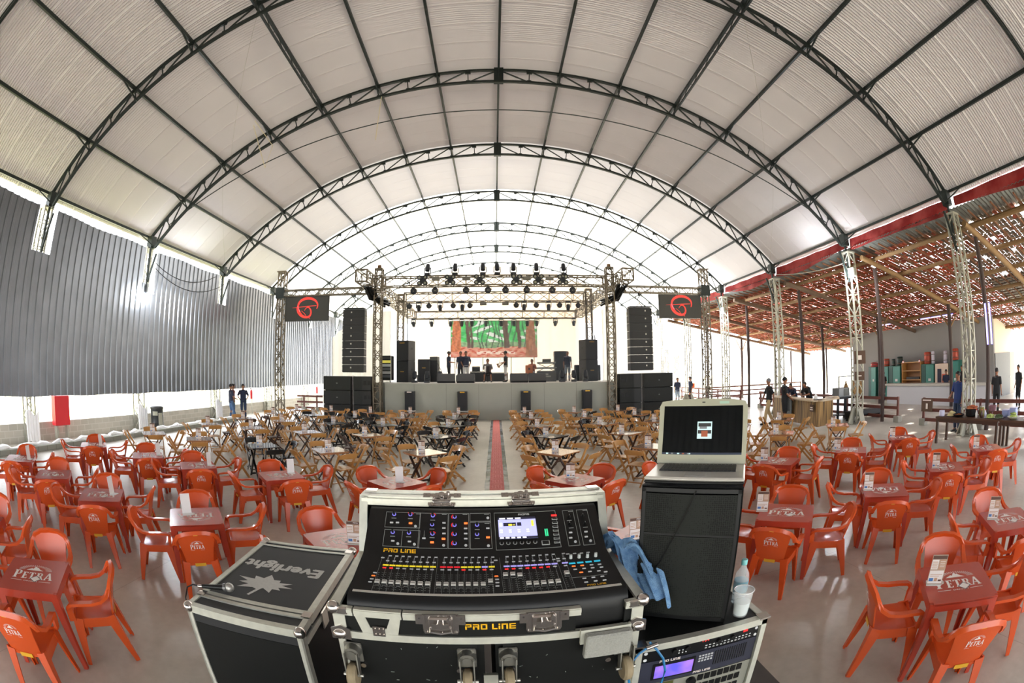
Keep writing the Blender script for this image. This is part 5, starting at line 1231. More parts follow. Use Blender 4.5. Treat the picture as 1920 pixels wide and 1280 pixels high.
# --- gear on the stage
def cabinet(name, label, loc, w, d, h, rz=0, group=None, badge=None, m=None):
    c = thing(name, label, 'loudspeaker', loc, rz, group); MB().rbox((0, d / 2, h / 2), (w, d, h), .02).build('cabinet', m or M('black stage cabinet', (34, 35, 38), .5), c); MB().b2((-w / 2 + .04, -.012, .04), (w / 2 - .04, .002, h - .04)).build('grille', M('dark cabinet grille', (40, 41, 44), .75, var=(50, .2)), c)
    if badge: MB().box((0, -.018, h * badge[0]), (w * badge[1], .006, .05)).build('badge', M('gold badge', badge[2], .5), c)
    m_ = MB()
    for s in (-1, 1): m_.box((s * (w / 2 + .001), d * .5, h * .6), (.012, .18, .1))
    m_.build('handle', slot_m, c)
    return c
for s, x, rz in ((-1, -5.35, -.35), (1, 5.5, .35)):
    sd = 'left' if s < 0 else 'right'
    cabinet('side_fill', 'lower cabinet of the tall %s side fill stack on stage' % sd, (x, 25.6, SZ), .82, .8, 1.22, rz, 'side fill stacks', (.5, .3, (170, 130, 40))); cabinet('side_fill', 'upper cabinet of the tall %s side fill stack on stage' % sd, (x, 25.6, SZ + 1.225), .82, .8, 1.16, rz, 'side fill stacks', (.88, .4, (120, 110, 100)))
for i, (x, rz) in enumerate(((-2.62, .1), (-1.62, -.05), (1.25, .06), (2.2, -.04))):
    c = thing('floor_monitor', 'black wedge floor monitor on the stage edge, %s from left' % ORD[i], 'loudspeaker', (x, 24.1, SZ), rz, 'floor monitors')
    m_ = MB(); m_.prism([(0, 0), (-.06, .1), (.3, .5), (.62, .42), (.66, 0)], -.46, .46, 'x'); m_.build('cabinet', M('black stage cabinet', (34, 35, 38), .5), c); m_ = MB(); m_.bar((0, .1, .285), (0, .13, .32), .8, .02) if False else m_.b2((-.4, .645, .06), (.4, .662, .36)); m_.build('rear_panel', M('dark cabinet grille', (40, 41, 44)), c)
r = thing('amplifier_rack', 'upright amplifier rack with lit units at the left stage edge', 'rack', (-6.05, 24.5, SZ))
MB().b2((-.3, 0, .12), (.3, .7, 1.48)).build('case_body', black_ply, r)
for k, (c_, e_) in enumerate((((30, 32, 34), 0), ((220, 210, 90), .3), ((170, 176, 178), 0), ((70, 72, 74), 0), ((150, 150, 150), 0), ((60, 62, 64), 0))): MB().b2((-.26, -.012, 1.28 - k * .2), (.26, .0, 1.42 - k * .2)).build('rack_unit', M('rack unit %d' % k, c_, .45, emit=e_), r)
for s in (-1, 1): MB().b2((s * .3, -.02, .12), (s * .27, .02, 1.48)).build('edge_profile', alu_worn, r)
for a in (-.22, .22): MB().cyl((a - .02, .1, .06), (a + .02, .1, .06), .06, n=12).build('castor', black_pl, r)
cabinet('bass_cabinet', 'tall dark bass cabinet right of the left side fill', (-4.25, 26.6, SZ), .72, .5, 1.35, .1, None, (.62, .3, (150, 150, 150)))
a = cabinet('guitar_amplifier', 'small amplifier stack with pale side beyond the bass cabinet', (-3.75, 27.2, SZ), .5, .45, 1.3, -.2); MB().b2((-.25, 0, 1.3), (.25, .4, 1.52)).build('amplifier_head', lamp_g, a)
k_ = thing('microphone_stand', 'dark microphone stand leaning beside the small amplifier', 'stand', (-3.1, 26.3, SZ)); MB().cyl((0, 0, 0), (0, 0, .5), .02).cyl((0, 0, .5), (-.28, 0, 1.1), .018).build('pole', black_pl, k_); MB().lathe([(.16, 0), (.15, .03), (.02, .05)], n=14).build('base', black_pl, k_)
for i, (x, y, w, h, l) in enumerate(((-2.15, 27.8, .6, .42, 'low dark case behind the standing man at left of stage'), (-1.1, 27.2, .9, .62, 'low black case right of the pair of men on stage'), (.0, 28.4, 1.5, .55, 'low black slatted case behind the seated accordion player'), (-1.25, 28.6, .5, .95, 'small dark amplifier behind the pair of men'))):
    c = thing('equipment_case', l, 'case', (x, y, SZ), 0, 'cases on the stage'); MB().rbox((0, .25, h / 2), (w, .5, h), .02).build('case_body', M('black stage cabinet', (34, 35, 38)), c); MB().b2((-w / 2, -.01, h - .05), (w / 2, .0, h - .02)).build('edge_profile', alu_worn, c)
kb = thing('keyboard_rig', 'keyboard player rig with two keyboards over a lettered grey case', 'keyboard', (2.95, 26.2, SZ))
MB().b2((-.55, 0, .0), (.55, .5, .62)).build('front_case', M('grey case', (96, 98, 100), .6), kb); m_ = MB(); m_.box((0, -.012, .3), (.45, .006, .08)); m_.box((0, -.012, .42), (.16, .006, .1)); m_.build('case_lettering', M('pale print', (180, 180, 176)), kb)
for z, w in ((.78, 1.15), (1.08, 1.1)):
    m_ = MB(); m_.rbox((0, .2, z), (w, .36, .1), .02); b_ = m_.build('keyboard', M('grey keyboard', (116, 124, 126), .4), kb); m_ = MB(); m_.b2((-w / 2 + .05, .2, z + .05), (w / 2 - .05, .37, z + .055)); m_.build('keys', white_p, b_)
m_ = MB(); m_.bar((-.5, .25, .6), (.5, .25, 1.05), .03); m_.bar((.5, .25, .6), (-.5, .25, 1.05), .03); m_.build('stand', black_pl, kb); MB().box((0, .1, 1.22), (.5, .02, .2), Matrix.Rotation(.5, 3, 'X')).build('music_rest', lamp_g, kb)
cabinet('stage_cabinet', 'tall pale blue looking cabinet in the haze behind the keyboards', (4.2, 29.2, SZ), .8, .6, 1.9, 0)
cabinet('stage_cabinet', 'dark flat cabinet at the right stage edge beyond the side fill', (6.0, 27.5, SZ), .9, .6, .95, 0)
cabinet('stage_cabinet', 'small dark cabinet left of the right side fill', (4.95, 26.6, SZ), .5, .5, .95, 0)
m_ = MB(); m_.bar((6.05, 27, SZ), (5.85, 27.1, SZ + 2.7), .06); m_.bar((6.2, 27, SZ), (6.0, 27.1, SZ + 2.75), .06); tag(m_.build('leaning_pole', lamp_g), 'pair of grey poles leaning beside the right side fill', 'pole')
for i, x in enumerate((-4.49, -1.73, 1.52, 4.73)):
    c = thing('slim_speaker', 'slim black speaker before the stage skirt, %s from left' % ORD[i], 'loudspeaker', (x, 23.2, .52), 0, 'front fill speakers')
    MB().rbox((0, .2, .5), (.5, .38, 1.0), .02).build('cabinet', M('black stage cabinet', (34, 35, 38)), c); MB().b2((-.22, -.01, .03), (.22, .0, .94)).build('grille', M('dark cabinet grille', (40, 41, 44)), c); MB().b2((-.12, -.014, .93), (.12, -.004, .98)).build('maker_badge', yellow_p if i else white_ink, c)
    s_ = thing('trestle', 'white metal trestle under the %s slim speaker from left' % ORD[i], 'stand', (x, 23.4, 0), 0, 'trestles under the slim speakers')
    m_ = MB()
    m_.b2((-.28, -.2, .48), (.28, .2, .515)); m_.build('shelf', white_p, s_)
    for a in (-1, 1):
        for b in (-1, 1): MB().bar((a * .27, b * .18, 0), (a * .22, b * .16, .49), .035).build('leg', white_p, s_)

# ================================================================= people
BASE = dict(pel=(0, 0, .95), spi=(0, -.005, 1.14), che=(0, 0, 1.36), nec=(0, .0, 1.5), hb=(0, .012, 1.575), hd=(0, .018, 1.66), ht=(0, .008, 1.735),
            sl=(-.17, 0, 1.42), sr=(.17, 0, 1.42), el=(-.225, -.03, 1.14), er=(.225, -.03, 1.14), wl=(-.24, .05, .9), wr=(.24, .05, .9),
            hl=(-.09, 0, .92), hr=(.09, 0, .92), kl=(-.1, .025, .5), kr=(.1, .025, .5), al=(-.1, -.02, .09), ar=(.1, -.02, .09), tl=(-.115, .13, .035), tr=(.115, .13, .035))
RAD = dict(pel=.125, spi=.118, che=.128, nec=.052, hb=.062, hd=.088, ht=.06, sl=.06, sr=.06, el=.042, er=.042, wl=.028, wr=.028, hl=.085, hr=.085, kl=.058, kr=.058, al=.038, ar=.038, tl=.032, tr=.032, pl=.034, pr=.034)
EDG = [('pel', 'spi'), ('spi', 'che'), ('che', 'nec'), ('nec', 'hb'), ('hb', 'hd'), ('hd', 'ht'), ('che', 'sl'), ('che', 'sr'), ('sl', 'el'), ('sr', 'er'), ('el', 'wl'), ('er', 'wr'), ('wl', 'pl'), ('wr', 'pr'), ('pel', 'hl'), ('pel', 'hr'), ('hl', 'kl'), ('hr', 'kr'), ('kl', 'al'), ('kr', 'ar'), ('al', 'tl'), ('ar', 'tr')]
def skin_mesh(name, J, edges, root, grow=0.0, scale=1.0, radf=None):
    names = sorted({a for e in edges for a in e}, key=lambda n: 0 if n == root else 1)
    ix = {n: i for i, n in enumerate(names)}
    me = D.meshes.new(name); me.from_pydata([J[n] for n in names], [(ix[a], ix[b]) for a, b in edges], []); o = D.objects.new(name, me); COL.objects.link(o)
    md = o.modifiers.new('skin', 'SKIN'); md.use_smooth_shade = True
    for n, i in ix.items():
        r = RAD.get(n, .03) * scale + grow; r = radf[n] if radf and n in radf else r
        sv = me.skin_vertices[0].data[i]; sv.radius = (r * (1.18 if n in ('che', 'spi', 'pel') else 1), r * (.82 if n in ('che', 'spi', 'pel') else 1)); sv.use_root = n == root
    sb = o.modifiers.new('sub', 'SUBSURF'); sb.levels = 1; sb.render_levels = 1
    dg = bpy.context.evaluated_depsgraph_get(); m2 = D.meshes.new_from_object(o.evaluated_get(dg)); D.objects.remove(o); D.meshes.remove(me)
    return [v.co.copy() for v in m2.vertices], [tuple(p.vertices) for p in m2.polygons]
def person(label, loc, rz, top, bottom, pose=None, hair=True, cap=None, shorts=False, shoes=(30, 30, 32), h=1.0, skin_m=None, sleeves=True, apron=None):
    J = dict(BASE); J.update(pose or {}); J = {k: V(v) for k, v in J.items()}
    for s in 'lr':
        d = (J['w' + s] - J['e' + s]).normalized(); J['p' + s] = J['w' + s] + d * .075
    t = thing('person', label, 'person', loc, rz); t.scale = (h, h, h)
    vs_, fs = skin_mesh('body', J, EDG, 'pel'); b = MB(); b.add(vs_, fs); b.ball(J['hd'] + V((0, .004, .012)), .1, 14, (.8, .98, 1.2))
    for s, sg in (('l', -1), ('r', 1)):
        d = (J['w' + s] - J['e' + s]).normalized(); sd, u = frame(d)
        P = J['p' + s]
        for k, (o_, ln) in enumerate(((-.024, .058), (-.008, .07), (.009, .066), (.025, .052))):
            a = P + sd * o_ + d * .01; b.tube([a, a + d * ln * .5 + u * .004, a + d * ln * .9 - u * .018], [.0085, .008, .006], 5)
        a = P - d * .04 - sd * .02 * sg; b.tube([a, a - sd * .03 * sg + d * .02, a - sd * .036 * sg + d * .05], [.01, .009, .007], 5)
    hd = J['hd']; f = V((0, 1, 0)); b.ball(hd + V((0, .092, -.012)), .016, 6, (.8, 1.2, 1.3))
    for sx in (-1, 1): b.ball(hd + V((sx * .088, 0, -.008)), .02, 6, (.5, .8, 1.3))
    b.mi = 1
    for sx in (-1, 1): b.ball(hd + V((sx * .032, .082, .014)), .009, 6)
    b.mi = 2; b.ball(hd + V((0, .082, -.05)), .016, 6, (1.4, .5, .45))
    b.build('body', [skin_m or skin, hair_m, M('lip tone', (140, 78, 66), .5)], t, True)
    up = (J['che'] - J['spi']).normalized(); sh = (J['sl'] + J['sr']) / 2
    m_ = MB(); m_.tube([J['pel'] + V((0, 0, -.09)), J['pel'] + (J['spi'] - J['pel']) * .3, J['spi'], J['che'], sh + up * .01, J['nec'] - up * .02, J['nec'] + up * .015], [.186, .182, .17, .192, .19, .1, .07], 14, .66, V((0, 1, 0)))
    for s in 'lr':
        a, e = J['s' + s], J['e' + s]; k = .85 if sleeves else .15; i_ = a.lerp(sh, .35)
        m_.tube([i_, a + V((0, 0, .012)), a.lerp(e, .45), a.lerp(e, k)], [.07, .075, .068, .062], 10)
    m_.build('shirt', top, t, True)
    m_ = MB(); sit = J['kl'].z > J['hl'].z - .1
    m_.tube([J['pel'] + (J['spi'] - J['pel']) * .12, J['pel'], (J['hl'] + J['hr']) / 2 + V((0, 0, -.07 if not sit else -.06))], [.172, .18, .15], 14, .68, V((0, 1, 0)))
    for s in 'lr':
        h_, k, an = J['h' + s], J['k' + s], J['a' + s]; P = [h_ + V((0, 0, .03)), h_.lerp(k, .35), k] + ([k.lerp(an, .12)] if shorts else [k.lerp(an, .5), k.lerp(an, .93)])
        m_.tube(P, [.098, .098, .08, .085] if shorts else [.096, .092, .072, .066, .06], 10)
    m_.build('trousers', bottom, t, True)
    for s in 'lr':
        a, tt = J['a' + s], J['t' + s]; m_ = MB(); m_.tube([a + V((0, -.04, -.04)), a + V((0, 0, -.03)), a.lerp(tt, .6) + V((0, 0, -.025)), tt + V((0, .05, -.005))], [.045, .052, .048, .03], 8); m_.build('shoe', M('shoe %d %d %d' % shoes, shoes, .5), t, True)
    m_ = MB(); c = hd + V((0, -.012, .03)); L = []
    for i in range(7):
        a = -.35 + i * (1.5 + .35) / 6
        L.append([c + V((.09 * math.cos(a) * math.cos(q_), .105 * math.cos(a) * math.sin(q_) - (.0), .112 * math.sin(a) + (.05 if math.sin(q_) > .6 and a < .3 else 0))) for q_ in [2 * PI * k / 12 for k in range(12)]])
    m_.loft(L)
    if cap:
        m_.prism([(c.x - .075, c.y + .07), (c.x + .075, c.y + .07), (c.x + .06, c.y + .19), (c.x - .06, c.y + .19)], c.z + .01, c.z + .022, 'z'); m_.build('cap', cap, t, True)
    else: m_.build('hair', hair_m, t, True)
    if apron:
        m_ = MB(); m_.slab(lambda u, v: ((u - .5) * (.34 + .1 * (1 - v)), .15 + .03 * math.cos((u - .5) * 3) + .02 * (1 - v), .5 + .62 * v), 8, 6, (0, .008, 0)); m_.build('apron', apron, t, True)
    return t
navy_c = M('navy cloth', (34, 40, 62), .85); black_c = M('black cloth', (28, 29, 32), .85); jean = M('blue denim', (70, 96, 132), .85); ljean = M('pale denim', (150, 164, 180), .85); white_c = M('white cloth', (206, 206, 206), .85); tan_c = M('tan cloth', (190, 164, 122), .85); maroon = M('maroon cloth', (96, 44, 50), .85); grey_c = M('grey cloth', (120, 122, 126), .85); blue_c = M('blue polo cloth', (40, 60, 116), .85)
person('man in navy shirt and jeans turning aside, nearest of the group by the left wall', (-13.4, 19.9, 0), -.7, navy_c, jean, dict(kl=(-.1, .03, .5), tl=(-.12, .12, .03), kr=(.14, .1, .5), ar=(.2, .2, .09), tr=(.22, .34, .035), er=(.24, .08, 1.16), wr=(.18, .28, 1.05)))
person('person in maroon top half hidden behind the navy shirted man by the left wall', (-13.58, 20.4, 0), -.9, maroon, jean)
person('man in navy polo with hands on hips, right of the group by left wall', (-13.0, 20.55, 0), -2.5, navy_c, M('dark denim', (44, 58, 84), .85), dict(er=(.3, -.12, 1.18), wr=(.17, -.08, .98), el=(-.3, -.1, 1.18), wl=(-.17, -.06, .98)), cap=black_c)
person('man in dark shirt on stage looking down at something in his hands', (-2.72, 26.2, SZ), -1.4, navy_c, black_c, dict(er=(.23, .02, 1.16), wr=(.1, .26, 1.14), el=(-.23, .02, 1.16), wl=(-.08, .27, 1.14)))
person('man in dark clothes standing close behind the man in white shorts on stage', (-2.05, 26.5, SZ), 3.0, navy_c, black_c)
person('man in navy shirt and white shorts standing on stage', (-1.72, 26.2, SZ), 3.3, navy_c, white_c, dict(er=(.28, -.06, 1.16), wr=(.2, .05, .98), el=(-.28, -.06, 1.16), wl=(-.2, .05, .98)), shorts=True)
SIT = dict(pel=(0, 0, .5), spi=(0, -.03, .7), che=(0, 0, .92), nec=(0, .02, 1.06), hb=(0, .03, 1.135), hd=(0, .04, 1.22), ht=(0, .03, 1.295), sl=(-.17, .01, .98), sr=(.17, .01, .98), el=(-.26, .05, .74), er=(.26, .05, .74), wl=(-.2, .24, .76), wr=(.2, .24, .76), hl=(-.1, .04, .49), hr=(.1, .04, .49), kl=(-.17, .42, .5), kr=(.17, .42, .5), al=(-.2, .4, .09), ar=(.2, .4, .09), tl=(-.23, .54, .035), tr=(.23, .54, .035))
person('seated musician in shorts playing an accordion at mid stage', (-.47, 26.3, SZ), PI, grey_c, black_c, SIT, shorts=True)
st = thing('stool', 'dark stool under the accordion player', 'stool', (-.47, 26.3, SZ)); MB().lathe([(.17, .36), (.18, .38), (.17, .4)], n=16).build('seat', black_pl, st)
for a in (0, 1, 2, 3): MB().bar((.1 * math.cos(a * PI / 2), .1 * math.sin(a * PI / 2), .37), (.17 * math.cos(a * PI / 2), .17 * math.sin(a * PI / 2), 0), .025).build('leg', black_pl, st)
ac = thing('accordion', 'accordion with pale keys held on the seated musician lap', 'accordion', (-.47, 26.0, SZ + .52)); MB().rbox((-.14, 0, .2), (.1, .2, .42), .02).build('keyboard_side', white_p, ac); MB().rbox((.15, 0, .2), (.1, .2, .4), .02).build('bass_side', M('dark red case', (70, 34, 34), .4), ac)
m_ = MB()
for k in range(8): m_.box((-.075 + k * .022, 0, .2), (.012, .19 if k % 2 else .15, .38))
m_.build('bellows', M('dark bellows', (60, 40, 40), .7), ac)
person('musician in black shirt, cap and white trousers standing side on at mid stage', (.57, 26.2, SZ), 1.5, black_c, white_c, dict(er=(.22, .06, 1.15), wr=(.12, .26, 1.1), el=(-.22, .04, 1.15), wl=(-.1, .28, .98)), cap=black_c)
sx = thing('saxophone', 'saxophone held by the musician in white trousers', 'saxophone', (.25, 26.2, SZ + .82)); m_ = MB(); m_.tube([(.02, 0, .55), (.0, 0, .48), (-.02, 0, .3), (-.03, 0, .1), (-.06, 0, .02), (-.11, 0, .05), (-.13, 0, .16), (-.15, 0, .24)], [.012, .014, .02, .03, .035, .04, .05, .075], 10); m_.build('horn', M('dull brass', (130, 92, 52), .35, .7), sx, True); m_ = MB()
for k in range(6): m_.cyl((-.05, 0, .12 + k * .06), (-.07, 0, .12 + k * .06), .012, n=6)
m_.build('horn_key', chrome, sx)
person('seated musician in dark top with a wooden box drum at right of mid stage', (2.2, 27.6, SZ), PI - .3, M('rust cloth', (150, 92, 70), .85), ljean, SIT)
cj = thing('box_drum', 'square orange wooden box drum beside the seated musician', 'drum', (1.98, 27.2, SZ + .45)); MB().rbox((0, 0, .26), (.42, .36, .52), .01).build('body', M('orange box wood', (190, 112, 66), .5), cj); MB().lathe([(.07, 0), (.07, .004)], (0, -.18, .3), 14, Matrix.Rotation(PI / 2, 3, 'X')).build('sound_hole', slot_m, cj)
MB().b2((-.16, -.14, -.45), (.16, .14, 0)).build('stand', black_pl, cj)
person('man standing in the haze at the right of the stage', (4.35, 27.4, SZ), PI, navy_c, ljean)

# ---------------------------------------------------------------- light haze over the stage
hz = D.materials.new('stage haze'); hz.use_nodes = True; nn = hz.node_tree; nn.nodes.remove(nn.nodes['Principled BSDF'])
vp = nn.nodes.new('ShaderNodeVolumeScatter'); vp.inputs['Color'].default_value = (.72, .86, 1, 1); vp.inputs['Anisotropy'].default_value = .2
tcn = nn.nodes.new('ShaderNodeTexCoord'); sp = nn.nodes.new('ShaderNodeSeparateXYZ'); mr = nn.nodes.new('ShaderNodeMapRange'); mr.inputs[1].default_value = -5; mr.inputs[2].default_value = 5; mr.inputs[3].default_value = .02; mr.inputs[4].default_value = .10
nn.links.new(tcn.outputs['Object'], sp.inputs[0]); nn.links.new(sp.outputs['X'], mr.inputs[0]); nn.links.new(mr.outputs[0], vp.inputs['Density']); nn.links.new(vp.outputs[0], nn.nodes['Material Output'].inputs['Volume'])
m_ = MB(); m_.b2((-5.8, 23.9, SZ + .02), (6.0, 34.2, 7.9)); o = m_.build('stage_haze', hz); tag(o, 'thin bluish smoke hanging over the stage, denser at right', 'haze', kind='stuff')
# ================================================================= open annex on the right
def rz_(x): return 6.42 - .195 * (x - 15.5)            # height of the rafter logs
galv = M('galvanised roof sheet', (150, 154, 150), .4, .6, var=(2, .2))
terra = M('terracotta tile', (190, 98, 68), .85, col2=(150, 84, 66), var=(1.3, .2))
greyt = M('weathered grey tile', (112, 108, 98), .85, col2=(142, 120, 96), var=(1.5, .2))
def log(mb, p, q, r, wob=.03, n=9, seg=10):
    p, q = V(p), V(q); L = []; rr = []
    s0 = rng.random() * 6
    for i in range(seg + 1):
        u = i / seg; c = p.lerp(q, u); c += V((math.sin(u * 5 + s0) * wob * .3, math.sin(u * 4 + s0) * wob, math.sin(u * 6.3 + s0 * 2) * wob * .6)); L.append(c); rr.append(r * (1 + .08 * math.sin(u * 9 + s0)))
    mb.tube(L, rr, n)
PY1 = [1.3, 7.2, 13.0, 18.95, 24.65, 30.6]; PY2 = [6.9, 12.85, 18.7, 24.4, 30.7, 36.2]
def post(x, y, top, label, braces=False, w=.19):
    t = thing('roof_post', label, 'post', (x, y, 0), 0, 'dark posts of the tiled shed'); m_ = MB(); log(m_, (0, 0, 0), (0, .02, top), w / 2, .03); m_.build('pole', wood_post, t, True)
    if braces:
        for s in (-1, 1):
            m_ = MB(); m_.bar((0, 0, top - 1.15), (0, s * 1.0, top - .02), .07); m_.build('brace', wood_log, t)
    return t
for i, y in enumerate(PY1): post(15.5, y, 6.3, 'dark shed post beside the lattice columns, %s in the front row from the camera' % ORD[i])
for i, y in enumerate(PY2): post(22, y, 5.03, 'dark shed post of the second row, %s from the camera' % ORD[i], True, .22)
for i, y in enumerate((24.4, 30.6, 36.2)): post(28, y, 3.88, 'slim far shed post at the outer edge, %s from the camera' % ORD[i], False, .16)
for i, y in enumerate([1.3, 7.2, 13.0, 18.9, 24.6, 30.65, 36.2]):
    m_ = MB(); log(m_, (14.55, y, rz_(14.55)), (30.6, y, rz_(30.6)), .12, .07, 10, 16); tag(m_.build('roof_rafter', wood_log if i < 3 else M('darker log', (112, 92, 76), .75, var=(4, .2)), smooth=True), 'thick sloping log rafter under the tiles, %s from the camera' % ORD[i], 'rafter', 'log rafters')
for i, x in enumerate((15.4, 17.6, 19.8, 22, 24.4, 26.8, 29.2)):
    m_ = MB(); log(m_, (x, -2, rz_(x) + .2), (x, 36.8, rz_(x) + .2), .095, .05, 9, 30); tag(m_.build('roof_purlin_log', wood_log, smooth=True), 'long log purlin under the tiles, %s from the hall' % ORD[i], 'purlin', 'log purlins')
batt = M('sawn batten', (124, 82, 56), .8, var=(3, .2))
m_ = MB(); y = -2
while y < 36.9: m_.bar((14.5, y, rz_(14.5) + .32), (30.7, y, rz_(30.7) + .32), .05, .06); y += .55
struct(m_.build('ceiling_battens', batt))
m_ = MB(); x = 15.5
while x < 30.7: m_.bar((x, -2.1, rz_(x) + .365), (x, 36.9, rz_(x) + .365), .045, .02); x += .37
struct(m_.build('ceiling_laths', batt))
m_ = MB(); rg = random.Random(3); x = 15.3
while x < 30.5:
    y = -2.1
    while y < 36.8:
        near = y < 9.5
        metal = near and (21.5 < x < 26.5) and y > 6.5
        if not metal and rg.random() > (.06 if near else .01):
            m_.mi = 1 if (near and rg.random() < .8) or (y < 13 and rg.random() < .25) else 0
            a = rg.uniform(-.05, .05); w = .11 if not near else .104; z = rz_(x + .2) + .385; ln = .405 - (rg.random() * .06 if rg.random() < (.25 if not near else .6) else 0); up = rg.uniform(-.006, .02)
            P = []
            for (dx, lift) in ((0, .0), (ln, .02)):
                for k in range(4):
                    t_ = -1 + 2 * k / 3; P.append((x + dx, y + .107 + t_ * w + dx * a, rz_(x + dx) + .385 + lift + up + .045 * (1 - t_ * t_)))
            m_.add(P, [(k, k + 1, k + 5, k + 4) for k in range(3)])
        y += .215
    x += .37
struct(m_.build('ceiling_tiles', [terra, greyt]))
def corr(mb, x0, x1, y0, y1, zf, per=.18, amp=.022):
    n = int((y1 - y0) / per * 4); A = []
    for j in range(n + 1):
        y = y0 + (y1 - y0) * j / n; o_ = amp * math.cos(2 * PI * (y - y0) / per); A += [(x0, y, zf(x0) + o_), (x1, y, zf(x1) + o_)]
    mb.add(A, [(2 * j, 2 * j + 1, 2 * j + 3, 2 * j + 2) for j in range(n)])
m_ = MB(); corr(m_, 14.35, 15.65, -2, 36.8, lambda x: rz_(x) + .5); struct(m_.build('ceiling_eave_sheet', galv))
m_ = MB(); corr(m_, 21.4, 26.6, 6.4, 9.6, lambda x: rz_(x) + .45); struct(m_.build('ceiling_metal_sheet', M('pale roof sheet', (196, 192, 180), .45, .3)))
m_ = MB()
for k in range(14): m_.bar((21.4 + k * .4, 6.3, rz_(21.4 + k * .4) + .42), (21.4 + k * .4, 9.7, rz_(21.4 + k * .4) + .42), .04)
struct(m_.build('ceiling_metal_laths', wood_d))
# red band along the eave
redc = M('faded red cloth', (150, 44, 44), .8, col2=(190, 84, 80), var=(1.6, .3), lucent=.3)
for i, (a, b) in enumerate(((-2, 7.3), (7.6, 13.4), (13.6, 19.4), (19.6, 25.4), (25.6, 31.4), (31.6, 37))):
    m_ = MB(); m_.slab(lambda u, v, a=a, b=b: (14.42 + .03 * math.sin(u * 22 + i) - .05 * v, a + (b - a) * u, 7.52 - v * (.42 + .1 * math.sin(u * 5 + i * 2) + .14 * math.sin(PI * u))), 40, 3, (.012, 0, 0))
    tag(m_.build('red_valance', redc, smooth=True), 'sagging red cloth band under the right eave, %s bay from the camera' % ORD[i], 'valance', 'red cloth bands')
# kitchen building
gwall = M('grey rendered wall', (150, 148, 146), .8, var=(.7, .06)); bwall = M('beige rendered wall', (214, 196, 178), .85, var=(.8, .05))
m_ = MB(); m_.prism([(26.6, 0), (26.85, 0), (26.85, rz_(26.85) + .3), (26.6, rz_(26.6) + .3)], 11.9, 25.7, 'y'); struct(m_.build('wall_right', gwall))
m_ = MB(); m_.prism([(26.86, 0), (30.9, 0), (30.9, rz_(30.9) + .3), (26.86, rz_(26.86) + .3)], 11.9, 12.1, 'y'); struct(m_.build('wall_right_side', bwall))
m_ = MB(); m_.prism([(26.86, 0), (30.9, 0), (30.9, rz_(30.9) + .3), (26.86, rz_(26.86) + .3)], 25.5, 25.7, 'y'); struct(m_.build('wall_right_rear', gwall))
d_ = thing('door_1', 'grey door panel low on the beige side wall', 'door', (28.2, 11.88, 0)); d_['kind'] = 'structure'; del d_['category']
MB().b2((-1.5, -.06, 0), (1.5, .015, 2.46)).build('door_panel', M('dark grey door', (92, 92, 92), .6), d_); MB().b2((1.5, -.05, 0), (2.6, .012, 2.44)).build('door_side_panel', M('grey beige panel', (150, 140, 128), .7), d_); MB().b2((1.3, -.1, 1.0), (1.42, -.06, 1.05)).build('door_handle', chrome, d_)
c = thing('bar_counter', 'long white bar counter before the grey wall', 'counter', (22.3, 14.1, 0)); MB().b2((0, -4.2, 0), (.5, 4.2, 1.02)).build('front', M('white counter front', (206, 206, 212), .6, var=(1, .03)), c); MB().b2((-.12, -4.3, 1.02), (.7, 4.3, 1.14)).build('worktop', M('pale stone worktop', (200, 196, 186), .35), c)
def xbox(name, lab, cat, x, y0, y1, z0, z1, m, grp=None, d=.6):
    t = thing(name, lab, cat, (x, (y0 + y1) / 2, z0), 0, grp); w = y1 - y0; MB().rbox((d / 2, 0, (z1 - z0) / 2), (d, w, z1 - z0), .02).build('body', m, t); return t, w
green = M('green fridge', (44, 104, 92), .35); tealk = M('teal fridge door', (70, 140, 130), .3)
for i, (a, b, z, l) in enumerate(((22.1, 22.9, 2.1, 'leftmost green bottle fridge behind the bar counter'), (20.8, 21.4, 2.1, 'narrow dark green fridge behind the bar, partly behind a post'), (19.6, 20.75, 2.1, 'green fridge left of the wooden shelf behind the bar'), (16.45, 17.6, 2.12, 'green fridge right of the wooden shelf behind the bar'), (14.35, 15.1, 2.25, 'dark green fridge at the right behind the second row post'))):
    t, w = xbox('bottle_fridge', l, 'fridge', 25.5, a, b, 0, z, green, 'green bottle fridges', .7)
    MB().b2((-.03, -w / 2 + .03, .1), (0, w * .12, z - .06)).build('door', tealk, t); MB().b2((-.03, w * .14, .1), (0, w / 2 - .03, z - .06)).build('door', M('dark teal door', (30, 80, 74), .3), t); MB().b2((-.036, -w * .28, 1.1), (-.03, -w * .08, 1.25)).build('emblem', white_p, t)
t, w = xbox('drinks_cooler', 'white and red drinks cooler with a dark glass pane behind the bar', 'cooler', 25.5, 15.2, 16.35, 0, 2.1, M('cream cooler', (232, 210, 190), .4), None, .7); MB().b2((-.03, .02, .6), (0, .35, 1.8)).build('glass_pane', M('dark glass', (60, 62, 80), .15), t); MB().b2((-.03, -.5, .3), (0, -.05, 1.5)).build('red_panel', M('coral print', (220, 96, 70), .5), t)
s_ = thing('wooden_shelf', 'honey wooden open shelf unit between the green fridges', 'shelf', (25.5, 18.55, 0)); 
for e in (-.9, .86): MB().b2((0, e, 0), (.6, e + .05, 2.3)).build('side_panel', wood_h, s_)
for z in (.9, 1.16, 1.72, 2.25): MB().b2((0, -.88, z), (.6, .88, z + .05)).build('shelf_board', wood_h, s_)
MB().b2((.56, -.88, .3), (.6, .88, 2.3)).build('back_panel', M('dark honey back', (150, 100, 56), .5), s_); MB().b2((.05, -.7, 1.21), (.5, .5, 1.36)).build('stacked_trays', M('dark trays', (40, 38, 40)), s_)
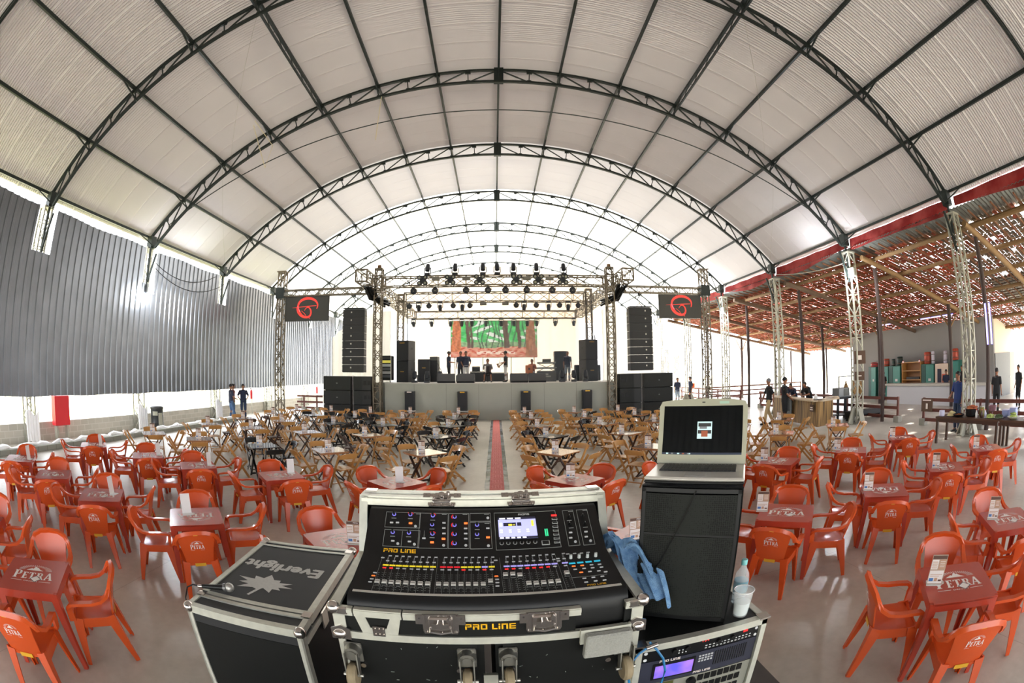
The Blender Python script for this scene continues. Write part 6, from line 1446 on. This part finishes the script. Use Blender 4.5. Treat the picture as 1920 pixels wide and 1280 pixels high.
def barrel(lab, x, y, z, r, h, m, cat='barrel', nm='beer_keg'):
    t = thing(nm, lab, cat, (x, y, z), 0, 'kegs and cans on the bar fridges'); MB().lathe([(r * .9, 0), (r, .04), (r, h - .05), (r * .85, h), (r * .2, h + .01)], n=18).build('body', m, t, True); m_ = MB()
    for zz in (h * .25, h * .75): m_.lathe([(r * 1.0, zz - .02), (r * 1.03, zz), (r * 1.0, zz + .02)], n=18)
    m_.build('hoop', M('hoop steel', (120, 110, 100), .4, .6), t, True); return t
cop = M('copper red keg', (176, 74, 52), .4, .2); dgk = M('dark green keg', (28, 54, 48), .4)
barrel('copper red keg on the narrow dark green fridge', 25.8, 21.2, 2.1, .24, .5, cop); barrel('small dark green bottle shaped keg on the fridge left of the shelf', 25.8, 20.5, 2.1, .16, .45, dgk); barrel('dark green keg on the fridge left of the shelf', 25.8, 19.85, 2.1, .24, .58, dgk)
barrel('tall copper red keg on the fridge right of the shelf', 25.8, 17.2, 2.12, .26, .72, cop); barrel('white column keg beside the tall copper keg', 25.8, 16.7, 2.12, .13, .74, M('white keg', (206, 200, 214), .4)); barrel('pale grey column keg on the white and red cooler', 25.8, 15.6, 2.1, .14, .72, M('white keg', (206, 200, 214))); barrel('copper red keg on the dark green fridge at the right', 25.8, 14.75, 2.25, .26, .66, cop); barrel('flat red keg on the leftmost green fridge', 25.8, 22.5, 2.1, .3, .3, M('red keg', (190, 60, 62), .4))
for i, (y, z, l) in enumerate(((19.35, 2.32, 'small white and red lamp on the left top of the shelf'), (17.8, 2.32, 'small white and red lamp on the right top of the shelf'), (13.6, 2.25, 'small white and red wall lamp right of the fridges'))):
    t = thing('cone_lamp', l, 'lamp', (25.45 if i < 2 else 26.5, y, z), 0, 'small cone lamps'); MB().lathe([(.02, 0), (.11, .1), (.1, .1)], n=12, R=Matrix.Rotation(PI / 2, 3, 'X')).build('shade', M('red shade', (220, 90, 90), .4), t); MB().ball((0, -.06, 0), .07, 10).build('bulb', M('warm bulb', (255, 240, 230), .4, emit=.5), t); MB().b2((-.02, -.02, -.02), (.06 if i < 2 else .09, .02, .02)).build('arm', black_pl, t)
# rail fences with block feet
def fence(lab, pts, posts):
    t = thing('rail_fence', lab, 'fence', (pts[0][0], pts[0][1], 0), 0, 'red brown rail fences'); a, b = V((0, 0, 0)), V((pts[1][0] - pts[0][0], pts[1][1] - pts[0][1], 0))
    for z in (.95, .58, .22): m_ = MB(); m_.bar(a + V((0, 0, z)), b + V((0, 0, z)), .045, .12); m_.build('rail', wood_rail, t)
    for u in posts: c = a.lerp(b, u); m_ = MB(); m_.bar(c + V((.05, 0, .1)), c + V((.05, 0, 1.02)), .09); m_.build('post', wood_rail, t); m_ = MB(); m_.rbox(c + V((.05, 0, .13)), (.3, .3, .26), .015); m_.build('concrete_foot', concrete, t)
fence('red brown rail fence behind the grill, with concrete feet', ((15.6, 12.1), (15.6, 23.6)), (0.004, .3, .62, .99))
fence('red brown rail fence behind the buffet tables, with a concrete foot', ((15.5, 10.6), (15.5, 2.0)), (.005, .35, .7))
fence('red brown rail fence far outside on the right beyond the stage', ((15.6, 26.0), (15.6, 36)), (0, .33, .66, 1))
fence('red brown rail fence crossing far outside on the right', ((16.5, 33.0), (27, 33.5)), (0, .33, .66, 1))
fence('brown wooden railing left of the subwoofers near the dark wall', ((-12.75, 27.0), (-10.9, 27.0)), (.25, .75))
sg = M('brown sign', (92, 66, 50), .6)
t = thing('fence_sign', 'brown sign with pale emblem on the fence end by the buffet', 'sign', (15.42, 10.35, .72)); m_ = MB(); m_.b2((-.02, -.35, -.2), (.02, .25, .28)); m_.build('board', sg, t); m_ = MB(); m_.b2((-.026, -.1, -.1), (-.02, .0, .1)); m_.b2((-.026, -.28, .2), (-.02, .18, .24)); m_.build('emblem', white_ink, t)
# wooden bar with plank front
plank = brick_mat('bar planks', (150, 116, 72), (116, 86, 52), (70, 50, 32), 3.0, .1, .006, .6)
plk = D.materials.new('vertical bar planks'); plk.use_nodes = True; nn = plk.node_tree; pp = nn.nodes['Principled BSDF']; tcn = nn.nodes.new('ShaderNodeTexCoord'); nz = nn.nodes.new('ShaderNodeTexNoise'); nz.inputs['Scale'].default_value = 6; mp_ = nn.nodes.new('ShaderNodeMapping'); mp_.inputs['Scale'].default_value = (2, 2, .12)
cr = nn.nodes.new('ShaderNodeValToRGB'); cr.color_ramp.elements[0].color = (*lin((104, 80, 52)), 1); cr.color_ramp.elements[0].position = .35; cr.color_ramp.elements[1].color = (*lin((184, 146, 92)), 1); cr.color_ramp.elements[1].position = .65
nn.links.new(tcn.outputs['Object'], mp_.inputs[0]); nn.links.new(mp_.outputs[0], nz.inputs['Vector']); nn.links.new(nz.outputs['Fac'], cr.inputs[0]); nn.links.new(cr.outputs[0], pp.inputs['Base Color']); pp.inputs['Roughness'].default_value = .55
t = thing('plank_bar', 'wooden bar with vertical plank front and pale top', 'bar', (12.3, 14.0, 0))
path = [(.75, 4.4), (0, 0), (1.1, .25), (1.75, 1.0)]
m_ = MB(); tp = MB()
for i in range(3):
    a, b = V((*path[i], 0)), V((*path[i + 1], 0)); L = (b - a).length; n = int(L / .1); d = (b - a) / n; nrm = V((-d.y, d.x, 0)).normalized() * (-1)
    for k in range(n): m_.bar(a + d * (k + .04) + V((0, 0, .53)), a + d * (k + .96) + V((0, 0, .53)), .035, 1.0 + .0 * k)
    tp.bar(a + V((0, 0, 1.06)) - d.normalized() * .1, b + V((0, 0, 1.06)) + d.normalized() * .1, .62, .05)
m_.build('plank_front', plk, t); tp.build('bar_top', M('pale wooden top', (196, 176, 146), .4, var=(5, .1)), t)
t2 = thing('bar_sign', 'small dark sign on the corner of the plank bar', 'sign', (12.235, 14.35, .78), math.atan2(4.4, .75)); MB().b2((-.16, .0, -.16), (.16, .02, .12)).build('board', sg, t2); m_ = MB(); m_.b2((-.1, -.004 + .024, -.02), (.1, .024, .02)); m_.b2((-.12, .02, -.1), (.12, .024, -.06)); m_.build('lettering', white_ink, t2)
t2 = thing('bar_poster', 'dark poster with pale figure on the front of the plank bar', 'poster', (12.62, 16.5, .62), math.atan2(4.4, .75)); MB().b2((-.3, .0, -.42), (.3, .02, .42)).build('board', M('dark poster', (72, 78, 84), .6), t2); m_ = MB(); m_.ball((.05, .022, .02), .14, 8, (1, .05, .7)); m_.build('pale_figure', M('ochre figure', (200, 160, 110), .6), t2)
for i, (x, y, l) in enumerate(((12.5, 14.4, 'white napkin dome on the near end of the plank bar'), (12.75, 16.8, 'white paper cup on the middle of the plank bar'), (12.95, 17.9, 'white bottle on the far end of the plank bar'))): t2 = thing('bar_top_item', l, 'tableware', (x, y, 1.086)); MB().lathe([(.09, 0), (.1, .05), (.07, .14), (.02, .2)] if i == 0 else [(.04, 0), (.045, .12), (.03, .18), (.015, .24)], n=12).build('body', white_p, t2, True)
# grill station
blk_m = M('black grill steel', (30, 32, 36), .5, .3)
t = thing('grill_table', 'black steel grill table with hanging rail beside the plank bar', 'grill', (15.0, 15.3, 0))
for x in (-.5, 0, .5):
    for y in (-.3, .3): MB().bar((x, y, 0), (x, y, .95), .05).build('leg', blk_m, t)
MB().b2((-.55, -.4, .92), (.52, .4, 1.0)).build('top', blk_m, t); MB().b2((-.55, -.4, .2), (.52, .4, .23)).build('shelf', blk_m, t)
for x in (-.2, 1.55): MB().bar((x, 0, 0), (x, 0, 1.9), .045).build('upright', blk_m, t)
MB().bar((-.2, 0, 1.88), (1.6, 0, 1.88), .045).build('hanging_rail', blk_m, t)
t2 = thing('fire_tray', 'low black fire tray on legs at the foot of the lattice column', 'tray', (15.6, 14.3, 0)); MB().prism([(-1.0, .22), (1.0, .22), (1.1, .42), (-1.1, .42)], -.3, .3, 'y').build('tray', blk_m, t2)
for x in (-.95, .95): MB().b2((x - .03, -.28, 0), (x + .03, .28, .22)).build('leg', blk_m, t2)
t2 = thing('oven', 'grey box oven on the grill table', 'oven', (14.85, 15.2, 1.0)); MB().rbox((0, 0, .2), (.75, .5, .4), .02).build('body', M('grey oven', (120, 122, 124), .4, .4), t2); MB().b2((-.05, -.262, .05), (.35, -.25, .36)).build('door', M('dark oven glass', (40, 44, 48), .2), t2)
meat = M('smoked meat', (176, 140, 84), .5, col2=(120, 84, 50), var=(9, .3))
for i, (x, l) in enumerate(((15.2, 'golden smoked ham hanging left of the lattice column'), (15.75, 'golden smoked ham hanging behind the lattice column'), (16.3, 'golden smoked ham hanging right of the lattice column'))):
    t2 = thing('hanging_ham', l, 'food', (x, 15.2, 1.0), i * .6, 'hams hanging on the grill rail'); MB().lathe([(.03, 0), (.12, .08), (.16, .25), (.11, .45), (.05, .58), (.03, .68)], n=14).build('ham', meat, t2, True); MB().cyl((0, 0, .66), (0, 0, .88), .012, n=6).build('hook', blk_m, t2)
for i, (y, z, l) in enumerate(((13.3, 2.7, 'brown sign with pale emblem high on the lattice column by the grill'), (13.3, 2.05, 'small pale sign on the lattice column by the grill'))): t2 = thing('column_sign', l, 'sign', (14.2, y - .03, z), -.7); MB().b2((-.26, -.02, -.3), (.26, 0, .22) if i == 0 else (.2, 0, .05)).build('board', sg, t2); MB().b2((-.1, -.026, -.14), (.08, -.02, .04) if i == 0 else (.06, -.02, -.1)).build('emblem', white_ink, t2)
# buffet
for i, (y0, y1, l) in enumerate(((5.32, 7.85, 'dark wooden buffet table with salads, nearer the column'), (2.6, 5.28, 'dark wooden buffet table running out of frame at right'))):
    t = thing('buffet_table', l, 'table', (12.75, (y0 + y1) / 2, 0), 0, 'buffet tables'); hl = (y1 - y0) / 2
    MB().b2((-.4, -hl, .73), (.4, hl, .78)).build('tabletop', M('dark brown table wood', (84, 56, 40), .4, var=(7, .2)), t); MB().b2((-.38, -hl + .03, .64), (-.35, hl - .03, .73)).build('apron', wood_d, t)
    for x in (-.35, .35):
        for y in (-hl + .06, hl - .06): MB().b2((x - .04, y - .04, 0), (x + .04, y + .04, .73)).build('leg', wood_d, t)
BZ = .78
def dish(name, lab, x, y, prof, m, food=None, fprof=None, cat='dish', z=BZ, grp=None):
    t = thing(name, lab, cat, (x, y, z), 0, grp); MB().lathe(prof, n=20).build('bowl', m, t, True)
    if food:
        f_ = MB(); rg = random.Random(int(x * 100 + y * 10)); f_.lathe(fprof, n=16)
        for k in range(26): a = rg.random() * 6.28; r = rg.random() * fprof[0][0] * .9; f_.ball((r * math.cos(a), r * math.sin(a), fprof[-1][1] - .25 * r + .015), .02 + .02 * rg.random(), 6, (1.3, 1, .6))
        f_.build('food', food, t, True)
    return t
plate = [(.06, 0), (.17, .02), (.175, .025), (.05, .012)]; green_s = M('green salad', (120, 156, 60), .7, col2=(190, 196, 120), var=(16, .3)); rice = M('pale cheese', (214, 200, 150), .7); stew = M('orange stew', (196, 120, 60), .5, col2=(150, 60, 40), var=(14, .3))
dish('plate_stack', 'stack of white lilac cups at the left end of the buffet', 12.5, 7.68, [(.08, 0), (.1, .02), (.1, .16), (.09, .17), (.02, .165)], M('lilac white', (206, 206, 232), .4))
dish('platter', 'pale cheese and bread heap on the buffet, left end', 12.62, 7.35, plate, white_p, rice, [(.15, .02), (.14, .06), (.05, .12)])
dish('dark_pan', 'shallow dark pan with yellow food left of the big black pot', 12.6, 7.02, [(.12, 0), (.2, .05), (.21, .08), (.17, .03), (.02, .02)], black_pl, stew, [(.15, .03), (.13, .05), (.03, .06)])
dish('stew_pot', 'big black pot heaped with food on the buffet', 12.85, 6.62, [(.17, 0), (.22, .03), (.24, .2), (.26, .22), (.22, .21), (.2, .16)], black_pl, stew, [(.22, .17), (.2, .24), (.06, .29)], 'pot')
for i, (x, y, l) in enumerate(((12.6, 6.3, 'pale bottle right of the black pot'), (12.95, 6.25, 'glass jar of pickles behind the bottles on the buffet'), (12.62, 6.1, 'dark sauce bottle in the middle of the buffet'), (12.66, 5.97, 'white capped bottle left of the salads'))):
    t = thing('sauce_bottle' if i != 1 else 'pickle_jar', l, 'bottle', (x, y, BZ)); mm = (white_p, M('olive pickles', (140, 130, 60), .3), M('dark sauce', (70, 40, 36), .3), M('lilac white', (206, 206, 232)))[i]
    MB().lathe([(.035, 0), (.04, .01), (.04, .12), (.02, .17), (.018, .2)] if i != 1 else [(.09, 0), (.1, .02), (.1, .22), (.08, .25)], n=14).build('body', mm, t, True); MB().lathe([(.022, .2), (.022, .225), (.004, .23)] if i != 1 else [(.085, .25), (.085, .28), (.01, .285)], n=12).build('cap', M('bottle cap', (190, 60, 50), .4) if i != 1 else alu, t, True)
for i, (x, y, l) in enumerate(((12.62, 5.75, 'plate of green salad, left of the three salad plates'), (12.62, 5.42, 'plate of dark greens at the joint of the buffet tables'), (12.62, 4.85, 'wide square bowl heaped with pale green lettuce'), (12.66, 4.3, 'plate of sliced food at the right edge of the buffet'))): dish('salad_plate', l, x, y, [(a * (1.25 if i == 2 else 1), b * (3 if i == 2 else 1)) for a, b in plate], white_p, (green_s, M('dark greens', (70, 84, 50), .7), green_s, stew)[i], [(.14, .02), (.12, .06 if i != 2 else .1), (.04, .09 if i != 2 else .15)], grp='salad plates')
t = thing('dessert_bowl', 'dark red bowl on a glass stand behind the salads', 'bowl', (13.0, 5.85, BZ)); MB().lathe([(.08, 0), (.02, .04), (.02, .12), (.12, .16), (.15, .3), (.14, .3), (.02, .17)], n=18).build('stand', M('smoky glass', (150, 110, 120), .15, alpha=.8), t, True); MB().lathe([(.11, .17), (.135, .27), (.02, .29)], n=16).build('food', M('beet red', (120, 24, 40), .5), t, True)
for i, (y, l) in enumerate(((5.3, 'pale blue plastic tub at the back of the buffet'), (5.0, 'second pale blue plastic tub with lid at the back of the buffet'))): t = thing('plastic_tub', l, 'tub', (13.0, y, BZ + i * .0)); MB().rbox((0, 0, .09 + .03 * i), (.24, .24, .18 + .06 * i), .02).build('body', M('pale blue tub', (160, 172, 220), .4), t); MB().rbox((0, 0, .19 + .06 * i), (.26, .26, .02), .008).build('lid', M('lilac white', (206, 206, 232)), t)
# lights: violet tubes, floods
tube_m = M('lit violet white tube', (206, 190, 255), .4, emit=1.6)
for i, (y, l) in enumerate(((7.12, 'left of the two vertical violet tube lights on the dark post'), (6.92, 'right of the two vertical violet tube lights on the dark post'))):
    t = thing('tube_light', l, 'lamp', (15.32 - .02 * i, y, 2.76), 0, 'vertical violet tube lights'); MB().b2((0, -.03, -.02), (.05, .03, 1.32)).build('fitting', M('violet fitting', (88, 70, 190), .4), t); MB().cyl((-.03, 0, 0), (-.03, 0, 1.3), .032, n=10).build('tube', tube_m, t, True)
for i, (y0, y1, l) in enumerate(((13.9, 16.8, 'row of violet tube lights under the shed purlin above the bar counter'), (19.4, 20.4, 'short violet tube light under the shed purlin left of the bar posts'))):
    t = thing('tube_light', l, 'lamp', (24.4, y0, 4.75), 0, 'violet tube lights under the purlin'); MB().b2((-.04, 0, .03), (.04, y1 - y0, .1)).build('fitting', M('violet fitting', (88, 70, 190)), t)
    m_ = MB(); n = max(1, int((y1 - y0) / .95))
    for k in range(n): m_.cyl((0, .05 + k * .95, 0), (0, .9 + k * .95, 0), .035, n=8)
    m_.build('tube', tube_m, t, True)
fl_m = M('lit flood glass', (245, 250, 255), .4, emit=5.0)
for i, (x, y, z, l) in enumerate(((-13.62, 13.5, 5.55, 'bright flood lamp fixed to the left column notch'), (14.0, 13.2, 6.05, 'bright flood lamp on the lattice column by the grill'), (14.0, 25.2, 6.05, 'bright flood lamp on the far right lattice column'))):
    s = 1 if x < 0 else -1
    t = thing('flood_lamp', l, 'lamp', (x, y, z), 0, 'flood lamps'); MB().rbox((-s * .02, 0, 0), (.14, .36, .36), .03).build('housing', alu, t); MB().b2((s * .05, -.15, -.15), (s * .062, .15, .15)).build('glass', fl_m, t); MB().b2((-.16, -.16, -.165), (.16, .16, -.16)) ; MB().bar((-s * .06, 0, .1), (-s * .3, 0, .3), .05).build('bracket', steel_grey, t); MB().b2((-.1, -.15, -.196), (.1, .15, -.186)).build('lower_glass', fl_m, t)
    ld = D.lights.new('flood', 'POINT'); ld.energy = 60; ld.shadow_soft_size = .18; ld.color = (.93, .97, 1); lo_ = D.objects.new('flood', ld); COL.objects.link(lo_); lo_.location = (x + s * .35, y - .1, z - .25)
for i, (a, b) in enumerate((((14.0, 13.4, 6.5), (13.0, 17.5, 6.7)), ((-13.6, 13.6, 6.4), (-13.4, 19.4, 6.9)), ((-13.6, 13.6, 6.6), (-13.5, 18.2, 6.9)))): wire('sagging_cable', ('pale cable running from the flood lamp by the grill', 'dark cable sagging along the top of the dark wall, lower one', 'dark cable sagging along the top of the dark wall, upper one')[i], a, b, (.15, .75, .5)[i], .018, (steel_grey, black_pl, black_pl)[i])
# people of the right side
person('waiter in cap, black tee and tan trousers walking at the left of the plank bar', (11.45, 16.5, 0), 1.3, black_c, tan_c, dict(er=(.24, .12, 1.16), wr=(.26, .2, .93), el=(-.24, -.12, 1.16), wl=(-.25, -.1, .92), kl=(-.1, .14, .5), al=(-.1, .2, .1), tl=(-.11, .35, .04), kr=(.1, -.02, .5), ar=(.1, -.22, .12), tr=(.11, -.1, .035)), cap=grey_c, h=1.1)
person('waiter in black tee, cap and dark apron holding a phone before the plank bar', (11.9, 15.9, 0), -2.0, black_c, black_c, dict(er=(.22, .06, 1.14), wr=(.06, .28, .98), el=(-.23, .03, 1.14), wl=(-.06, .27, .96)), cap=black_c, shorts=True, h=1.12, apron=black_c)
BEND = dict(spi=(0, .06, 1.13), che=(0, .2, 1.3), nec=(0, .3, 1.4), hb=(0, .35, 1.45), hd=(0, .39, 1.51), ht=(0, .42, 1.585), sl=(-.17, .24, 1.35), sr=(.17, .24, 1.35), el=(-.24, .34, 1.12), er=(.24, .34, 1.12), wl=(-.12, .5, 1.08), wr=(.12, .5, 1.08))
person('helper in maroon shirt with red apron behind the plank bar', (13.65, 18.2, 0), 2.2, maroon, black_c, apron=M('red apron cloth', (170, 50, 44), .85))
person('helper in dark shirt leaning over the far part of the plank bar', (13.75, 17.5, 0), 1.9, navy_c, black_c, dict(BEND))
person('helper in black shirt bending over the near part of the plank bar', (13.9, 16.5, 0), 1.8, black_c, black_c, dict(BEND), h=1.05)
person('grey haired man in blue polo standing behind the buffet by the column', (14.75, 8.3, 0), 1.35, blue_c, M('dark denim', (44, 58, 84)), dict(er=(.24, .06, 1.16), wr=(.16, .26, 1.08)), h=1.1, cap=None)
person('man in black tee and trousers walking behind the fence at right', (19, 8.35, 0), -1.4, black_c, black_c, h=1.06)
person('bartender in black behind the counter left of the green fridges', (24.2, 20.2, 0), PI / 2, black_c, black_c)
person('bartender in dark blue top behind the counter by the cooler', (24.2, 14.6, 0), PI / 2 + .4, navy_c, black_c, cap=black_c)
person('bartender in black standing right of the second row post', (24.3, 13.35, 0), PI / 2 - .3, black_c, black_c, h=1.1)
person('dark figure with arms crossed at the far right edge beyond the fence', (22, 8.2, 0), 1.2, black_c, black_c, h=1.06); person('dark figure in teal top at the far right edge, turned to the other', (22.4, 7.75, 0), -1.9, M('teal cloth', (40, 76, 84), .85), black_c, h=1.06)
person('man in navy polo and pale jeans standing outside right of the subwoofers', (12.9, 30.5, 0), PI, navy_c, ljean, h=1.06)
person('walking person in dark clothes with an orange bag outside at the right', (13.95, 30.5, 0), 1.7, navy_c, black_c, dict(kl=(-.1, .16, .52), al=(-.1, .02, .2), tl=(-.11, .14, .12), kr=(.1, -.02, .5), ar=(.1, -.12, .09), tr=(.11, .02, .035), er=(.26, -.12, 1.18), wr=(.2, .02, .98)), h=1.08)
t = thing('shoulder_bag', 'orange shoulder bag carried by the walking person outside', 'bag', (14.12, 30.28, 1.3)); MB().rbox((0, 0, 0), (.2, .12, .34), .05).build('bag', M('orange bag', (226, 96, 44), .6), t); MB().tube([(-.08, .05, .16), (-.12, .1, .28), (-.06, .16, .3)], .015, 6).build('strap', M('orange bag', (226, 96, 44)), t)
# outside scaffold posts and far buildings in the glare
for i, (x, y) in enumerate(((15.0, 38), (16.4, 39), (13.9, 36.5))): column(x, y, 4.2 - i * .5, 'thin pale scaffold tower outside in the glare, %s of three' % ORD[i], False, 'scaffold towers outside', .3)
